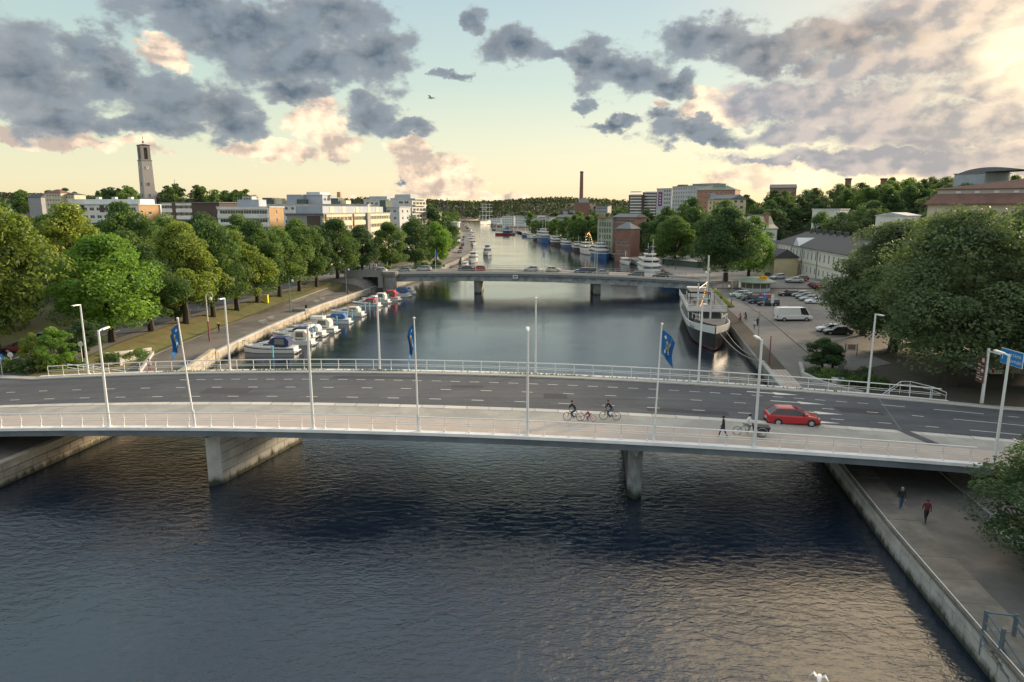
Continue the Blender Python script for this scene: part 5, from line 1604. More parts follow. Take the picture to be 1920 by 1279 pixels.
# harbour cranes
for px_, yt, Y, lb in ((838, 371, 1500, 'tallest dark harbour crane on the ridge line'), (831, 377, 1500, 'short harbour crane left of the tallest'), (868, 380, 1400, 'harbour crane right of the tallest, above the red light')):
    x = PX(px_, Y)[0]; t = thing('harbour_crane', lb, 'crane', (x, Y, 2)); z_ = ZT(px_, yt, Y) - 2
    b = MB()
    for sx in (-3, 3):
        for sy in (-3, 3): b.bar((sx, sy, 0), (sx * .4, sy * .4, z_ * .7), .45, n=4)
    for k in range(4): b.bar((-3 + k * .4, -3, z_ * .17 * k), (3 - k * .4, -3, z_ * .17 * (k + 1)), .3, n=4)
    b.build('crane_tower', 'roof_dark', t)
    b = MB(); b.box(-2, 2, -2, 2, z_ * .68, z_ * .82); b.build('cab', 'roof_dark', t)
    b = MB(); b.bar((0, 0, z_ * .8), (2.5, 0, z_), .5, n=4); b.bar((0, 0, z_ * .8), (-1.5, 0, z_), .4, n=4); b.bar((-1.5, 0, z_), (2.5, 0, z_), .3, n=4); b.build('jib', 'roof_dark', t)

# ================================================================== second bridge
B2 = thing('second_bridge', 'low concrete girder bridge carrying cars across the river, second from the camera', 'bridge')
def z2d(x): return 5.75 - 0.00055 * (x + 6) ** 2
def y2n(x): return 187.2 - 0.09 * x
xs2 = list(np.arange(-46, 66, 4.0))
def s2(y0, y1, dz, th, nm, m, xs=xs2):
    b = MB()
    b.loft([[(x, y2n(x) + y0, z2d(x) + dz), (x, y2n(x) + y1, z2d(x) + dz), (x, y2n(x) + y1, z2d(x) + dz - th), (x, y2n(x) + y0, z2d(x) + dz - th)] for x in xs])
    return b.build(nm, m, B2)
xi = [x for x in xs2 if -36 < x < 54]
s2(0.6, 13.4, -.7, 1.5, 'girder', 'pier_concrete', xi)
s2(0, 14, -.06, .62, 'deck_slab', 'deck_concrete')
s2(2.2, 11.8, 0.02, .07, 'road_surface', 'asphalt_grey')
s2(0.2, 2.19, .14, .2, 'footway', 'path_grey'); s2(11.81, 13.8, .14, .2, 'footway', 'path_grey')
s2(-.12, .18, .55, .6, 'parapet', 'granite_kerb', xi)
for x, nm in ((-9.6, 1), (23.4, 2)):
    b = MB(); y0 = y2n(x) + 1.2
    b.prism([(x - 1.0, y0 + .8), (x, y0), (x + 1.0, y0 + .8), (x + 1.3, y0 + 11), (x - .7, y0 + 11)], -1.5, 3.9)
    b.build('pier', 'stone_grey', B2)
mat('sign_yellow', (0.75, 0.42, 0.03), .6, var=0)
b = MB(); b.box(.2, 1.6, y2n(0) - .2, y2n(0) - .13, 4.4, 5.4); b.build('navigation_sign', 'frame_white', B2)
b = MB(); b.box(.5, 1.3, y2n(0) - .24, y2n(0) - .21, 4.8, 5.1); b.build('sign_mark', 'black_metal', B2)
t2r = thing('bridge_railing', 'dark steel railing along the far side of the second bridge', 'railing')
for (yo, tt) in ((13.7, t2r),):
    for dz in (1.1, .6):
        b = MB(); b.path([(x, y2n(x) + yo, z2d(x) + dz) for x in xi], .04, n=4); b.build('rail', 'steel', tt)
    pm = MB().bar((0, 0, 0), (0, 0, 1.1), .035, n=4).mesh('post', 'steel')
    for x in np.arange(-36, 54, 2.0): link('post', pm, tt, (x, y2n(x) + yo, z2d(x)))
t2r = thing('bridge_railing', 'steel railing along the near side of the second bridge', 'railing')
b = MB(); b.path([(x, y2n(x) + .03, z2d(x) + 1.05) for x in xi], .05, n=4); b.build('rail', 'steel', t2r)
pm = MB().bar((0, 0, .5), (0, 0, 1.05), .035, n=4).mesh('post', 'steel')
for x in np.arange(-36, 52, 2.0): link('post', pm, t2r, (x, y2n(x) + .03, z2d(x)))
# end pylon (round stone pedestal) and abutments with dark underpass
pxx = at(715, 530, 4)
t = thing('stone_pedestal', 'round stone pedestal at the left end of the second bridge', 'pedestal', (-33.6, 188.2, 0))
MB().loft([circ(1.75, -.5), circ(1.75, 4.6), circ(2.3, 5.6), circ(2.3, 6.3)]).build('pedestal_drum', 'stone_grey', t)
t = thing('bridge_abutment', 'concrete wall with a dark square underpass at the left end of the second bridge', 'abutment', (0, 0, 0))
vs, fs = facade(None, 11, 0, 5, [(5.2, .01, 9.5, 3.0)], rec=2.5)
b = MB(); Mx = Matrix.Translation((-46.5, 189.2, 1.7)) @ Matrix.Rotation(R(-5), 4, 'Z'); b.add([Mx @ Vector(v) for v in vs], fs); b.build('wall', 'concrete', t)
b = MB(); b.add([Mx @ Vector(v) for v in ((5.2, 2.4, 0), (9.5, 2.4, 0), (9.5, 2.4, 3), (5.2, 2.4, 3))], [(0, 1, 2, 3)]); b.build('underpass', 'black_metal', t)  # flat black sheet stands in for the shade inside the underpass
b = MB(); b.prism([(51.5, 184), (60, 183), (60, 196), (51.5, 196)], 1, 4.1); tag(b.build('bridge_abutment', 'stone_grey'), 'grey stone abutment at the right end of the second bridge by the ship stern', 'abutment')

# cross street of the second bridge
b = MB()
for (x0, x1) in ((50, 112), (-112, -40)):
    xs = np.linspace(x0, x1, 14)
    for a, c in zip(xs[:-1], xs[1:]):
        def zz(x, y):
            s = 1 if x > 0 else -1
            return gz(s, abs(x - bank(s, y)), y) + .09
        for ya, yb in ((187, 191), (191, 195), (195, 199)):
            o = y2n(0) - 187.2
            b.quad((a, ya, zz(a, ya)), (c, ya, zz(c, ya)), (c, yb, zz(c, yb)), (a, yb, zz(a, yb)))
tag(b.build('cross_street', 'asphalt_grey'), kind='structure')
# ================================================================== helpers for placing things on the ground
def gh(X, Y):
    s = 1 if X > 0 + bank(1, Y) - 2 else -1
    return gz(s, max(0, abs(X - bank(s, Y))), Y)


def G(x, y, dz=0.04):
    z = 2.5
    for _ in range(25):
        p = at(x, y, z)
        z = 0.5 * z + 0.5 * (gh(p.x, p.y) + dz)
    p = at(x, y, z); return Vector((p.x, p.y, gh(p.x, p.y) + dz))


def side_dir(side, Y):
    a, b = Vector((bank(side, Y), Y, 0)), Vector((bank(side, Y + 2), Y + 2, 0))
    return (b - a).normalized()


# ================================================================== lamps and flags on the near bridge
def lamp_proto():
    t = thing('bridge_lamp', 'lamp', 'street lamp', (0, 0, 0))
    b = MB(); b.bar((0, 0, 0), (0, 0, 8.2), .115, .085, n=8); b.box(-.16, .16, -.16, .16, -.02, .06); b.build('pole', 'lamp_metal', t)
    b = MB(); b.bar((0, -.06, 8.12), (0, .55, 8.2), .06, n=6); b.build('arm', 'lamp_metal', t)
    b = MB(); b.loft([[(-.13, .5, 8.13), (.13, .5, 8.13), (.11, .5, 8.25), (-.11, .5, 8.25)], [(-.14, 1.45, 8.20), (.14, 1.45, 8.20), (.10, 1.45, 8.28), (-.10, 1.45, 8.28)]]); hd = b.build('lamp_head', 'lamp_metal', t)
    MB().box(-.1, .1, .8, 1.35, 8.155, 8.17).build('lamp_glass', 'headlight', hd)
    return t


LP = lamp_proto()
near = [(-33.9, 'near side lamp standing left of the first blue flag'), (-16.0, 'near side lamp between the first and the second flag'), (1.2, 'near side lamp just left of the cyclists'), (18.2, 'near side lamp in front of the cargo bicycle'), (35.3, 'near side lamp at the right end, beside the blue direction signs')]
farl = [(-49.6, 'far side lamp at the left end of the far railing'), (-31.9, 'far side lamp beside the stone river wall'), (-14.5, 'far side lamp rising before the open water left of the middle flag'), (2.5, 'far side lamp in mid river behind the near middle lamp'), (19.4, 'far side lamp in front of the black ship'), (36.2, 'far side lamp before the giant trees by the stairs')]
first = True
for lst, v, rz in ((near, .015, 0), (farl, .992, math.pi)):
    for x, lb in lst:
        p = bp(x, v, .1)
        lb = 'tall white ' + lb
        if first:
            o = LP; first = False; o.location = p; o.rotation_euler = (0, 0, rz); o['label'] = lb; o['group'] = 'lamps along the near bridge'
        else:
            o = copy_tree(LP, p, rz, lb, 'lamps along the near bridge')

mat('flag_blue', (0.015, 0.13, 0.36), .8, var=.1)
mat('flag_yellow', (0.75, 0.50, 0.06), .8, var=0)
mat('flag_white', (0.75, 0.75, 0.75), .8, var=0)


def flag(x, lb, lean, wave, lbl2, spread):
    p = bp(x, .018, .1)
    t = thing('flagpole', lb, 'flagpole', p, 0, 'flagpoles along the near bridge')
    b = MB(); b.bar((0, 0, 0), (lean * .95, 0, 8.95), .075, .045, n=8); b.build('pole', 'white_paint', t)
    b = MB(); b.bar((0, 0, 0), (lean * .1, 0, 1.4), .10, n=8); b.build('pole_sleeve', 'lamp_metal', t)
    MB().sphere((lean, 0, 9.02), .1).build('finial', 'white_paint', t)
    # the hanging flag: a real sheet with folds
    f = thing('blue_flag', lbl2, 'flag', (p.x + lean * .9, p.y, p.z), 0, 'blue flags on the near bridge')
    n, m = 12, 14
    vs = []
    sg = 1 if spread > 0 else -1
    S = lambda u, w: Vector((sg * .08 + u * spread * (1 - .25 * w) + sg * .12 * math.sin(w * 4 + u * 3) * u, .22 * math.sin(u * 9 + w * 2) * (.3 + u), 8.6 - w * 1.75 - abs(u) * (.55 + wave * w * .5) - (.5 * u * u)))
    for j in range(m + 1):
        for i in range(n + 1): vs.append(S(i / n, j / m))
    b = MB(); b.add(vs, [(j * (n + 1) + i, j * (n + 1) + i + 1, (j + 1) * (n + 1) + i + 1, (j + 1) * (n + 1) + i) for j in range(m) for i in range(n)])
    me = smooth_mesh(b.mesh('cloth', 'flag_blue')); link('cloth', me, f)
    # emblem pieces follow the cloth: a gothic letter shape and small lilies
    def patch(u0, w0, su, sw, m_, pts):
        for off in (-.012, .012):
            b = MB(); b.add([S(u0 + a * su, w0 + c * sw) + Vector((0, off, 0)) for a, c in pts], [tuple(range(len(pts)))]); b.build('emblem', m_, f)
    lily = [(0, -1), (.5, -.2), (1, .1), (.4, .4), (.3, 1), (-.3, 1), (-.4, .4), (-1, .1), (-.5, -.2)]
    for (u0, w0) in ((.25, .22), (.75, .62), (.3, .78), (.72, .28)): patch(u0, w0, .09, .08, 'flag_white', lily)
    patch(.38, .5, .05, .16, 'flag_yellow', [(-1, -1), (1, -1), (1, 1), (-1, 1)])
    patch(.52, .46, .05, .12, 'flag_yellow', [(-1, -1), (1, -1), (1, 1), (-1, 1)])
    patch(.66, .52, .05, .16, 'flag_yellow', [(-1, -1), (1, -1), (1, 1), (-1, 1)])
    patch(.52, .33, .2, .04, 'flag_yellow', [(-1, -1), (1, -1), (1, 1), (-1, 1)])


flag(-26.2, 'leaning white flagpole on the left half of the near bridge', -.6, .3, 'blue flag with a yellow and white emblem, draped left of the leaning pole', -.75)
flag(-7.4, 'white flagpole in the middle, between the second and third near lamps', -.1, .8, 'blue flag hanging limp and narrow in the middle of the bridge', -.5)
flag(10.8, 'white flagpole right of the second cyclist, above the slim pier', .25, .2, 'blue flag with a yellow emblem, blown out to the right before the ship', 1.0)

# ================================================================== cars
CARC = {'red': (0.42, 0.012, 0.018), 'white': (0.70, 0.71, 0.72), 'silver': (0.42, 0.44, 0.45), 'black': (0.022, 0.024, 0.03), 'darkblue': (0.03, 0.05, 0.10), 'palegreen': (0.33, 0.43, 0.38), 'beige': (0.50, 0.45, 0.34), 'grey': (0.20, 0.215, 0.22), 'darkred': (0.20, 0.02, 0.02)}
for k, c in CARC.items(): mat('paint_' + k, c, 0.28, 0.15 if k in ('silver', 'grey') else 0, var=0, coat=.6, spec=.5)
mat('car_glass', (0.02, 0.025, 0.03), 0.06, var=0, spec=.8)
mat('plastic_black', (0.03, 0.03, 0.032), .6, var=0)
mat('plate', (.7, .7, .68), .5, var=0)


def car_proto(kind, L=4.3, W_=1.78, H=1.47):
    t = thing('parked_car', 'car', 'car', (0, 0, 0))
    h = W_ / 2
    b = MB()
    if kind == 'sedan': st = [(-.5, .80, .35, .78), (-.48, .95, .24, .90), (-.36, 1, .20, .98), (-.1, 1, .19, .95), (.14, 1, .19, .94), (.30, .99, .19, .88), (.42, .94, .22, .79), (.485, .84, .26, .66), (.5, .72, .32, .56)]
    elif kind == 'van': st = [(-.5, .9, .4, 1.05), (-.49, .97, .35, 1.15), (-.3, 1, .33, 1.2), (.1, 1, .33, 1.2), (.33, 1, .33, 1.2), (.40, .98, .33, 1.08), (.47, .94, .36, .96), (.5, .8, .4, .8)]
    else: st = [(-.5, .84, .35, .82), (-.485, .95, .24, .95), (-.40, 1, .20, 1.0), (-.1, 1, .19, .96), (.17, 1, .19, .94), (.30, .99, .19, .90), (.42, .93, .22, .80), (.485, .82, .26, .66), (.5, .70, .32, .56)]
    rings = []
    for fx, fw, zb, zt in st:
        w = h * fw; x = fx * L
        rings.append([(x, -w * .9, zb), (x, w * .9, zb), (x, w, zb + .14), (x, w, zt - .16), (x, w * .94, zt - .03), (x, w * .8, zt), (x, -w * .8, zt), (x, -w * .94, zt - .03), (x, -w, zt - .16), (x, -w, zb + .14)])
    b.loft(rings)
    # cabin: base and roof outline
    if kind == 'sedan': xb0, xb1, xr0, xr1, zb_ = -.40, .20, -.24, .04, .93
    elif kind == 'van': xb0, xb1, xr0, xr1, zb_ = -.495, .40, -.49, .27, 1.15
    elif kind == 'wagon': xb0, xb1, xr0, xr1, zb_ = -.49, .20, -.45, .05, .95
    else: xb0, xb1, xr0, xr1, zb_ = -.465, .25, -.33, .02, .94
    wb_, wr_ = h * .90, h * (.70 if kind != 'van' else .86)
    base = [Vector((xb0 * L, -wb_, zb_)), Vector((xb1 * L, -wb_, zb_)), Vector((xb1 * L, wb_, zb_)), Vector((xb0 * L, wb_, zb_))]
    zr = H - .07
    roof = [Vector((xr0 * L, -wr_, zr)), Vector((xr1 * L, -wr_, zr)), Vector((xr1 * L, wr_, zr)), Vector((xr0 * L, wr_, zr))]
    # roof skin, slightly domed
    cr_ = [Vector((p.x * .8 + (xr0 + xr1) * L * .1, p.y * .7, H)) for p in roof]
    b.add(roof + cr_, [(0, 1, 5, 4), (1, 2, 6, 5), (2, 3, 7, 6), (3, 0, 4, 7), (4, 5, 6, 7)])
    for i in range(4): b.bar(base[i], roof[i], .055, n=4)
    for s in (0, 3): # middle pillar
        f = .45
        b.bar(base[s].lerp(base[1 if s == 0 else 2], f), roof[s].lerp(roof[1 if s == 0 else 2], f), .04, n=4)
    if kind == 'van':
        # closed cargo sides
        for s in (-1, 1):
            k0, k1 = (0, 1) if s < 0 else (3, 2)
            q0, q1 = base[k0], base[k0].lerp(base[k1], .74); r0, r1 = roof[k0], roof[k0].lerp(roof[k1], .80)
            o = Vector((0, s * .02, 0)); b.add([q0 + o, q1 + o, r1 + o, r0 + o], [(0, 1, 2, 3)])
        o = Vector((-.02, 0, 0)); b.add([base[3] + o, base[0] + o, roof[0] + o, roof[3] + o], [(0, 1, 2, 3)])
    me = b.mesh('body', 'paint_silver'); bd = link('body', me, t)
    def win(nm, a, c, d, e):
        m = MB(); m.add([a, c, d, e], [(0, 1, 2, 3)]); m.build(nm, 'car_glass', t)
    win('windscreen', base[1], base[2], roof[2], roof[1]); 
    if kind != 'van': win('rear_window', base[3], base[0], roof[0], roof[3])
    win('side_window', base[0], base[1], roof[1], roof[0]); win('side_window', base[2], base[3], roof[3], roof[2])
    r = .31 if kind != 'van' else .36
    ty = MB(); n = 14
    ty.loft([[(r * k_ * math.cos(2 * math.pi * i / n), y, r * k_ * math.sin(2 * math.pi * i / n)) for i in range(n)] for k_, y in ((.9, -.1), (1, -.06), (1, .06), (.9, .1))])
    tm = ty.mesh('tyre', 'rubber')
    rm = MB()
    for s in (-1, 1):
        rm.add([(0, s * .105, 0)] + [(r * .62 * math.cos(2 * math.pi * i / 10), s * .10, r * .62 * math.sin(2 * math.pi * i / 10)) for i in range(10)], [(0, 1 + i, 1 + (i + 1) % 10) for i in range(10)])
    rmm = rm.mesh('rim', 'alloy')
    for fx in (-.31, .31):
        for s in (-1, 1):
            w = link('wheel', tm, t, (fx * L, s * (h - .09), r)); link('rim', rmm, w)
            am = MB(); n2 = 10
            am.add([(fx * L, s * (h + .004), r)] + [(fx * L + (r + .06) * math.cos(math.pi * i / n2), s * (h + .004), r + (r + .05) * math.sin(math.pi * i / n2)) for i in range(n2 + 1)], [(0, 1 + i, 2 + i) for i in range(n2)])
            am.build('wheel_arch', 'plastic_black', t)
    for s in (-1, 1):
        MB().add([(.455 * L, s * h * .88, .62), (.492 * L, s * h * .60, .60), (.488 * L, s * h * .58, .72), (.43 * L, s * h * .90, .76)], [(0, 1, 2, 3)]).build('headlight', 'headlight', t)
        z0_, z1_ = (.62, .86) if kind != 'van' else (.6, 1.1)
        MB().box(-.502 * L, -.485 * L, s * h * .62 if s > 0 else -h * .93, s * h * .93 if s > 0 else -h * .62, z0_, z1_).build('tail_light', 'tail_light', t)
        MB().box(.17 * L, .19 * L + .1, s * h if s > 0 else -h - .16, h + .16 if s > 0 else -h, zb_ + .02, zb_ + .16).build('mirror', 'paint_silver', t)
    MB().box(-.508 * L, -.5 * L, -.25, .25, .48, .6).build('number_plate', 'plate', t)
    MB().box(-.505 * L, .49 * L, -h * .9, h * .9, .17, .215).build('underside', 'plastic_black', t)
    return t


PROTO = {k: car_proto(k, *a) for k, a in {'hatch': (4.3, 1.8, 1.5), 'sedan': (4.6, 1.8, 1.45), 'wagon': (4.6, 1.82, 1.52), 'van': (6.9, 2.0, 2.65)}.items()}
used = set()


def car(kind, pos, rz, color, label, group, s=1.0, name='parked_car'):
    if kind not in used:
        used.add(kind); o = PROTO[kind]; o.location = pos; o.rotation_euler = (0, 0, rz); o['label'] = label
        def sw(o_):
            for sl in getattr(o_, 'material_slots', []):
                if sl.link == 'DATA' and sl.material and sl.material.name == 'paint_silver': sl.link = 'OBJECT'; sl.material = MATS['paint_' + color]
            for ch in kids(o_): sw(ch)
        PENDING.append((o, sw))
        if group: o['group'] = group
    else:
        o = copy_tree(PROTO[kind], pos, rz, label, group, swap={'paint_silver': 'paint_' + color})
        o.scale = (s, s, s)
        if not group and 'group' in o: del o['group']
    o.name = name
    return o


PENDING = []
# plaza car park
cp = 'cars parked on the plaza'
aL = R(180 - 8)
for (x, y, k, c, a, lb) in [
    (1386, 556, 'wagon', 'white', aL, 'white car nearest the kiosk, first in the left parking row'), (1398, 560, 'hatch', 'palegreen', aL, 'pale green car second in the left parking row'),
    (1409, 564, 'hatch', 'black', aL, 'dark car third in the left parking row'), (1428, 563, 'wagon', 'red', aL, 'red estate car in the left parking row'),
    (1421, 569, 'hatch', 'darkblue', aL, 'dark blue hatchback in front of the red estate car'), (1440, 573, 'wagon', 'black', aL, 'black tall car with glowing tail lights at the end of the left row'),
    (1478, 555, 'wagon', 'black', aL, 'black car parked apart at the head of the right parking row'), (1500, 556, 'hatch', 'silver', aL, 'silver car second in the right parking row'),
    (1509, 560, 'hatch', 'grey', aL, 'grey car in the middle of the right parking row'), (1518, 564, 'sedan', 'silver', aL, 'light silver saloon fourth in the right parking row'),
    (1529, 569, 'sedan', 'white', aL, 'white saloon nearest in the right parking row'), (1478, 588, 'hatch', 'white', R(8), 'white car mostly hidden behind the big van'),
    (1487, 592, 'sedan', 'silver', R(8), 'silver roof just showing above the big van'),
    (1556, 622, 'sedan', 'white', aL, 'white car half under the hanging branches'), (1570, 627, 'sedan', 'black', aL, 'dark car beside the white one under the branches'),
]:
    p = G(x, y); car(k, p, a, c, lb, cp)
p = G(1487, 601); car('van', p, R(2), 'white', 'large white delivery van parked sideways on the cobbled plaza', None, name='delivery_van')
for (x, y, k, c, a, lb) in [(1489, 529, 'sedan', 'silver', R(175), 'silver saloon driving across the street junction'), (1500, 526, 'hatch', 'darkred', R(175), 'dark red car right behind the silver saloon at the junction'),
                            (1527, 539, 'hatch', 'darkred', R(100), 'dark red car waiting at the zebra crossing'), (1441, 521, 'wagon', 'black', R(260), 'black car with lit headlights beside the kiosk roof'), (1458, 523, 'hatch', 'silver', R(200), 'pale car turning beside the black one at the junction')]:
    car(k, G(x, y, .1), a, c, lb, 'cars at the junction', name='car')
for i, (x, y) in enumerate([(1178, 463), (1186, 465), (1194, 467), (1203, 471), (1212, 475), (1222, 478), (1232, 482)]):
    car('hatch', G(x, y), R(200), ('white', 'silver', 'black', 'white', 'darkblue', 'silver', 'black')[i], '%s parked %s from the brick house on the far right quay' % (('white car', 'silver car', 'black car', 'white car', 'dark blue car', 'silver car', 'black car')[i], ORD[i]), 'cars parked on the far right quay')
for i, (x, y) in enumerate([(862, 474), (864, 467), (867, 461), (869, 456), (868, 451), (870, 446)]):
    car('hatch', G(x, y), R(100), ('silver', 'darkred', 'black', 'white', 'grey', 'black')[i], '%s parked %s on the far left quay' % (('silver car', 'dark red car', 'black car', 'white car', 'grey car', 'black car')[i], ORD[i]), 'cars parked on the far left quay')
# second bridge traffic
for (x, y, k, c, a, lb) in [(712, 518, 'hatch', 'white', 180, 'white car above the round stone pedestal'), (757, 514, 'hatch', 'grey', 180, 'grey car second from the left end of the second bridge'), (795, 509, 'hatch', 'silver', 180, 'bright silver car left on the second bridge'),
                            (873, 509, 'hatch', 'darkblue', 180, 'dark car just ahead of the red one on the second bridge'), (897, 508, 'hatch', 'red', 180, 'red car on the second bridge'), (996, 509, 'hatch', 'silver', 180, 'silver car in mid span of the second bridge'),
                            (1038, 508, 'hatch', 'beige', 0, 'beige car with a rounded roof on the second bridge'), (1092, 509, 'wagon', 'darkblue', 180, 'dark blue estate in front of the right pier of the second bridge'), (1107, 511, 'hatch', 'black', 180, 'black car close behind the dark blue estate'),
                            (1126, 514, 'sedan', 'grey', 180, 'low grey car in the near lane over the right pier'), (1192, 513, 'wagon', 'black', 180, 'long black car right on the second bridge'), (1238, 518, 'sedan', 'black', 180, 'last black car at the right end of the second bridge')]:
    p0 = at(x, y, 5.0)
    Yc = y2n(p0.x) + (8.8 if y < 512 else 4.6)
    car(k, (p0.x * Yc / p0.y, Yc, z2d(p0.x) + .03), R(a - 5), c, lb, 'cars on the second bridge', name='car')
for (x, y, k, c, a, lb) in [(40, 659, 'hatch', 'darkred', 200, 'red car driving on the left street below the yellow green tree'), (92, 640, 'sedan', 'silver', 22, 'pale car half hidden under the trees on the left street'), (674, 501, 'hatch', 'white', 160, 'white car at the junction left of the second bridge'), (717, 497, 'hatch', 'beige', 170, 'beige car behind the double lamps at the second bridge')]:
    car(k, G(x, y, .08), R(a), c, lb, 'cars on the left street', name='car')
rc = car('hatch', Vector((23.7, 55.5, zd(23.7) + .02)), R(-7), 'red', 'bright red hatchback driving on the near bridge', None, name='red_car')
for o, sw in PENDING: sw(o)

# ================================================================== motor boats at the left quay
for k, c in {'hull_white': (.68, .68, .66), 'canopy_navy': (.02, .035, .11), 'canopy_blue': (.03, .12, .36), 'canopy_red': (.36, .03, .04), 'canopy_cream': (.60, .56, .50), 'hull_black': (.02, .021, .024), 'hull_blue': (.03, .10, .25), 'hull_red': (.28, .05, .035), 'antifoul': (.19, .06, .045), 'deck_wood': (.20, .15, .11), 'buoy_orange': (.8, .25, .03)}.items():
    mat(k, c, .4 if 'hull' in k else .75, var=.08, spec=.5)
mat('post_blue', (.22, .55, .68), .6, var=.15)


def hull(b, L, Bm, zs, mi=0, draft=.35, bow=.35, sheer=.25, n=9, transom=.85, mi_low=None, stripe=None, full=.55):
    rings = []
    for i in range(n):
        f = i / (n - 1); x = -L / 2 + f * L
        w = Bm / 2 * (transom + (1 - transom) * math.sin(min(1, f / .4) * math.pi / 2)) if f < full else Bm / 2 * max(.02, (1 - ((f - full) / (1 - full)) ** 2.2))
        z = zs + sheer * f * f
        rings.append([(x, -w, z), (x - .0, -w * .86, .05), (x, 0, -draft * (1 - f ** 4 * .8)), (x, w * .86, .05), (x, w, z)])
    b.loft(rings, mi)
    return rings


def motor_boat(pos, rz, L, Bm, label, canopy, kind='cabin', stripe='canopy_navy'):
    t = thing('motor_boat', label, 'motor boat', pos, rz, 'motor boats moored at the left quay')
    b = MB(); R_ = hull(b, L, Bm, .95, sheer=.35); link('hull', b.mesh('hull', 'hull_white'), t)
    b = MB()
    for s in (0, 4):
        for a, c in zip(R_[:-1], R_[1:]):
            p, q = Vector(a[s]), Vector(c[s]); o = Vector((0, -.015 if s == 0 else .015, 0))
            p1, q1 = Vector(a[1 if s == 0 else 3]), Vector(c[1 if s == 0 else 3])
            b.add([p.lerp(p1, .22) + o, q.lerp(q1, .22) + o, q.lerp(q1, .36) + o, p.lerp(p1, .36) + o], [(0, 1, 2, 3)])
    b.build('stripe', stripe, t)
    cw = Bm * .38
    # cabin trunk forward, windscreen, cockpit canopy aft
    b = MB(); b.loft([[(x, -w, 1.0), (x, w, 1.0), (x, w * .75, z), (x, -w * .75, z)] for x, w, z in ((-L * .12, cw, 1.75), (L * .08, cw, 1.72), (L * .22, cw * .8, 1.5), (L * .34, cw * .35, 1.22))])
    cb = b.build('cabin', 'hull_white', t)
    b = MB()
    for s in (-1, 1): b.add([(-L * .08, s * cw * .93, 1.28), (L * .10, s * cw * .93, 1.26), (L * .08, s * cw * .84, 1.52), (-L * .08, s * cw * .84, 1.55)], [(0, 1, 2, 3)])
    b.build('cabin_window', 'car_glass', cb)
    zc = 2.55 if kind != 'low' else 2.05
    b = MB(); b.loft([[(x, -w, z0), (x, w, z0), (x, w * .82, z), (x, -w * .82, z)] for x, w, z0, z in ((-L * .40, cw * 1.05, 1.1, zc - .5), (-L * .34, cw * 1.05, 1.1, zc), (-L * .10, cw * 1.0, 1.3, zc), (-L * .0, cw * .9, 1.7, 1.74))])
    cn = b.build('canopy', canopy, t)
    b = MB()
    for s in (-1, 1): b.add([(-L * .32, s * cw * 1.02, 1.45), (-L * .13, s * cw * 1.0, 1.5), (-L * .14, s * cw * .88, zc - .2), (-L * .31, s * cw * .9, zc - .2)], [(0, 1, 2, 3)])
    b.add([(-L * .075, -cw * .8, 1.72), (-L * .075, cw * .8, 1.72), (-L * .095, cw * .72, zc - .1), (-L * .095, -cw * .72, zc - .1)], [(0, 1, 2, 3)])
    b.build('canopy_window', 'glass_warm', cn)
    if kind == 'fly':
        b = MB(); b.box(-L * .25, L * .02, -cw * .8, cw * .8, zc + .01, zc + .5); b.bar((-L * .2, 0, zc), (-L * .22, 0, zc + 1.1), .05, n=5); b.build('flybridge', 'hull_white', t)
    b = MB()
    pts = []
    for i in range(7):
        f = .55 + .45 * i / 6; k = min(8, int(round(f * 8))); r_ = R_[k]
        pts.append(Vector((-L / 2 + f * L, 0, r_[0][2] + .62)))
    pl = [Vector((R_[k][0][0], R_[k][0][1] * .92, R_[k][0][2] + .6)) for k in (4, 5, 6, 7, 8)]; pr = [Vector((p.x, -p.y, p.z)) for p in pl]
    pl[-1].x += .25; pr[-1].x += .25
    b.path(pl, .025, n=4); b.path(pr, .025, n=4); b.bar(pl[-1], pr[-1], .025, n=4)
    for p in pl + pr: b.bar(p, (p.x, p.y, p.z - .6), .02, n=4)
    b.build('bow_rail', 'steel', t)
    b = MB(); b.box(-L * .5 - .55, -L * .5, -Bm * .36, Bm * .36, .25, .34); b.build('swim_platform', 'hull_white', t)
    return t


boats = [(507, 660, 8.6, 2.9, 'canopy_navy', 'cabin', 'canopy_navy', 'white cabin boat with a navy canopy, nearest to the near bridge'), (548, 646, 7.4, 2.7, 'canopy_cream', 'cabin', 'hull_white', 'white boat with a tall cream canopy, second in the row'),
         (551, 634, 7.6, 2.6, 'canopy_navy', 'low', 'canopy_navy', 'low white boat with a small navy canopy, behind the cream topped one'), (588, 622, 8.8, 3.0, 'canopy_cream', 'fly', 'canopy_navy', 'large white cruiser with an upper steering deck'),
         (571, 629, 7.6, 2.6, 'hull_white', 'low', 'canopy_navy', 'white open boat tucked left of the large cruiser'),
         (621, 606, 7.8, 2.7, 'canopy_blue', 'low', 'canopy_blue', 'white boat with a bright blue canopy and blue stripe'), (650, 592, 7.4, 2.7, 'canopy_cream', 'low', 'hull_white', 'sleek white boat alone before the gap in the row'),
         (686, 575, 6.8, 2.6, 'canopy_red', 'low', 'canopy_navy', 'white boat with a red canopy just past the gap'), (704, 568, 7.0, 2.6, 'hull_white', 'cabin', 'canopy_navy', 'white cabin boat between the two red topped boats'),
         (722, 563, 7.6, 2.8, 'canopy_red', 'cabin', 'canopy_red', 'white boat with a tall red canopy'), (744, 556, 7.0, 2.7, 'canopy_blue', 'cabin', 'hull_white', 'boat with a slanted blue and white canopy near the second bridge'),
         (764, 551, 4.6, 1.9, 'hull_white', 'low', 'hull_red', 'small boat with a red hull stripe, last in the row')]
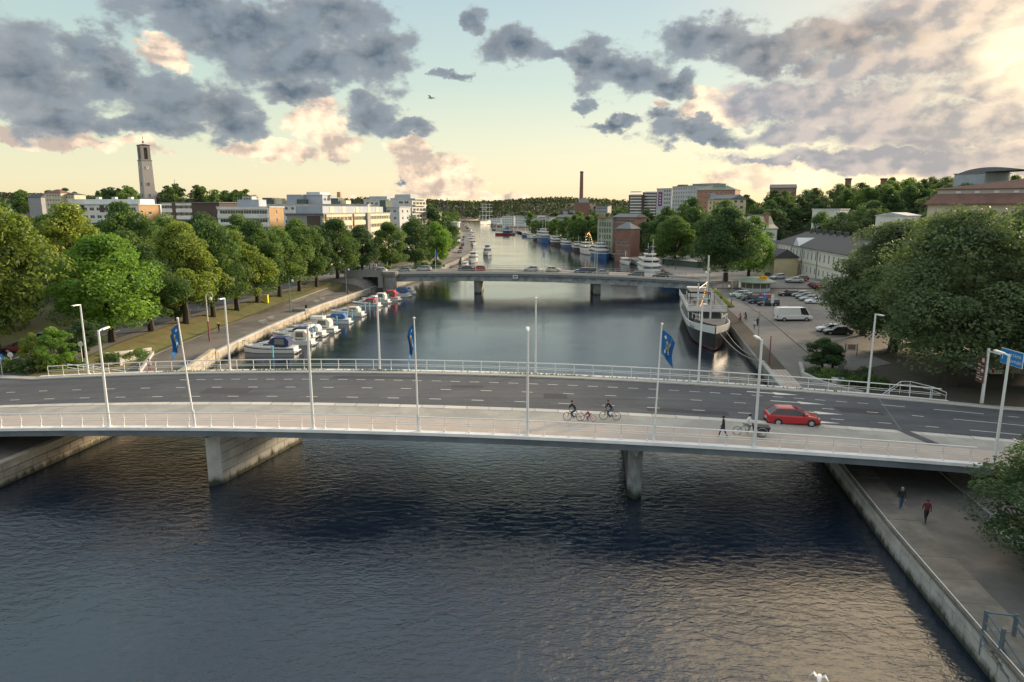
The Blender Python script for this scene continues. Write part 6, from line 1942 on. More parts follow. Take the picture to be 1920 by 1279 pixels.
for x, y, L, Bm, cn, kd, st, lb in boats:
    p = at(x, y, 0)
    d = side_dir(-1, p.y); a = math.atan2(d.x, -d.y)  # towards the quay
    motor_boat(p, math.pi + rng.uniform(-.06, .06) + math.atan2(d.y, d.x) - math.pi / 2, L, Bm, lb, cn, kd, st)
pp = [(512, 670), (531, 659), (563, 646), (587, 634), (600, 627), (611, 620), (622, 615), (632, 609), (642, 604), (651, 601), (660, 596), (669, 592), (677, 588), (685, 585), (693, 581), (701, 577), (713, 571), (722, 568), (729, 565), (745, 560), (761, 555), (766, 550)]
pm = MB(); pm.bar((0, 0, -1), (0, 0, 1.75), .13, n=8); pm.bar((0, 0, 1.75), (0, 0, 1.83), .16, n=8); pme = pm.mesh('mooring_post', 'post_blue')
for i, (x, y) in enumerate(pp):
    o = link('mooring_post', pme, None, at(x, y, 0)); tag(o, 'light blue mooring post, %s from the near bridge, behind the boat sterns' % (ORD[i] if i < 20 else ('second to last', 'last')[i - 20]), 'mooring post', 'light blue mooring posts')

# ================================================================== larger ships
def ship(name, label, bow, stern, Bm, zs, hullm, decks, group=None, cat='ship', masts=(), funnel=None, low='antifoul', top='hull_white'):
    b0, s0 = Vector((bow[0], bow[1], 0)), Vector((stern[0], stern[1], 0))
    d = b0 - s0; L = d.length
    t = thing(name, label, cat, (b0 + s0) / 2, math.atan2(d.y, d.x), group)
    b = MB(); R_ = hull(b, L, Bm, zs, draft=.8, sheer=zs * .28, n=13, transom=.6, full=.62); link('hull', b.mesh('hull', hullm), t)
    b = MB()
    for s in (0, 4):
        for a, c in zip(R_[:-1], R_[1:]):
            e = 1 if s == 0 else 3
            p, q, p1, q1 = Vector(a[s]), Vector(c[s]), Vector(a[e]), Vector(c[e]); o = Vector((0, -.03 if s == 0 else .03, 0))
            b.add([p1.lerp(p, .0) + o, q1.lerp(q, .0) + o, q1.lerp(q, .10) + o, p1.lerp(p, .10) + o], [(0, 1, 2, 3)])
    b.build('waterline', low, t)
    z = zs
    for i, (f0, f1, fw, h_) in enumerate(decks):
        x0, x1 = -L / 2 + f0 * L, -L / 2 + f1 * L; w = Bm / 2 * fw
        b = MB(); b.prism([(x0, -w), (x1 - w * .5, -w), (x1, -w * .45), (x1, w * .45), (x1 - w * .5, w), (x0, w)], z + .02, z + h_); dk_ = b.build('deckhouse', top, t)
        b = MB()
        o = .03
        b.prism([(x0 - o, -w - o), (x1 - w * .5 + o, -w - o), (x1 + o, -w * .45), (x1 + o, w * .45), (x1 - w * .5 + o, w + o), (x0 - o, w + o)], z + h_ * .42, z + h_ * .78)
        b.build('window_band', 'car_glass', dk_)
        b = MB(); k = .35
        b.prism([(x0 - k, -w - k), (x1 - w * .5 + k, -w - k), (x1 + k, -w * .45), (x1 + k, w * .45), (x1 - w * .5 + k, w + k), (x0 - k, w + k)], z + h_ + .005, z + h_ + .14); b.build('deck', top, t)
        z += h_ + .15
    for mx, mh in masts:
        b = MB(); b.bar((mx * L, 0, zs), (mx * L, 0, mh), .14, .07, n=6); b.bar((mx * L, -1, mh * .8), (mx * L, 1, mh * .8), .05, n=4); b.build('mast', 'hull_white', t)
    if funnel: MB().loft([[(funnel * L + .9 * math.cos(a) , .6 * math.sin(a), z_) for a in np.linspace(0, 2 * math.pi, 10, endpoint=False)] for z_ in (z, z + 1.8)]).build('funnel', 'hull_black', t)
    b = MB()
    for s in (0, 4): b.path([Vector(r_[s]) + Vector((0, 0, .8)) for r_ in R_[6:]], .04, n=4)
    for r_ in R_[6:]:
        for s in (0, 4): b.bar(r_[s], Vector(r_[s]) + Vector((0, 0, .8)), .03, n=4)
    b.build('bow_rail', 'hull_white', t)
    return t


def qpos(side, Y, off):
    d = side_dir(side, Y); n = Vector((d.y, -d.x, 0)) * (1 if side > 0 else -1)
    return Vector((bank(side, Y), Y, 0)) - n * off


fl_ = 'ferries and boats at the far right quay'
def rs(Yb, L, Bm, zs, hm, decks, lb, nm='ferry', **k):
    off = Bm / 2 + .7
    ship(nm, lb, qpos(1, Yb, off)[:2], qpos(1, Yb + L, off)[:2], Bm * .86, zs * .9, hm, [(a, b_, c, d_ * .82) for a, b_, c, d_ in decks], fl_, **k)
rs(232, 24, 8.0, 2.2, 'hull_white', [(.08, .82, .86, 2.3), (.12, .70, .74, 2.2), (.35, .62, .5, 1.9)], 'white three deck passenger steamer just behind the second bridge', 'passenger_ship', masts=((.25, 13), (-.2, 11)), funnel=-.05)
rs(288, 13, 4.0, 1.1, 'hull_white', [(.2, .7, .7, 1.8)], 'small white motor vessel alone between the steamer and the blue ship', 'motor_vessel', masts=((.0, 6),))
rs(320, 24, 8.0, 2.4, 'hull_blue', [(.05, .78, .86, 2.2), (.15, .66, .7, 2.0), (.35, .6, .5, 1.6)], 'ferry with a bright blue hull and white decks', masts=((.1, 12),), low='hull_blue')
rs(352, 22, 7.0, 2.6, 'hull_white', [(.1, .6, .8, 2.2), (.2, .5, .6, 2.0)], 'white ship with strings of orange lights on its mast', masts=((.2, 12), (-.2, 11)))
rs(382, 20, 6.2, 1.9, 'hull_black', [(.1, .66, .8, 2.2), (.25, .55, .6, 1.8)], 'dark hulled boat left of the ship with orange lights', masts=((.1, 9),))
rs(412, 22, 6.6, 1.9, 'hull_blue', [(.1, .7, .8, 2.2), (.2, .5, .6, 1.8)], 'dark blue boat with a white cabin, third left of the blue ferry', masts=((.1, 10),))
rs(444, 22, 6.8, 2.1, 'hull_black', [(.1, .7, .8, 2.4), (.2, .6, .6, 2.0)], 'black hulled boat with a white cabin beside the big navy ship', masts=((.1, 11),))
rs(476, 34, 8.6, 3.6, 'hull_blue', [(.08, .75, .85, 2.6), (.15, .65, .7, 2.4), (.3, .55, .5, 2.2)], 'largest ship of the far row, navy hull and tall white decks', masts=((.15, 19), (-.15, 17)), low='hull_blue')
rs(520, 20, 6.0, 1.8, 'hull_black', [(.1, .6, .8, 2.2)], 'small dark boat left of the largest far ship', masts=((.1, 9),))
rs(556, 20, 5.6, 1.8, 'hull_white', [(.1, .6, .8, 2.2)], 'small white boat left of the dark one in the far row', masts=((.1, 10),))
rs(590, 20, 5.6, 1.8, 'hull_blue', [(.1, .6, .8, 2.2)], 'last small blue boat of the far row', masts=((.1, 12),))
bulb = mat('lamp_orange', (1, .5, .12), .5, var=0, emit=(1.0, .45, .10), estr=2.0)
t = thing('light_string', 'string of orange bulbs rigged over the white ship in the far row', 'light string', qpos(1, 357, 4.2))
b = MB()
for k in range(14): b.sphere((-2.2 + k * .35, k * .4, 4.5 + 6.5 * math.sin(math.pi * (k / 13) ** .7)), .22, n=5, m=4)
b.build('bulb', 'lamp_orange', t)
# left far quay boats
lf = 'boats at the far left quay'
def ls(x, y, L, Bm, zs, hm, decks, lb, rz=None, nm='motor_boat', **k):
    p = at(x, y, 0); d = side_dir(-1, p.y)
    ship(nm, lb, (p - d * L / 2)[:2], (p + d * L / 2)[:2], Bm, zs, hm, decks, lf, cat='boat', **k)
ls(887, 492, 11, 4.0, 1.3, 'hull_white', [(.15, .72, .75, 1.7), (.3, .6, .55, 1.4)], 'white motor yacht with its bow towards the second bridge')
ls(872, 500, 8, 2.8, 1.0, 'hull_white', [(.2, .7, .6, .8)], 'white sailing boat with a tall bare mast at the far left quay', nm='sailing_boat', masts=((.05, 14),))
ls(914, 478, 14, 4.8, 1.4, 'hull_white', [(.1, .75, .75, 2.0), (.35, .6, .5, 1.6)], 'grey white boat with a dark cabin moored out in the stream', masts=((.0, 9),))
for i, (x, y) in enumerate([(887, 460), (884, 454), (886, 449), (882, 445), (885, 441), (880, 437), (882, 433), (878, 430), (876, 427)]):
    ls(x, y, 12, 4.2, 1.3, ('hull_white', 'hull_black', 'hull_blue')[i % 3], [(.15, .7, .75, 1.9)], '%s hulled boat, %s in the row along the far left quay' % (('white', 'black', 'blue')[i % 3], ORD[i]), masts=((.1, 8),))
p = at(947, 441, 0); ship('river_ferry', 'red hulled flat ferry crossing in mid river', (p.x - 9, p.y), (p.x + 9, p.y + 3), 6, 1.6, 'hull_red', [(.3, .6, .7, 2.2)], None, cat='ferry', low='hull_red', top='hull_blue')
for i, (x, y, mh) in enumerate([(931, 432, 15), (938, 433, 22), (945, 431, 14), (955, 434, 21), (963, 436, 20), (971, 437, 18)]):
    p = at(x, y, 0); ship('sailing_yacht', 'sailing yacht with a bare mast, %s from the tall ship side' % ORD[i], (p.x - 5, p.y), (p.x + 6, p.y + 8), 3.4, 1.2, ('hull_blue', 'hull_white')[i % 2], [(.3, .6, .6, .8)], 'sailing yachts with bare masts', cat='yacht', masts=((.05, mh),))
# tall ship
p = at(912, 421, 0)
t = ship('tall_ship', 'three masted tall ship with white hull and crossed yards far down the river', (p.x - 8, p.y - 30), (p.x + 8, p.y + 40), 11, 4.5, 'hull_white', [(.3, .6, .6, 2)], None, cat='tall ship', low='hull_black')
for k, mx in enumerate((-20, 2, 22)):
    b = MB(); b.bar((mx, 0, 3), (mx, 0, 36 - abs(k - 1) * 3), .5, .25, n=6)
    for zz in (14, 20, 26, 31): b.bar((mx, -8 + zz * .15, zz), (mx, 8 - zz * .15, zz), .28, n=4)
    b.build('mast', 'hull_white', t)
for i in range(4):
    p = at(925 + i * 7, 424 + i * .6, 0); ship('sailing_boat', 'dark moored vessel, %s right of the tall ship' % ORD[i], (p.x - 3, p.y - 14), (p.x + 3, p.y + 14), 6, 2, 'hull_black', [(.3, .7, .7, 2)], 'dark vessels by the tall ship', cat='boat', masts=((0, 12),))

# the black ship at the right quay
TXT = []
SB, SS = Vector((33.4, 110.5, 0)), Vector((40.6, 151, 0))
d = SB - SS; Ls = d.length
S_ = thing('black_ship', 'old black hulled ship with a white bow band, moored bow first at the right quay', 'ship', (SB + SS) / 2, math.atan2(d.y, d.x))
b = MB(); hr_ = []
for i in range(19):
    f = i / 18; x = -Ls / 2 + f * Ls
    w = 3.7 * (.72 + .28 * math.sin(min(1, f / .3) * math.pi / 2)) if f < .68 else 3.7 * max(.015, 1 - ((f - .68) / .32) ** 2.4)
    zt_ = 2.9 + 1.2 * f ** 3 + .3 * (1 - f) ** 3
    rake = max(0, f - .9) * 6
    hr_.append([(x + rake * .9, -w, zt_), (x + rake * .6, -w * .96, 1.6 + .6 * f ** 3), (x, -w * .78, .25), (x - rake, 0, -1.2), (x, w * .78, .25), (x + rake * .6, w * .96, 1.6 + .6 * f ** 3), (x + rake * .9, w, zt_)])
b.loft(hr_, caps=True, closed=False)
b.build('hull', 'hull_black', S_)
b = MB(); b.loft([[(r[0][0], r[0][1] * .97, r[0][2] - .8), (r[6][0], r[6][1] * .97, r[6][2] - .8), (r[6][0], r[6][1] * .97, r[6][2] - .75), (r[0][0], r[0][1] * .97, r[0][2] - .75)] for r in hr_]); b.build('main_deck', 'roof_dark', S_)
wb = MB(); rb_ = MB(); an = MB()
for a, c in zip(hr_[:-1], hr_[1:]):
    for s, e in ((0, 1), (6, 5)):
        o = Vector((0, -.04 if s == 0 else .04, 0))
        p, q, p1, q1 = Vector(a[s]), Vector(c[s]), Vector(a[e]), Vector(c[e])
        p += Vector((0, 0, .12)); q += Vector((0, 0, .12))
        wb.add([p + o, q + o, q.lerp(q1, .62) + o, p.lerp(p1, .62) + o], [(0, 1, 2, 3)])
        wb.add([p - o * 3, q - o * 3, q.lerp(q1, .6) - o * 3, p.lerp(p1, .6) - o * 3], [(0, 1, 2, 3)])
        wb.add([p + o, q + o, q - o * 3, p - o * 3], [(0, 1, 2, 3)])
        e2 = 2 if s == 0 else 4
        p2, q2 = Vector(a[e2]), Vector(c[e2])
        rb_.add([p2 + o, q2 + o, q2.lerp(q1, .12) + o, p2.lerp(p1, .12) + o], [(0, 1, 2, 3)])
wb.build('bulwark', 'hull_white', S_); rb_.build('waterline', 'antifoul', S_)
for s in (-1, 1):   # name on the bow
    c = bpy.data.curves.new('ship_name', 'FONT'); TXT.append(1); c.body = 'Bore'; c.size = 1.0; c.align_x = 'CENTER'
    o = bpy.data.objects.new('ship_name', c); col.objects.link(o); o.parent = S_
    c.materials.append(MATS['black_metal'])
    i = 15; r = hr_[i]; rn = hr_[i + 1]
    k = 0 if s < 0 else 6
    dirv = (Vector(rn[k]) - Vector(r[k])).normalized()
    o.location = Vector(r[k]) + Vector((0, s * .12, -.95)); 
    ang = math.atan2(dirv.y, dirv.x)
    o.rotation_euler = (math.pi / 2, 0, ang if s < 0 else ang + math.pi)
# deckhouses: open upper deck on posts, wheelhouse aft
b = MB(); b.box(-16.5, 4.5, -2.6, 2.6, 2.3, 4.5); dh = b.build('deckhouse', 'roof_grey', S_)
for x in np.arange(-15.5, 4, 2.2):
    for s in (-1, 1): MB().box(x, x + 1.2, s * 2.6 - .05, s * 2.6 + .05, 3.1, 4.1).build('window', 'car_glass', dh)
b = MB(); b.box(-18.5, 7.0, -3.5, 3.5, 4.52, 4.66); b.build('upper_deck', 'roof_grey', S_)
b = MB()
for s in (-1, 1):
    for z_ in (5.1, 5.45, 5.8): b.bar((-18.5, s * 3.45, z_), (7.0, s * 3.45, z_), .04, n=4)
    for x in np.arange(-18.5, 7.1, 1.5): b.bar((x, s * 3.45, 4.66), (x, s * 3.45, 5.8), .04, n=4)
for z_ in (5.1, 5.45, 5.8): b.bar((7.0, -3.45, z_), (7.0, 3.45, z_), .04, n=4)
b.build('deck_rail', 'hull_white', S_)
b = MB()
for s in (-1, 1):
    for x in np.arange(-17, 7.5, 3): b.bar((x, s * 3.3, 2.3), (x, s * 3.3, 4.5), .08, n=5)
b.build('deck_post', 'hull_white', S_)
b = MB(); b.box(-19.2, -14, -1.9, 1.9, 4.67, 6.4); wh = b.build('wheelhouse', 'hull_white', S_); MB().box(-19.23, -13.97, -1.93, 1.93, 5.5, 6.1).build('window_band', 'car_glass', wh)
b = MB(); b.box(-10.6, -3, -2.4, 2.4, 7.0, 7.1); 
for s in (-1, 1):
    for x in (-10.4, -3.2): b.bar((x, s * 2.3, 4.66), (x, s * 2.3, 7), .07, n=5)
b.build('awning', 'roof_dark', S_)
for x, y, h_, r in ((-3.8, 0.9, 14.2, .24), (5.2, -1.6, 9.6, .2), (10.6, 0.2, 8.8, .18)):
    b = MB(); b.bar((x, y, 2.2), (x, y, h_), r, r * .7, n=8); b.build('mast', 'hull_white', S_)
b = MB(); b.bar((5.2, -1.6, 6.8), (10.6, .2, 7.4), .07, n=5); b.bar((-3.8, .9, 9), (5.2, -1.6, 8.6), .09, n=5); b.build('derrick', 'hull_white', S_)
b = MB()
for k in range(16):
    f = k / 15; p = Vector((-9, 1.5, 10.5)).lerp(Vector((6.5, -1.2, 5.6)), f); b.sphere((p.x, p.y, p.z - 1.1 * math.sin(math.pi * f)), .075, n=5, m=4)
for k in range(16):
    f = k / 15; p = Vector((-3.8, .9, 12.5)).lerp(Vector((-14, 1.8, 7.4)), f); b.sphere((p.x, p.y, p.z - .6 * math.sin(math.pi * f)), .11, n=5, m=4)
b.build('light_bulb', 'lamp_orange', S_)
# foredeck: raised bow platform, dark hatch, curved white ventilators, tables
b = MB(); b.loft([[(x, -w, 3.0), (x, w, 3.0), (x, w, 3.9 + .04 * (x - 8)), (x, -w, 3.9 + .04 * (x - 8))] for x, w in ((11.5, 2.7), (15, 2.1), (18, 1.1), (20.2, .25))]); b.build('foredeck', 'roof_dark', S_)
b = MB(); b.box(7.6, 10.8, -1.7, 1.7, 2.3, 3.3); b.build('hatch', 'black_metal', S_)
for s in (-1, 1):
    b = MB(); b.path([(13 + .5 * math.cos(a), s * 1.9, 4.1 + 1.1 * math.sin(a)) for a in np.linspace(0, math.pi, 7)], .07, n=5); b.path([(15.8, s * 1.6, 5.0), (11.6, s * 3.0, 5.0), (11.6, s * 3.0, 4.0)], .05, n=5)
    for x, w in ((11.6, 3.0), (13, 2.55), (14.4, 2.1), (15.8, 1.6)): b.bar((x, s * w, 4.0), (x, s * w, 5.0), .04, n=4)
    b.build('bow_rail', 'hull_white', S_)
mat('skin', (.50, .30, .22), .6, var=0)
for k in range(7):
    x, y = -8 + (k % 4) * 3.4, (-1.6, 1.5)[k % 2]
    b = MB(); b.box(x - .5, x + .5, y - .4, y + .4, 5.35, 5.4); b.bar((x, y, 4.66), (x, y, 5.35), .05, n=5); b.box(x - 1.0, x - .65, y - .3, y + .3, 5.05, 5.1); b.box(x + .65, x + 1.0, y - .3, y + .3, 5.05, 5.1); b.build('deck_table', 'deck_wood' if k % 2 else 'hull_white', S_)
b = MB()
for s, (x0, y0) in ((1, (19, .6)), (1, (14, 2.3))):
    pass
# mooring ropes sagging from bow to quay
mat('rope', (.35, .33, .28), .9, var=.1)
for (a, c, lb) in ((Vector((SB.x + .4, SB.y - .5, 3.4)), Vector((bank(1, 93) + .5, 93, 2.0)), 'long sagging mooring rope from the black ship bow to the quay'), (Vector((SB.x + 2.2, SB.y + 2, 3.3)), Vector((bank(1, 97) + .5, 97, 2.0)), 'second mooring rope under the long one at the black ship bow')):
    b = MB(); b.path([a.lerp(c, f) - Vector((0, 0, 1.1 * math.sin(math.pi * f))) for f in np.linspace(0, 1, 12)], .05, n=5); tag(b.build('mooring_rope', 'rope'), lb, 'rope')
# blue small vessel under the second bridge
p = at(1262, 537, 0); ship('work_boat', 'small blue work boat in the shade under the second bridge', (p.x - 4, p.y - 1), (p.x + 4, p.y + 3), 3.2, 1.2, 'hull_blue', [(.2, .6, .7, 1.3)], None, cat='boat', low='hull_blue', top='hull_blue')
# ================================================================== people
for k, c in {'cloth_black': (.018, .02, .026), 'cloth_navy': (.02, .03, .06), 'cloth_jeans': (.05, .09, .17), 'cloth_white': (.65, .65, .66), 'cloth_red': (.38, .04, .04), 'cloth_darkred': (.10, .02, .03), 'cloth_hivis': (.55, .80, .06),
             'cloth_pink': (.75, .05, .22), 'hair_brown': (.07, .04, .025), 'hair_dark': (.02, .016, .014), 'cloth_grey': (.20, .21, .22), 'bronze': (.07, .08, .07), 'helmet_yellow': (.75, .65, .05), 'cloth_orange': (.7, .2, .04)}.items():
    mat(k, c, .8, var=0)
dg_list = []


def person_mesh(J, name='body'):
    """J: joint name -> (pos, radius); grown with a skin modifier, one surface; materials by nearest bone"""
    names = list(J)
    E_ = [('pelvis', 'spine'), ('spine', 'chest'), ('chest', 'neck'), ('neck', 'head'), ('head', 'crown'), ('chest', 'shL'), ('shL', 'elL'), ('elL', 'haL'), ('haL', 'fiL'), ('chest', 'shR'), ('shR', 'elR'), ('elR', 'haR'), ('haR', 'fiR'),
          ('pelvis', 'hipL'), ('hipL', 'knL'), ('knL', 'anL'), ('anL', 'toL'), ('pelvis', 'hipR'), ('hipR', 'knR'), ('knR', 'anR'), ('anR', 'toR')]
    me = bpy.data.meshes.new(name)
    me.from_pydata([J[n][0] for n in names], [(names.index(a), names.index(b)) for a, b in E_], [])
    o = bpy.data.objects.new(name, me); col.objects.link(o)
    sk = o.modifiers.new('s', 'SKIN'); ss = o.modifiers.new('u', 'SUBSURF'); ss.levels = 2; ss.render_levels = 2
    me.skin_vertices[0].data[0].use_root = True
    for i, n in enumerate(names):
        r = J[n][1]
        me.skin_vertices[0].data[i].radius = (r, r) if not isinstance(r, tuple) else r
    dg_list.append((o, J, E_))
    return o


def walk(f=.32, arm=.2, H=1.75):
    s = H / 1.75
    P_ = {'pelvis': ((0, 0, .94), .13), 'spine': ((0, 0, 1.12), .125), 'chest': ((.01, 0, 1.34), (.15, .12)), 'neck': ((.02, 0, 1.50), .055), 'head': ((.04, 0, 1.61), .085), 'crown': ((.035, 0, 1.70), .075),
          'shL': ((.01, .18, 1.40), .065), 'elL': ((arm * .5, .22, 1.14), .045), 'haL': ((arm + .08, .21, .92), .03), 'fiL': ((arm + .11, .20, .82), .022),
          'shR': ((.01, -.18, 1.40), .065), 'elR': ((-arm * .5, -.22, 1.14), .045), 'haR': ((-arm * .6, -.21, .90), .03), 'fiR': ((-arm * .6 + .02, -.2, .80), .022),
          'hipL': ((0, .09, .88), .10), 'knL': ((-f * .35, .09, .50), .065), 'anL': ((-f, .09, .12), .042), 'toL': ((-f + .15, .10, .04), .035),
          'hipR': ((0, -.09, .88), .10), 'knR': ((f * .6, -.09, .50), .065), 'anR': ((f * .9, -.09, .09), .042), 'toR': ((f * .9 + .18, -.10, .05), .035)}
    return {k: (tuple(c * s for c in p), r if isinstance(r, tuple) else r * s) for k, (p, r) in P_.items()}


def ride(H=1.75, lean=.15, sit=.95):
    s = H / 1.75
    P_ = {'pelvis': ((-.12, 0, sit), .13), 'spine': ((-.06, 0, sit + .18), .125), 'chest': ((lean - .02, 0, sit + .40), (.15, .12)), 'neck': ((lean + .02, 0, sit + .56), .055), 'head': ((lean + .06, 0, sit + .67), .085), 'crown': ((lean + .05, 0, sit + .77), .075),
          'shL': ((lean, .17, sit + .46), .06), 'elL': ((lean + .20, .24, sit + .26), .045), 'haL': ((.46, .24, sit + .14), .03), 'fiL': ((.52, .22, sit + .12), .022),
          'shR': ((lean, -.17, sit + .46), .06), 'elR': ((lean + .20, -.24, sit + .26), .045), 'haR': ((.46, -.24, sit + .14), .03), 'fiR': ((.52, -.22, sit + .12), .022),
          'hipL': ((-.10, .09, sit - .05), .10), 'knL': ((.28, .11, sit - .22), .065), 'anL': ((.12, .11, sit - .60), .042), 'toL': ((.26, .11, sit - .66), .035),
          'hipR': ((-.10, -.09, sit - .05), .10), 'knR': ((.20, -.11, sit - .36), .065), 'anR': ((-.02, -.11, sit - .74), .042), 'toR': ((.13, -.11, sit - .78), .035)}
    return {k: (tuple(c * s for c in p), r if isinstance(r, tuple) else r * s) for k, (p, r) in P_.items()}


PP = {'walk': person_mesh(walk()), 'stroll': person_mesh(walk(.16, .08)), 'stand': person_mesh(walk(.03, .03)), 'ride': person_mesh(ride()), 'child': person_mesh(ride(1.15, .10, .82))}
bpy.context.view_layer.update()
dg = bpy.context.evaluated_depsgraph_get()
PM = {}
for (k, o), (o2, J, E_) in zip(list(PP.items()), dg_list):
    me = bpy.data.meshes.new_from_object(o.evaluated_get(dg))
    for m in ('skin', 'cloth_black', 'cloth_jeans', 'cloth_grey', 'hair_dark'): me.materials.append(MATS[m])
    segs = [(Vector(J[a][0]), Vector(J[b][0]), b) for a, b in E_]
    idx = {'spine': 1, 'chest': 1, 'neck': 1, 'head': 0, 'crown': 0, 'shL': 1, 'shR': 1, 'elL': 1, 'elR': 1, 'haL': 1, 'haR': 1, 'fiL': 0, 'fiR': 0, 'hipL': 2, 'hipR': 2, 'knL': 2, 'knR': 2, 'anL': 2, 'anR': 2, 'toL': 3, 'toR': 3}
    mi = []
    for p in me.polygons:
        c = p.center; best, bd = 1, 9
        for a, b, n in segs:
            ab = b - a; t_ = max(0, min(1, (c - a).dot(ab) / max(1e-9, ab.length_squared))); d_ = (a + ab * t_ - c).length
            if d_ < bd: bd, best = d_, idx[n]
        mi.append(best)
    me.polygons.foreach_set('material_index', mi); smooth_mesh(me)
    hd = Vector(J['head'][0]); cr = Vector(J['crown'][0]); sc = J['head'][1] / .085
    hb = MB(); hb.sphere((hd.x - .022 * sc, hd.y, hd.z + .035 * sc), .108 * sc, n=10, m=7)
    face = MB(); fx = hd.x + .082 * sc
    face.sphere((fx + .012 * sc, 0, hd.z - .005 * sc), .016 * sc, n=5, m=4)
    for s in (-1, 1): face.sphere((fx - .004, s * .03 * sc, hd.z + .02 * sc), .010 * sc, n=5, m=4, mi=1); face.sphere((hd.x, s * .083 * sc, hd.z), .022 * sc, n=5, m=4)
    face.box(fx - .006, fx + .004, -.022 * sc, .022 * sc, hd.z - .045 * sc, hd.z - .036 * sc, 1)
    hands = MB()
    for s_ in ('L', 'R'):
        w_, f_ = Vector(J['ha' + s_][0]), Vector(J['fi' + s_][0]); dd = (f_ - w_).normalized(); sd_ = Vector((0, 1, 0)).cross(dd).normalized()
        for q in range(4):
            b0 = f_ + sd_ * (.012 * (q - 1.5)) * sc; L_ = (.055, .065, .06, .045)[q] * sc
            hands.bar(b0, b0 + dd * L_ * .6, .0085 * sc, n=5); hands.bar(b0 + dd * L_ * .6, b0 + dd * L_ * .9 + Vector((.012, 0, -.012)), .0075 * sc, n=5)
        hands.bar(w_ + sd_ * .02 * sc, w_ + sd_ * .045 * sc + dd * .05 * sc, .009 * sc, n=5)
    PM[k] = (me, smooth_mesh(hb.mesh('hair', 'hair_dark')), face.mesh('face', ['skin', 'hair_dark']), hands.mesh('fingers', 'skin'))
    bpy.data.objects.remove(o)


def swapmat(o, d):
    for sl in o.material_slots:
        n = sl.material.name if sl.material else None
        if n in d: sl.link = 'OBJECT'; sl.material = MATS[d[n]]


def person(pose, pos, rz, label, top='cloth_black', legs='cloth_jeans', hair='hair_dark', hat=None, group=None, s=1.0, bronze=False, cat='person', name='person'):
    t = thing(name, label, cat, pos, rz, group)
    t.scale = (s, s, s)
    me, hb, fc, hn = PM[pose]
    o = link('body', me, t)
    if bronze: swapmat(o, {k: 'bronze' for k in ('skin', 'cloth_black', 'cloth_jeans', 'cloth_grey')})
    else: swapmat(o, {'cloth_black': top, 'cloth_jeans': legs})
    h = link('hair' if not hat else 'helmet', hb, t)
    swapmat(h, {'hair_dark': 'bronze' if bronze else (hat or hair)})
    link('face', fc, t); link('fingers', hn, t)
    return t


def bicycle(pos, rz, label, frame='black_metal', s=1.0, name='bicycle', cargo=False):
    t = thing(name, label, 'bicycle', pos, rz); t.scale = (s, s, s)
    r = .34
    wx = (-.52, .56) if not cargo else (-.75, 1.35)
    wm = MB(); n = 20
    for i in range(n):
        a0, a1 = 2 * math.pi * i / n, 2 * math.pi * (i + 1) / n
        wm.bar((r * math.cos(a0), 0, r * math.sin(a0)), (r * math.cos(a1), 0, r * math.sin(a1)), .022, n=5, cap=False)
    wme = wm.mesh('tyre', 'rubber')
    sp = MB()
    for i in range(12): a0 = 2 * math.pi * i / 12; sp.bar((0, 0, 0), ((r - .02) * math.cos(a0), 0, (r - .02) * math.sin(a0)), .004, n=3, cap=False)
    spm = sp.mesh('spokes', 'alloy')
    for k, x in enumerate(wx):
        if cargo and k:
            for s_ in (-.42, .42): w = link('wheel', wme, t, (x - .3, s_, r)); link('spokes', spm, w)
        else:
            w = link('wheel', wme, t, (x, 0, r)); link('spokes', spm, w)
    f = MB(); bbk = (-.05, 0, .30); st = (-.20, 0, .82); hd = (.38, 0, .85)
    for a, c in (((wx[0], 0, r), bbk), ((wx[0], 0, r), st), (bbk, st), (bbk, hd), (st, (.36, 0, .78)), (hd, (.52 if not cargo else .6, 0, r)), (bbk, (.1, .09, .2)), (bbk, (-.18, -.09, .42))): f.bar(a, c, .02, n=5)
    f.build('frame', frame, t)
    h = MB(); h.bar((.36, 0, .85), (.34, 0, 1.02), .015, n=5); h.path([(.50 - .1, .26, 1.06), (.36, .1, 1.04), (.36, -.1, 1.04), (.40, -.26, 1.06)], .014, n=5); h.build('handlebar', 'black_metal', t)
    b = MB(); b.loft([[(-.34, -.08, .90), (-.34, .08, .90), (-.34, .08, .94), (-.34, -.08, .94)], [(-.06, -.02, .90), (-.06, .02, .90), (-.06, .02, .93), (-.06, -.02, .93)]]); b.build('saddle', 'plastic_black', t)
    if cargo:
        b = MB(); b.loft([[(x, -w, z) for x in (.45,)] for w, z in ()] or [[(.55, -.38, .30), (1.55, -.34, .30), (1.55, .34, .30), (.55, .38, .30)], [(.45, -.44, .85), (1.7, -.40, .78), (1.7, .40, .78), (.45, .44, .85)]]); b.build('cargo_box', 'plastic_black', t)
        for s_ in (-.42, .42):
            b = MB(); b.path([(1.05 + .42 * math.cos(a), s_ * 1.12, .34 + .42 * math.sin(a)) for a in np.linspace(0, math.pi, 9)], .025, n=4); b.build('mudguard', 'steel', t)
    return t


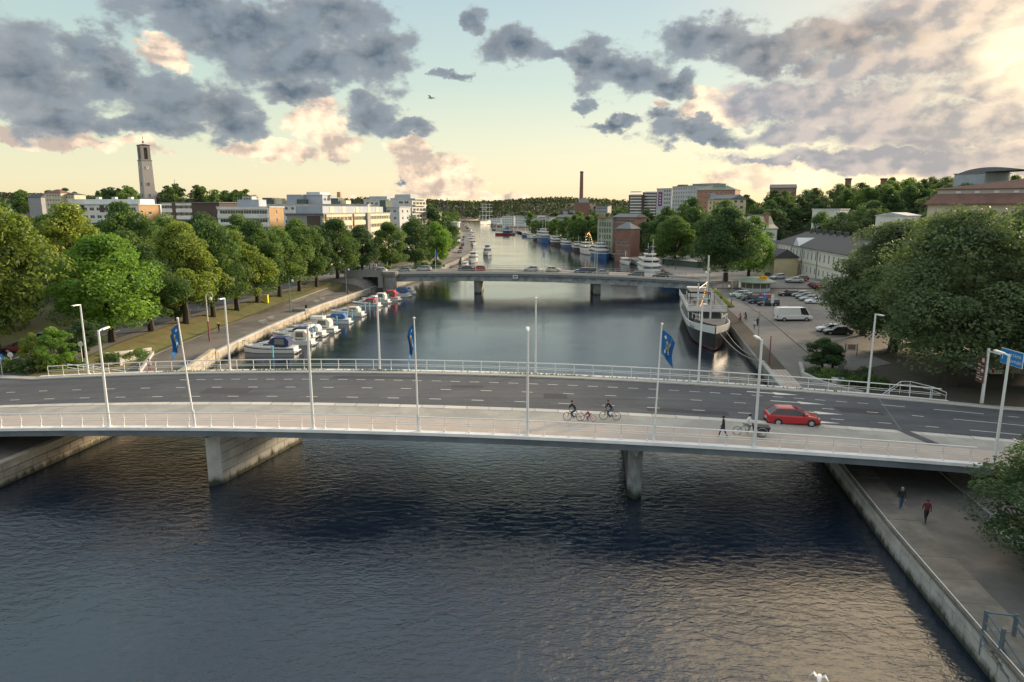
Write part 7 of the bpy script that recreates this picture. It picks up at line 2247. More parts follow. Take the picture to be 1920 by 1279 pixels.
# on the near bridge
def dk(x, Y, dz=0.105): return Vector((x, Y, zd(x) + dz))
aw = math.pi - R(6)
p = dk(5.15, 54.4); bicycle(p, aw, 'black city bicycle of the first rider, heading left along the cycle path'); person('ride', p, aw, 'dark coated rider on the leading bicycle, heading left', hair='hair_brown')
p = dk(6.35, 54.25); bicycle(p, aw, 'small pink trailer bicycle coupled behind the first rider', 'cloth_pink', .72, name='trailer_bicycle')
person('child', p + Vector((0, 0, -.02)), aw, 'child in a bright pink helmet on the trailer bicycle', hat='cloth_pink', s=.95)
p = dk(8.2, 54.75); bicycle(p, aw, 'black bicycle of the second rider, a few metres behind the pink one'); person('ride', p, aw, 'second rider in dark clothes, upright, riding alone', hair='hair_brown')
p = dk(16.45, 50.9, .102); person('walk', p, math.pi - R(4), 'woman in a black jacket striding along the brick footway', legs='cloth_navy')
p = dk(18.55, 51.6, .102); bicycle(p, -R(6), 'cargo bicycle with a black front box, behind the near lamp', cargo=True, name='cargo_bicycle'); person('ride', p, -R(6), 'cargo bicycle rider in a pale shirt behind the near lamp', top='cloth_white', legs='cloth_grey')
# footpath under the bridge
def gp(x, y): return G(x, y, .035)
p = gp(1688, 956); person('stroll', p, -R(100), 'man in a dark open jacket and blue jeans walking on the path under the bridge', hair='cloth_grey')
p = gp(1735, 981); person('walk', p, R(75), 'person in a dark red hooded top walking away under the bridge', top='cloth_darkred', legs='cloth_black', hat='cloth_darkred')
# plaza and paths
for x, y, pose, rz, top, legs, lb in ((1414, 618, 'stroll', -100, 'cloth_white', 'cloth_grey', 'person in white walking beside a dark clothed one on the plaza'), (1420, 613, 'stroll', -95, 'cloth_black', 'cloth_black', 'dark clothed person with a white bag beside the one in white'),
                                      (1341, 551, 'stroll', 90, 'cloth_hivis', 'cloth_black', 'person in a yellow hi-vis top near the ship stern'), (1335, 549, 'stroll', 95, 'cloth_grey', 'cloth_grey', 'grey clothed person beside the hi-vis one'), (1351, 568, 'stroll', -90, 'cloth_darkred', 'cloth_black', 'person in dark red between the ship and the planters'),
                                      (1404, 545, 'stand', 60, 'cloth_black', 'cloth_black', 'dark figure waiting left of the kiosk counter'), (1417, 547, 'stand', 90, 'cloth_black', 'cloth_navy', 'dark figure in front of the kiosk counter'), (1428, 546, 'stand', 80, 'helmet_yellow', 'cloth_black', 'person in yellow at the kiosk'), (1434, 546, 'stand', 110, 'cloth_orange', 'cloth_black', 'person in orange at the kiosk counter'), (1441, 546, 'stand', 100, 'cloth_red', 'cloth_black', 'person in red right of the kiosk counter'),
                                      (1485, 508, 'stroll', 80, 'cloth_black', 'cloth_black', 'pedestrian in black before the long white building'), (281, 697, 'stroll', -60, 'cloth_white', 'cloth_red', 'person in a white top behind the left part of the far railing'), (693, 507, 'stroll', 0, 'cloth_black', 'cloth_black', 'left one of two pedestrians at the junction by the second bridge'), (700, 504, 'stroll', 0, 'cloth_navy', 'cloth_black', 'right one of two pedestrians at the junction by the second bridge'),
                                      (1252, 503, 'stand', 0, 'cloth_black', 'cloth_black', 'dark figure left of the market stalls'), (1266, 506, 'stroll', 0, 'cloth_grey', 'cloth_black', 'grey figure walking by the market stalls')):
    person(pose, gp(x, y), R(rz), lb, top=top, legs=legs)
for x, y, top, hat, lb in ((1388, 604, 'cloth_red', None, 'rider in red on the plaza, left of two riding away'), (1398, 602, 'cloth_navy', None, 'rider in dark blue on the plaza, right of two riding away'), (411, 623, 'cloth_black', 'helmet_yellow', 'rider in a yellow helmet on the left quay path')):
    p = gp(x, y); a = R(100) if x > 1000 else R(-75)
    bicycle(p, a, 'bicycle ridden by the ' + lb.split(',')[0].replace('rider', 'one')); person('ride', p, a, lb, top=top, hat=hat, legs='cloth_navy')

# statues
p = G(1574, 724, 0); t = thing('stone_plinth', 'pale stone block under the dark bronze figure in the planter', 'plinth', (p.x, p.y, 1.9)); MB().box(-.8, .8, -.6, .6, -.3, .9).build('block', 'stone_pale', t)
person('stroll', Vector((p.x, p.y, 2.8)), R(-120), 'dark bronze statue of a standing figure in the planter by the stairs', bronze=True, cat='statue', name='bronze_statue', s=1.15)
p = G(224, 684, 0); t = thing('stone_plinth', 'white plinth of the small dark bust among the left plantings', 'plinth', p); MB().box(-.3, .3, -.3, .3, -.4, 1.0).build('block', 'stone_pale', t)
t = thing('bust_statue', 'small dark bust on the white plinth at the left end', 'statue', (p.x, p.y, p.z + 1.0)); b = MB(); b.loft([[(-.22, -.14, 0), (.22, -.14, 0), (.22, .14, 0), (-.22, .14, 0)], [(-.25, -.14, .3), (.25, -.14, .3), (.25, .14, .3), (-.25, .14, .3)], [(-.08, -.08, .42), (.08, -.08, .42), (.08, .08, .42), (-.08, .08, .42)]]); b.build('shoulders', 'bronze', t); MB().sphere((0, 0, .6), .19).build('head', 'bronze', t)

# ================================================================== street furniture
def hpx(p, x, y): return atd(x, y, p.y).z - p.z


mat('lamp_green', (.16, .22, .20), .5, .2, var=.1)
mat('pole_red', (.24, .05, .05), .6, var=.1)


def curled_lamp(x, y, yt, label, lower=None, sc=1.0, flip=1):
    p = G(x, y, 0); H = hpx(p, x, yt) - .75
    t = thing('curled_street_lamp', label, 'street lamp', p)
    b = MB(); b.bar((0, 0, 0), (0, 0, H * .45), .12, .1, n=8); b.build('lower_pole', lower or 'lamp_green', t)
    b = MB(); b.bar((0, 0, H * .45), (0, 0, H), .09, .06, n=8); b.build('pole', 'lamp_green' if not lower else 'rail_metal', t)
    b = MB(); b.path([(flip * (.62 - .62 * math.cos(a) * (1 - a / 14)), 0, H + .75 * math.sin(a) * (1 - a / 14)) for a in np.linspace(0, 5.2, 18)], .05, n=5); b.build('curl', 'lamp_green' if not lower else 'rail_metal', t)
    b = MB(); b.loft([circ2(.09, H - .1, flip * .75), circ2(.26, H - .42, flip * .75), circ2(.2, H - .6, flip * .75)]); b.build('lantern', 'headlight', t)
    return t


def circ2(r, z, ox): return [(ox + r * math.cos(2 * math.pi * i / 10), r * math.sin(2 * math.pi * i / 10), z) for i in range(10)]


curled_lamp(393, 640, 547, 'curled street lamp with a reddish lower pole on the left quay path', 'pole_red')
curled_lamp(545, 586, 516, 'curled street lamp standing before the dark trees beside the benches')
curled_lamp(650, 552, 497, 'curled street lamp beside the waste bin near the second bridge')
curled_lamp(1327, 580, 500, 'tall curled green lamp rising behind the black ship mast', flip=-1)
curled_lamp(1371, 577, 527, 'curled green lamp beside the parking row, holding a blue sign', flip=-1)


def thin_post(x, y, yt, label, m='rail_metal', cat='post', r=.07, name='thin_post', extras=None, base=None):
    p = base or G(x, y, 0); H = hpx(p, x, yt)
    t = thing(name, label, cat, p)
    MB().bar((0, 0, 0), (0, 0, H), r, r * .7, n=7).build('pole', m, t)
    if extras: extras(t, H)
    return t


def arm2(t, H):
    b = MB(); b.bar((-.9, 0, H - .1), (.9, 0, H - .1), .04, n=4); b.build('arm', 'rail_metal', t)
    for s in (-1, 1): MB().loft([circ2(.1, H - .1, s * .9), circ2(.28, H - .4, s * .9)]).build('lantern', 'headlight', t)


def arch(t, H):
    b = MB(); b.path([(.9 - .9 * math.cos(a), 0, H + .9 * math.sin(a)) for a in np.linspace(0, 2.4, 9)], .06, n=5); b.build('arch', 'rail_metal', t)


def arm1(t, H):
    b = MB(); b.box(0, 1.1, -.09, .09, H - .08, H); b.build('lamp_head', 'rail_metal', t)


thin_post(710, 510, 468, 'double headed street lamp at the left end of the second bridge, nearer one', cat='street lamp', name='double_street_lamp', extras=arm2)
thin_post(735, 502, 463, 'double headed street lamp further back, right of the blue direction boards', cat='street lamp', name='double_street_lamp', extras=arm2)
thin_post(717, 502, 446, 'tall arched street lamp between the two double headed lamps', cat='street lamp', name='arched_street_lamp', extras=arch)
thin_post(1418, 683, 583, 'slim bare steel lamp post on the plaza edge, cables at its top', 'steel', 'street lamp', name='slim_lamp_post', r=.08)
thin_post(1442, 683, 630, 'red painted lower post at the quay edge beside the slim lamp post', 'pole_red', name='red_post', r=.09)
thin_post(1355, 545, 510, 'small plaza lamp with a short arm behind the ship', 'lamp_green', 'street lamp', name='plaza_lamp', extras=arm1)
for x, y, yt, lb in ((1247, 462, 440, 'leftmost green lamp before the wide trees'), (1276, 472, 450, 'green lamp by the orange market kiosk'), (1292, 480, 465, 'double lamp by the market stalls'), (1079, 445, 425, 'lamp among the moored ferries'), (1112, 452, 428, 'lamp behind the ferry with orange lights')):
    thin_post(x, y, yt, lb + ' on the far right quay', 'lamp_green', 'street lamp', name='quay_lamp', extras=arm1)
for x, yt, side_, lb in ((892, 467, .3, 'left lamp post on the second bridge, over the left pier'), (1115, 456, 13, 'far lamp post on the second bridge by the right pier'), (1119, 458, .3, 'near lamp post on the second bridge by the right pier'), (817, 467, .3, 'flagpole with a small blue flag left on the second bridge'), (1018, 470, 13, 'flagpole with a dark flag in mid span of the second bridge'), (1021, 467, .3, 'second bare pole beside the mid span flagpole'), (1222, 490, .3, 'short pole right on the second bridge before the white steamer')):
    p0 = at(x, 510, 5.8); Yc = y2n(p0.x) + side_; X = p0.x * Yc / p0.y
    t = thin_post(x, 0, yt, lb, base=Vector((X, Yc, z2d(X) + .1)), cat='lamp post' if 'lamp' in lb else 'flagpole', name='bridge_pole')
    if 'flagpole with' in lb:
        H = hpx(t.location, x, yt)
        b = MB(); b.loft([[(.05, 0, H - .2), (.6, .1, H - .9), (.6, .1, H - .95), (.05, 0, H - .25)], [(.05, 0, H - 1.7), (.45, -.1, H - 2.4), (.45, -.1, H - 2.45), (.05, 0, H - 1.75)]]); b.build('flag', 'flag_blue', t)
t = thin_post(834, 496, 463, 'flagpole with a pale blue flag on the far left quay lawn', cat='flagpole', name='quay_flagpole')
H = hpx(t.location, 834, 463); MB().box(.05, .65, -.03, .03, H - 2.3, H - .3).build('flag', 'flag_blue', t)
# blue direction boards at the second bridge
mat('sign_blue', (.02, .22, .55), .5, var=0)
mat('sign_white', (.75, .75, .75), .5, var=0)
mat('sign_brown', (.16, .065, .045), .6, var=0)
p = G(722, 500, 0); t = thing('direction_sign', 'overhead blue white direction boards between the double headed lamps', 'road sign', p)
H = hpx(p, 722, 470); b = MB(); b.bar((-3, 0, 0), (-3, 0, H), .09, n=5); b.bar((3, 0, 0), (3, 0, H), .09, n=5); b.bar((-3, 0, H - .3), (3, 0, H - .3), .07, n=4); b.build('frame', 'rail_metal', t)
for k in range(2): MB().box(-1.9 + k * 2.1, -.1 + k * 2.1, -.12, -.08, H - 1.3, H + .1).build('board', 'sign_blue' if k == 0 else 'sign_white', t)


def text(parent, s, size, loc, rot, m, name='lettering'):
    c = bpy.data.curves.new(name, 'FONT'); c.body = s; c.size = size; c.align_x = 'LEFT'
    c.materials.append(MATS[m])
    o = bpy.data.objects.new(name, c); col.objects.link(o); o.parent = parent; o.location = loc; o.rotation_euler = rot
    return o


# gantry with the blue signs at the right end; the boards face the oncoming traffic (-x)
t = thing('sign_gantry', 'grey gantry arm carrying blue direction boards over the road at the right end', 'road sign', (48.2, 67.6, 3.5))
MB().bar((0, 0, 0), (0, 0, 5.75), .17, .13, n=8).build('post', 'lamp_metal', t)
MB().bar((0, 0, 5.45), (0, -12, 5.45), .09, n=6).build('arm', 'lamp_metal', t)
def board(y0, y1, z0, z1, m):
    MB().box(-.20, -.14, -y1, -y0, z0, z1).build('board_border', 'sign_white', t)
    return MB().box(-.23, -.205, -y1 + .05, -y0 - .05, z0 + .05, z1 - .05).build('board', m, t)
rt = (math.pi / 2, 0, -math.pi / 2)
bo = board(2.0, 5.0, 4.75, 6.25, 'sign_blue')
text(t, 'SATAMA', .42, (-.24, -3.15, 5.62), rt, 'sign_white'); text(t, 'HAMNEN', .42, (-.24, -3.15, 5.05), rt, 'sign_white')
b = MB()
for (y, z, dy, dz) in ((2.35, 5.2, .0, .55), (2.35, 5.75, .22, .0)): b.bar((-.24, -y, z), (-.24, -y - dy, z + dz), .035, n=4)
b.add([(-.245, -2.55, 5.9), (-.245, -2.85, 5.75), (-.245, -2.55, 5.6)], [(0, 1, 2)]); b.build('arrow', 'sign_white', t)
board(5.6, 9.6, 4.6, 6.25, 'sign_blue')
text(t, 'E8', .45, (-.24, -6.7, 5.6), rt, 'sign_white')
b = MB(); b.bar((-.24, -6.1, 4.85), (-.24, -6.1, 5.6), .04, n=4); b.add([(-.245, -5.9, 5.55), (-.245, -6.1, 5.9), (-.245, -6.3, 5.55)], [(0, 1, 2)]); b.build('arrow', 'sign_white', t)
b = MB(); n = 12; b.add([(-.245, -7.0 + .28 * math.cos(2 * math.pi * i / n), 5.1 + .28 * math.sin(2 * math.pi * i / n)) for i in range(n)], [tuple(range(n))]); b.build('round_symbol', 'sign_yellow', t)
t2 = thing('brown_sign', 'tall brown guide sign with white symbols fixed to the gantry post', 'road sign', (48.2, 67.6, 3.5))
MB().box(-.26, -.2, -.15, 1.05, 2.1, 4.9).build('panel', 'sign_brown', t2)
b = MB()
for k in range(3): b.box(-.28, -.262, -.05, .95, 2.75 + k * .55 - .02, 2.75 + k * .55 + .02)
for (y, z, w, h_) in ((.0, 4.25, .35, .4), (.0, 3.2, .3, .35), (.5, 3.9, .4, .12), (.45, 3.0, .4, .1), (.1, 2.4, .3, .15), (.5, 2.5, .35, .1), (.5, 3.5, .35, .1)): b.box(-.28, -.262, y, y + w, z, z + h_)
b.build('symbol', 'sign_white', t2)
# restaurant board under the trees
p = atd(1892, 716, 79)
t = thing('text_board', 'long pale board with dark capitals and opening hours under the giant trees', 'sign', (p.x, p.y, 3.3), R(-14))
b = MB(); b.bar((.3, 0, 0), (.3, 0, .9), .06, n=5); b.bar((4.6, 0, 0), (4.6, 0, .9), .06, n=5); b.build('post', 'steel', t)
MB().box(0, 5.2, -.05, .05, .6, 2.0).build('panel', 'wall_greenish', t)
text(t, 'RUAKAA', .75, (.25, -.07, 1.3), (math.pi / 2, 0, 0), 'black_metal'); text(t, '15 - 22', .45, (1.0, -.07, .75), (math.pi / 2, 0, 0), 'black_metal')
car('van', Vector((p.x - 1.2, p.y + 3.5, 3.3)), R(95), 'darkblue', 'dark blue van parked in the shade behind the text board', None, .8, name='parked_van')
for o, sw in PENDING: sw(o)
# signs at the left edge
for x, y, yt, kind, lb in ((5, 705, 664, 'sq', 'blue pedestrian crossing sign at the left edge'), (23, 690, 660, 'rd', 'round pale sign seen from behind, left edge'), (157, 694, 640, 'rd', 'pair of round signs on a post beside the far left lamp'), (1484, 520, 492, 'sq', 'blue pedestrian sign before the long white building'), (1432, 575, 547, 'sqb', 'tall blue parking sign board beside the parked cars'), (1447, 578, 552, 'sqg', 'pale sign post among the parked cars')):
    p = G(x, y, 0); H = hpx(p, x, yt); t = thing('traffic_sign', lb, 'traffic sign', p, R(8))
    MB().bar((0, 0, 0), (0, 0, H), .04, n=6).build('pole', 'rail_metal', t)
    if kind == 'rd':
        b = MB(); b.add([(.34 * math.cos(2 * math.pi * i / 14), -.06, H - .35 + .34 * math.sin(2 * math.pi * i / 14)) for i in range(14)], [tuple(range(14))]); b.add([(.34 * math.cos(2 * math.pi * i / 14), -.04, H - .35 + .34 * math.sin(2 * math.pi * i / 14)) for i in range(14)], [tuple(range(13, -1, -1))]); b.build('plate', 'rail_metal', t)
    else:
        MB().box(-.35, .35, -.07, -.04, H - (.75 if kind == 'sq' else 1.9), H).build('plate', 'sign_blue' if kind != 'sqg' else 'rail_metal', t)
        b = MB(); b.add([(-.22, -.08, H - .62), (.22, -.08, H - .62), (0, -.08, H - .15)], [(0, 1, 2)]); b.build('symbol', 'sign_white', t)

# benches, bins, boxes
def bench(x, y, lb, rz):
    t = thing('park_bench', lb, 'bench', G(x, y, .035), rz, 'benches on the left quay path')
    for k in range(3): MB().box(-.9, .9, -.25 + k * .17, -.11 + k * .17, .43, .47).build('seat_slat', 'roof_grey', t)
    for k in range(2): MB().box(-.9, .9, .27, .31, .58 + k * .17, .71 + k * .17).build('back_slat', 'roof_grey', t)
    for s in (-.7, .7):
        b = MB(); b.bar((s, -.2, 0), (s, -.2, .43), .03, n=4); b.bar((s, .25, 0), (s, .3, .88), .03, n=4); b.build('leg', 'black_metal', t)
for x, y, lb in ((494, 609, 'bench nearest to the near bridge on the left quay path'), (510, 602, 'second bench, right behind the nearest one'), (595, 570, 'third bench, just past the gap in the quay wall'), (607, 565, 'bench furthest along the left quay path')):
    bench(x, y, lb, R(65))
for x, y, h_, lb in ((575, 582, 1.1, 'dark waste bin at the gap in the left quay wall'), (652, 551, 1.1, 'dark waste bin at the foot of the curled lamp near the second bridge'), (1569, 673, 1.5, 'dark waste container beside the small young tree')):
    t = thing('waste_bin', lb, 'waste bin', G(x, y, .03)); MB().prism([(.32 * math.cos(a * .785), .32 * math.sin(a * .785)) for a in range(8)], 0, h_).build('bin_body', 'black_metal', t); MB().prism([(.36 * math.cos(a * .785), .36 * math.sin(a * .785)) for a in range(8)], h_ + .01, h_ + .08).build('lid', 'plastic_black', t)
t = thing('electric_box', 'small yellow cabinet between the trunks of the left tree row', 'cabinet', G(499, 568, 0)); MB().box(-.5, .5, -.3, .3, 0, 1.7).build('cabinet', 'helmet_yellow', t); MB().box(-.55, .55, -.35, .35, 1.71, 1.8).build('lid', 'wall_cream', t)
p = G(1595, 668, 0); t = thing('notice_board', 'framed map board at the bend of the path under the giant trees', 'notice board', p, R(-10))
b = MB(); b.bar((-.8, 0, 0), (-.8, 0, 1.9), .05, n=5); b.bar((.8, 0, 0), (.8, 0, 1.9), .05, n=5); b.build('post', 'black_metal', t); MB().box(-.75, .75, -.04, .04, .8, 1.85).build('panel', 'frame_white', t); MB().box(-.5, .5, -.06, -.045, 1.0, 1.7).build('map', 'brick_orange', t)
# quay gap block and steps
p = G(583, 583, 0); tag(MB().box(-1.4, 1.4, -1.2, 1.2, -.6, .55).build('stone_block_low', 'stone_grey', None, (bank(-1, p.y) - 1.3, p.y, 1.8)), 'dark stone block closing the gap in the left quay wall', 'stone block')

# kiosk
p = G(1425, 549, 0); p.y += 3.6; t = thing('round_kiosk', 'round glazed snack kiosk with a wide flat roof and yellow sign', 'kiosk', (p.x, p.y, 2.0))
n = 12
pc = lambda r, z: [(r * math.cos(2 * math.pi * i / n), r * math.sin(2 * math.pi * i / n), z) for i in range(n)]
for i in range(n):
    a0, a1 = 2 * math.pi * i / n, 2 * math.pi * (i + 1) / n
    q = [Vector((3.6 * math.cos(a), 3.6 * math.sin(a), 0)) for a in (a0, a1)]
    b = MB(); b.add([q[0], q[1], q[1] + Vector((0, 0, 1.1)), q[0] + Vector((0, 0, 1.1))], [(0, 1, 2, 3)]); b.build('wall_panel', 'wall_pale', t)
    b = MB(); b.add([q[0] + Vector((0, 0, 1.1)), q[1] + Vector((0, 0, 1.1)), q[1] + Vector((0, 0, 2.5)), q[0] + Vector((0, 0, 2.5))], [(0, 1, 2, 3)]); b.build('window', 'glass_warm', t)
    MB().bar(q[0], q[0] + Vector((0, 0, 2.5)), .07, n=4).build('mullion', 'frame_white', t)
MB().loft([pc(5.0, 2.5), pc(5.1, 2.75), pc(2.2, 3.7), pc(.5, 3.9)]).build('roof', 'roof_green', t)
b = MB(); b.add([(1.2 * math.cos(2 * math.pi * i / 20) + .8, -3.2, 3.85 + .6 * math.sin(2 * math.pi * i / 20)) for i in range(20)], [tuple(range(20))]); b.add([(1.2 * math.cos(2 * math.pi * i / 20) + .8, -3.1, 3.85 + .6 * math.sin(2 * math.pi * i / 20)) for i in range(20)], [tuple(range(19, -1, -1))]); b.build('yellow_sign', 'sign_yellow', t)
text(t, 'Grilli', .75, (-.1, -3.23, 3.6), (math.pi / 2, 0, 0), 'sign_brown')
MB().bar((.8, -3.1, 2.8), (.8, -3.1, 3.4), .05, n=4).build('sign_post', 'steel', t)
p = G(1386, 549, 0); t = thing('closed_parasol', 'closed pale parasol standing left of the kiosk', 'parasol', p); MB().bar((0, 0, 0), (0, 0, 3), .04, n=5).build('pole', 'steel', t); MB().loft([circ2(.08, 1.2, 0), circ2(.28, 1.4, 0), circ2(.2, 2.4, 0), circ2(.03, 3.2, 0)]).build('canopy', 'cloth_white', t)
# planters with yellow flowers beside the ship
for k in range(9):
    f = k / 8; p = G(1342 + 25 * f, 552 + 24 * f, .03)
    t = thing('flower_planter', 'low planter of yellow green flowers, %s from the ship stern end of its row' % ORD[k], 'planter', p, R(10), 'flower planters beside the black ship')
    MB().box(-1.1, 1.1, -.35, .35, 0, .35).build('box', 'deck_wood', t)
    link('flowers', crown_mesh('flowers', 77, .7, 2.3, 14, 500, .09, 'leaf_yellow', .15, 'round'), t, (0, 0, .25)) if k == 0 else link('flowers', FLM, t, (0, 0, .25))
    if k == 0: FLM = [c for c in t.children if c.name.startswith('flowers')][0].data
# market stalls, orange kiosk, advertising tower
p = G(1281, 499, 0); t = thing('market_stall', 'long stall with a pale canvas roof and green end beside the solitary tree', 'market stall', p, R(-62))
MB().box(-9, 9, -1.6, 1.6, 0, 2.2).build('stall_wall', 'wall_dark', t); b = MB(); b.loft([[(x, -2.1, 2.3), (x, 0, 3.2), (x, 2.1, 2.3), (x, 2.1, 2.22), (x, -2.1, 2.22)] for x in (-9.4, 9.4)]); b.build('canopy', 'canopy_cream', t); MB().box(-10.6, -9.45, -2, 2, 0, 2.9).build('green_end', 'lamp_green', t)
p = G(1268, 478, 0); t = thing('orange_kiosk', 'bright orange kiosk container behind the market stall', 'kiosk', p, R(-10)); MB().box(-3, 3, -1.5, 1.5, 0, 2.7).build('wall', 'cloth_orange', t); MB().box(-3.3, 3.3, -1.8, 1.8, 2.71, 2.9).build('roof', 'brick_red', t); MB().box(-1.5, 1.5, -1.53, -1.51, 1, 2.1).build('counter_window', 'car_glass', t)
p = G(1261, 474, 0); t = thing('advertising_tower', 'white box tower on a post beside the orange kiosk', 'advertising tower', p); MB().bar((0, 0, 0), (0, 0, 3), .15, n=6).build('post', 'steel', t); MB().box(-.7, .7, -.5, .5, 3, hpx(p, 1261, 446)).build('light_box', 'wall_pale', t)
p = G(1204, 462, 0); t = thing('yellow_sign', 'small yellow sign over the parked cars on the far quay', 'sign', p); MB().bar((0, 0, 0), (0, 0, 4.5), .06, n=5).build('post', 'steel', t); MB().box(-.6, .6, -.05, .05, 3.6, 4.8).build('board', 'sign_yellow', t)

# stairs and rails at the right end; planter wall
def gpts(l, dz): return [G(x, y, 0) + Vector((0, 0, dz)) for x, y in l]
t = thing('planter_wall', 'pale concrete wall edging the planted bed at the plaza corner', 'planter wall')
l = gpts([(1500, 686), (1506, 706), (1540, 722), (1580, 734), (1618, 742)], 0)
for a, c in zip(l[:-1], l[1:]):
    dd = (c - a).normalized(); nn = Vector((-dd.y, dd.x, 0)) * .22
    b = MB(); b.loft([[q - nn + Vector((0, 0, -.5)), q + nn + Vector((0, 0, -.5)), q + nn + Vector((0, 0, .55)), q - nn + Vector((0, 0, .55))] for q in (a, c)]); b.build('wall_section', 'stone_pale', t)
t = thing('stair_railing', 'angular steel stair railing where the far railing ends by the giant trees', 'railing')
zt_ = zd(40) + .1
pts = [Vector((38.4, 68.6, zt_ - .3)), Vector((40.6, 69.2, zt_ + 1.0)), Vector((41.6, 69.2, zt_ + 1.0)), Vector((43.2, 67.9, zt_ + .75)), Vector((44.2, 67.2, zt_ + .35)), Vector((44.2, 67.2, zt_ - .7))]
b = MB(); b.path(pts, .04, n=5); b.path([q + Vector((0, .1, -.35)) for q in pts[:-1]], .03, n=5); b.build('rail', 'rail_metal', t)
for q in pts[1:5]: MB().bar(q, (q.x, q.y, q.z - 1.3), .035, n=5).build('post', 'rail_metal', t)
# stone steps of the underpass
t = thing('stone_stairs', 'short flight of stone steps rising from the footpath beside the near bridge', 'stairs', (32.3, 41.3, QZ))
for k in range(7): MB().box(k * .42, k * .42 + .44, -1.3, 1.6, -.2, .17 * (k + 1)).build('step', 'stone_pale', t)
t = thing('stair_railing', 'steel handrail along the short stone steps below the near bridge', 'railing', (32.3, 43.0, QZ))
b = MB(); b.path([(-.4, 0, .9), (0, 0, 1.0), (2.9, 0, 2.1), (3.3, 0, 2.1)], .03, n=5); b.path([(-.4, 0, .5), (0, 0, .6), (2.9, 0, 1.7)], .02, n=5); b.build('rail', 'rail_metal', t)
for k in (0, 1.45, 2.9): MB().bar((k, 0, k * .38), (k, 0, 1.0 + k * .38), .025, n=5).build('post', 'rail_metal', t)
t = thing('kerb_edging', 'low stone edging between footpath and bank below the near bridge', 'kerb')
for y0 in np.arange(20, 68, 2.0):
    if 39.8 < y0 < 43: continue
    x0, x1 = bank(1, y0) + 7.55, bank(1, y0 + 1.96) + 7.55
    b = MB(); b.add([(x0, y0, QZ - .1), (x0 + .18, y0, QZ - .1), (x1 + .18, y0 + 1.96, QZ - .1), (x1, y0 + 1.96, QZ - .1), (x0, y0, QZ + .16), (x0 + .18, y0, QZ + .16), (x1 + .18, y0 + 1.96, QZ + .16), (x1, y0 + 1.96, QZ + .16)], [(4, 5, 6, 7), (0, 1, 5, 4), (1, 2, 6, 5), (2, 3, 7, 6), (3, 0, 4, 7)]); b.build('kerb_stone', 'stone_grey', t)
# gangway frame at the lower right
t = thing('gangway', 'weathered steel gangway frame with sloping rails at the end of the granite wall', 'gangway', (0, 0, 0))
for (x, y) in ((24.0, 31.3), (23.8, 29.8), (25.3, 31.0), (25.1, 29.5)): MB().bar((x, y, .6), (x, y, 3.1), .10, n=6).build('post', 'steel_dark', t)
for (a, c) in (((24.0, 31.3, 3.0), (23.7, 25, .9)), ((24.0, 31.3, 2.5), (23.7, 25, .4)), ((25.3, 31.0, 3.0), (25.0, 25, .9)), ((25.3, 31.0, 2.5), (25.0, 25, .4)), ((24.0, 31.3, 3.0), (25.3, 31.0, 3.0)), ((23.7, 31.3, 1.9), (23.4, 25, -.1)), ((25.3, 31.0, 1.9), (25.0, 25, -.1))): MB().bar(a, c, .055, n=5).build('rail', 'steel_dark', t)
for k in range(9): MB().box(23.55 + .0, 25.2, 25.2 + k * .62, 25.68 + k * .62, .0 + k * .2, .05 + k * .2).build('plank', 'deck_wood', t)
for (x, y) in ((26.6, 31.5), (27.4, 30.0)): 
    tb = thing('bollard', 'short steel bollard on the granite edge by the gangway', 'bollard', (x, y, QZ + .1), 0, 'bollards by the gangway'); MB().bar((0, 0, 0), (0, 0, .8), .12, n=8).build('shaft', 'steel', tb); MB().bar((0, 0, .8), (0, 0, .9), .15, n=8).build('cap', 'steel', tb)
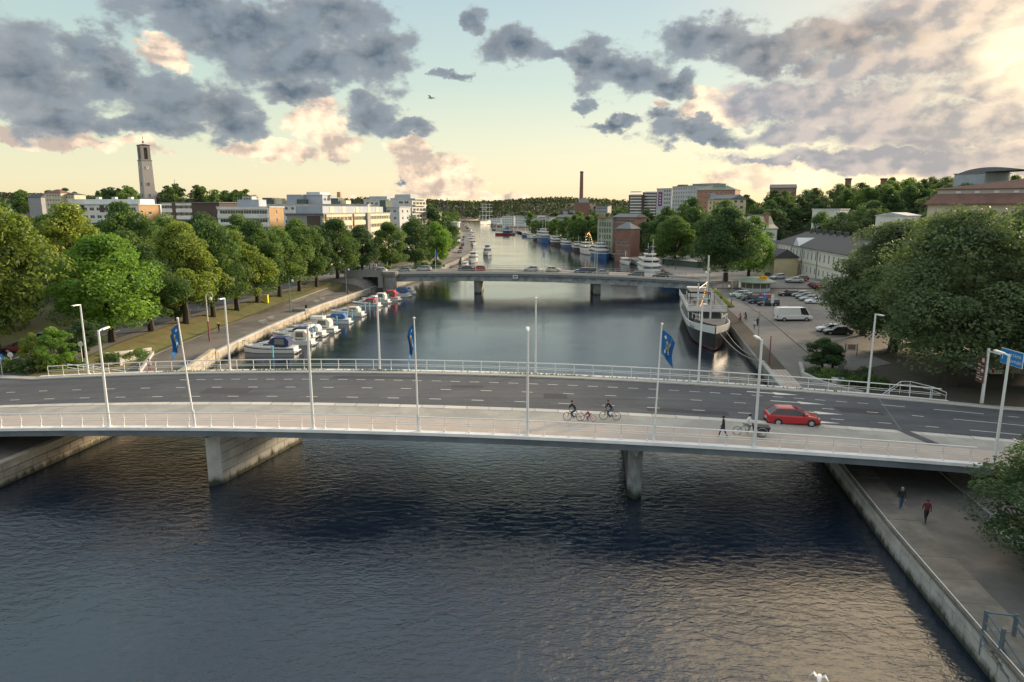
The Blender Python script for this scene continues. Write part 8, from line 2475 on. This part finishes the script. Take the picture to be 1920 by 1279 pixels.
# left ramps and low walls
t = thing('ramp_walls', 'pale low retaining walls and stair rails around the planting at the left end', 'retaining wall')
for pl in ([(178, 690), (232, 678), (285, 664)], [(193, 668), (240, 663), (283, 657)], [(262, 700), (287, 664)]):
    l = gpts(pl, 0)
    for a, c in zip(l[:-1], l[1:]):
        dd = (c - a).normalized(); nn = Vector((-dd.y, dd.x, 0)) * .16
        b = MB(); b.loft([[q - nn + Vector((0, 0, -.6)), q + nn + Vector((0, 0, -.6)), q + nn + Vector((0, 0, .45)), q - nn + Vector((0, 0, .45))] for q in (a, c)]); b.build('wall_section', 'stone_pale', t)
t = thing('stair_railing', 'pale steel stair rail going down behind the left end of the far railing', 'railing')
b = MB(); zz0 = 4.2
b.path([(-52.5, 78.6, zz0 + .9), (-49.5, 81.5, zz0 - .6)], .04, n=5); b.path([(-50.5, 78.3, zz0 + .9), (-47.5, 81.2, zz0 - .6)], .04, n=5); b.path([(-52.5, 78.6, zz0 + .5), (-49.5, 81.5, zz0 - 1.0)], .03, n=5); b.build('rail', 'rail_metal', t)
# paint strokes on the slope under the bridge
t = thing('graffiti', 'red and white paint scrawl on the slope under the bridge end', 'graffiti'); t['kind'] = 'thing'
def onslope(x, y): 
    u = x - bank(1, y); return Vector((x, y, gz(1, u, y) + .05))
for k, (m, a0) in enumerate((('flag_white', 0), ('flag_white', 1.2), ('pole_red', 2.0), ('pole_red', 3.3), ('flag_white', 4.0))):
    b = MB(); pts = [onslope(36.2 + k * .55 + .35 * math.cos(a0 + q * .9), 50.2 - k * .2 + .6 * math.sin(a0 * 2 + q * 1.1)) for q in range(7)]; b.path(pts, .05, n=4); b.build('paint_stroke', m, t)


# gulls
def gull(pos, rz, lb, span=1.2):
    t = thing('seagull', lb, 'bird', pos, rz)
    b = MB(); b.loft([[(x, -w, -w * .8), (x, w, -w * .8), (x, w, w), (x, -w, w)] for x, w in ((-.28, .02), (-.15, .06), (.02, .085), (.15, .055), (.2, .05), (.27, .015))])
    for s in (-1, 1):
        b.add([(.08, s * .05, .03), (-.08, s * .05, .03), (-.06, s * span * .28, .16), (.10, s * span * .28, .17)], [(0, 1, 2, 3)])
        b.add([(.10, s * span * .28, .17), (-.06, s * span * .28, .16), (-.16, s * span * .5, .06)], [(0, 1, 2)])
    b.build('body', 'cloth_white', t)
    return t
gull(atd(808, 184, 60), R(170), 'gull gliding high over the river in the open sky', 2.0)
gull(at(1536, 1272, 6.0), R(60), 'gull just above the water at the lower edge', .7)

# turn lettering into meshes
bpy.context.view_layer.update()
dg = bpy.context.evaluated_depsgraph_get()
for o in [o for o in bpy.data.objects if o.type == 'FONT']:
    me = bpy.data.meshes.new_from_object(o.evaluated_get(dg))
    n = link(o.name.split('.')[0], me, o.parent)
    n.location = o.location; n.rotation_euler = o.rotation_euler
    if not me.materials:
        me.materials.append(o.data.materials[0])
    bpy.data.objects.remove(o)
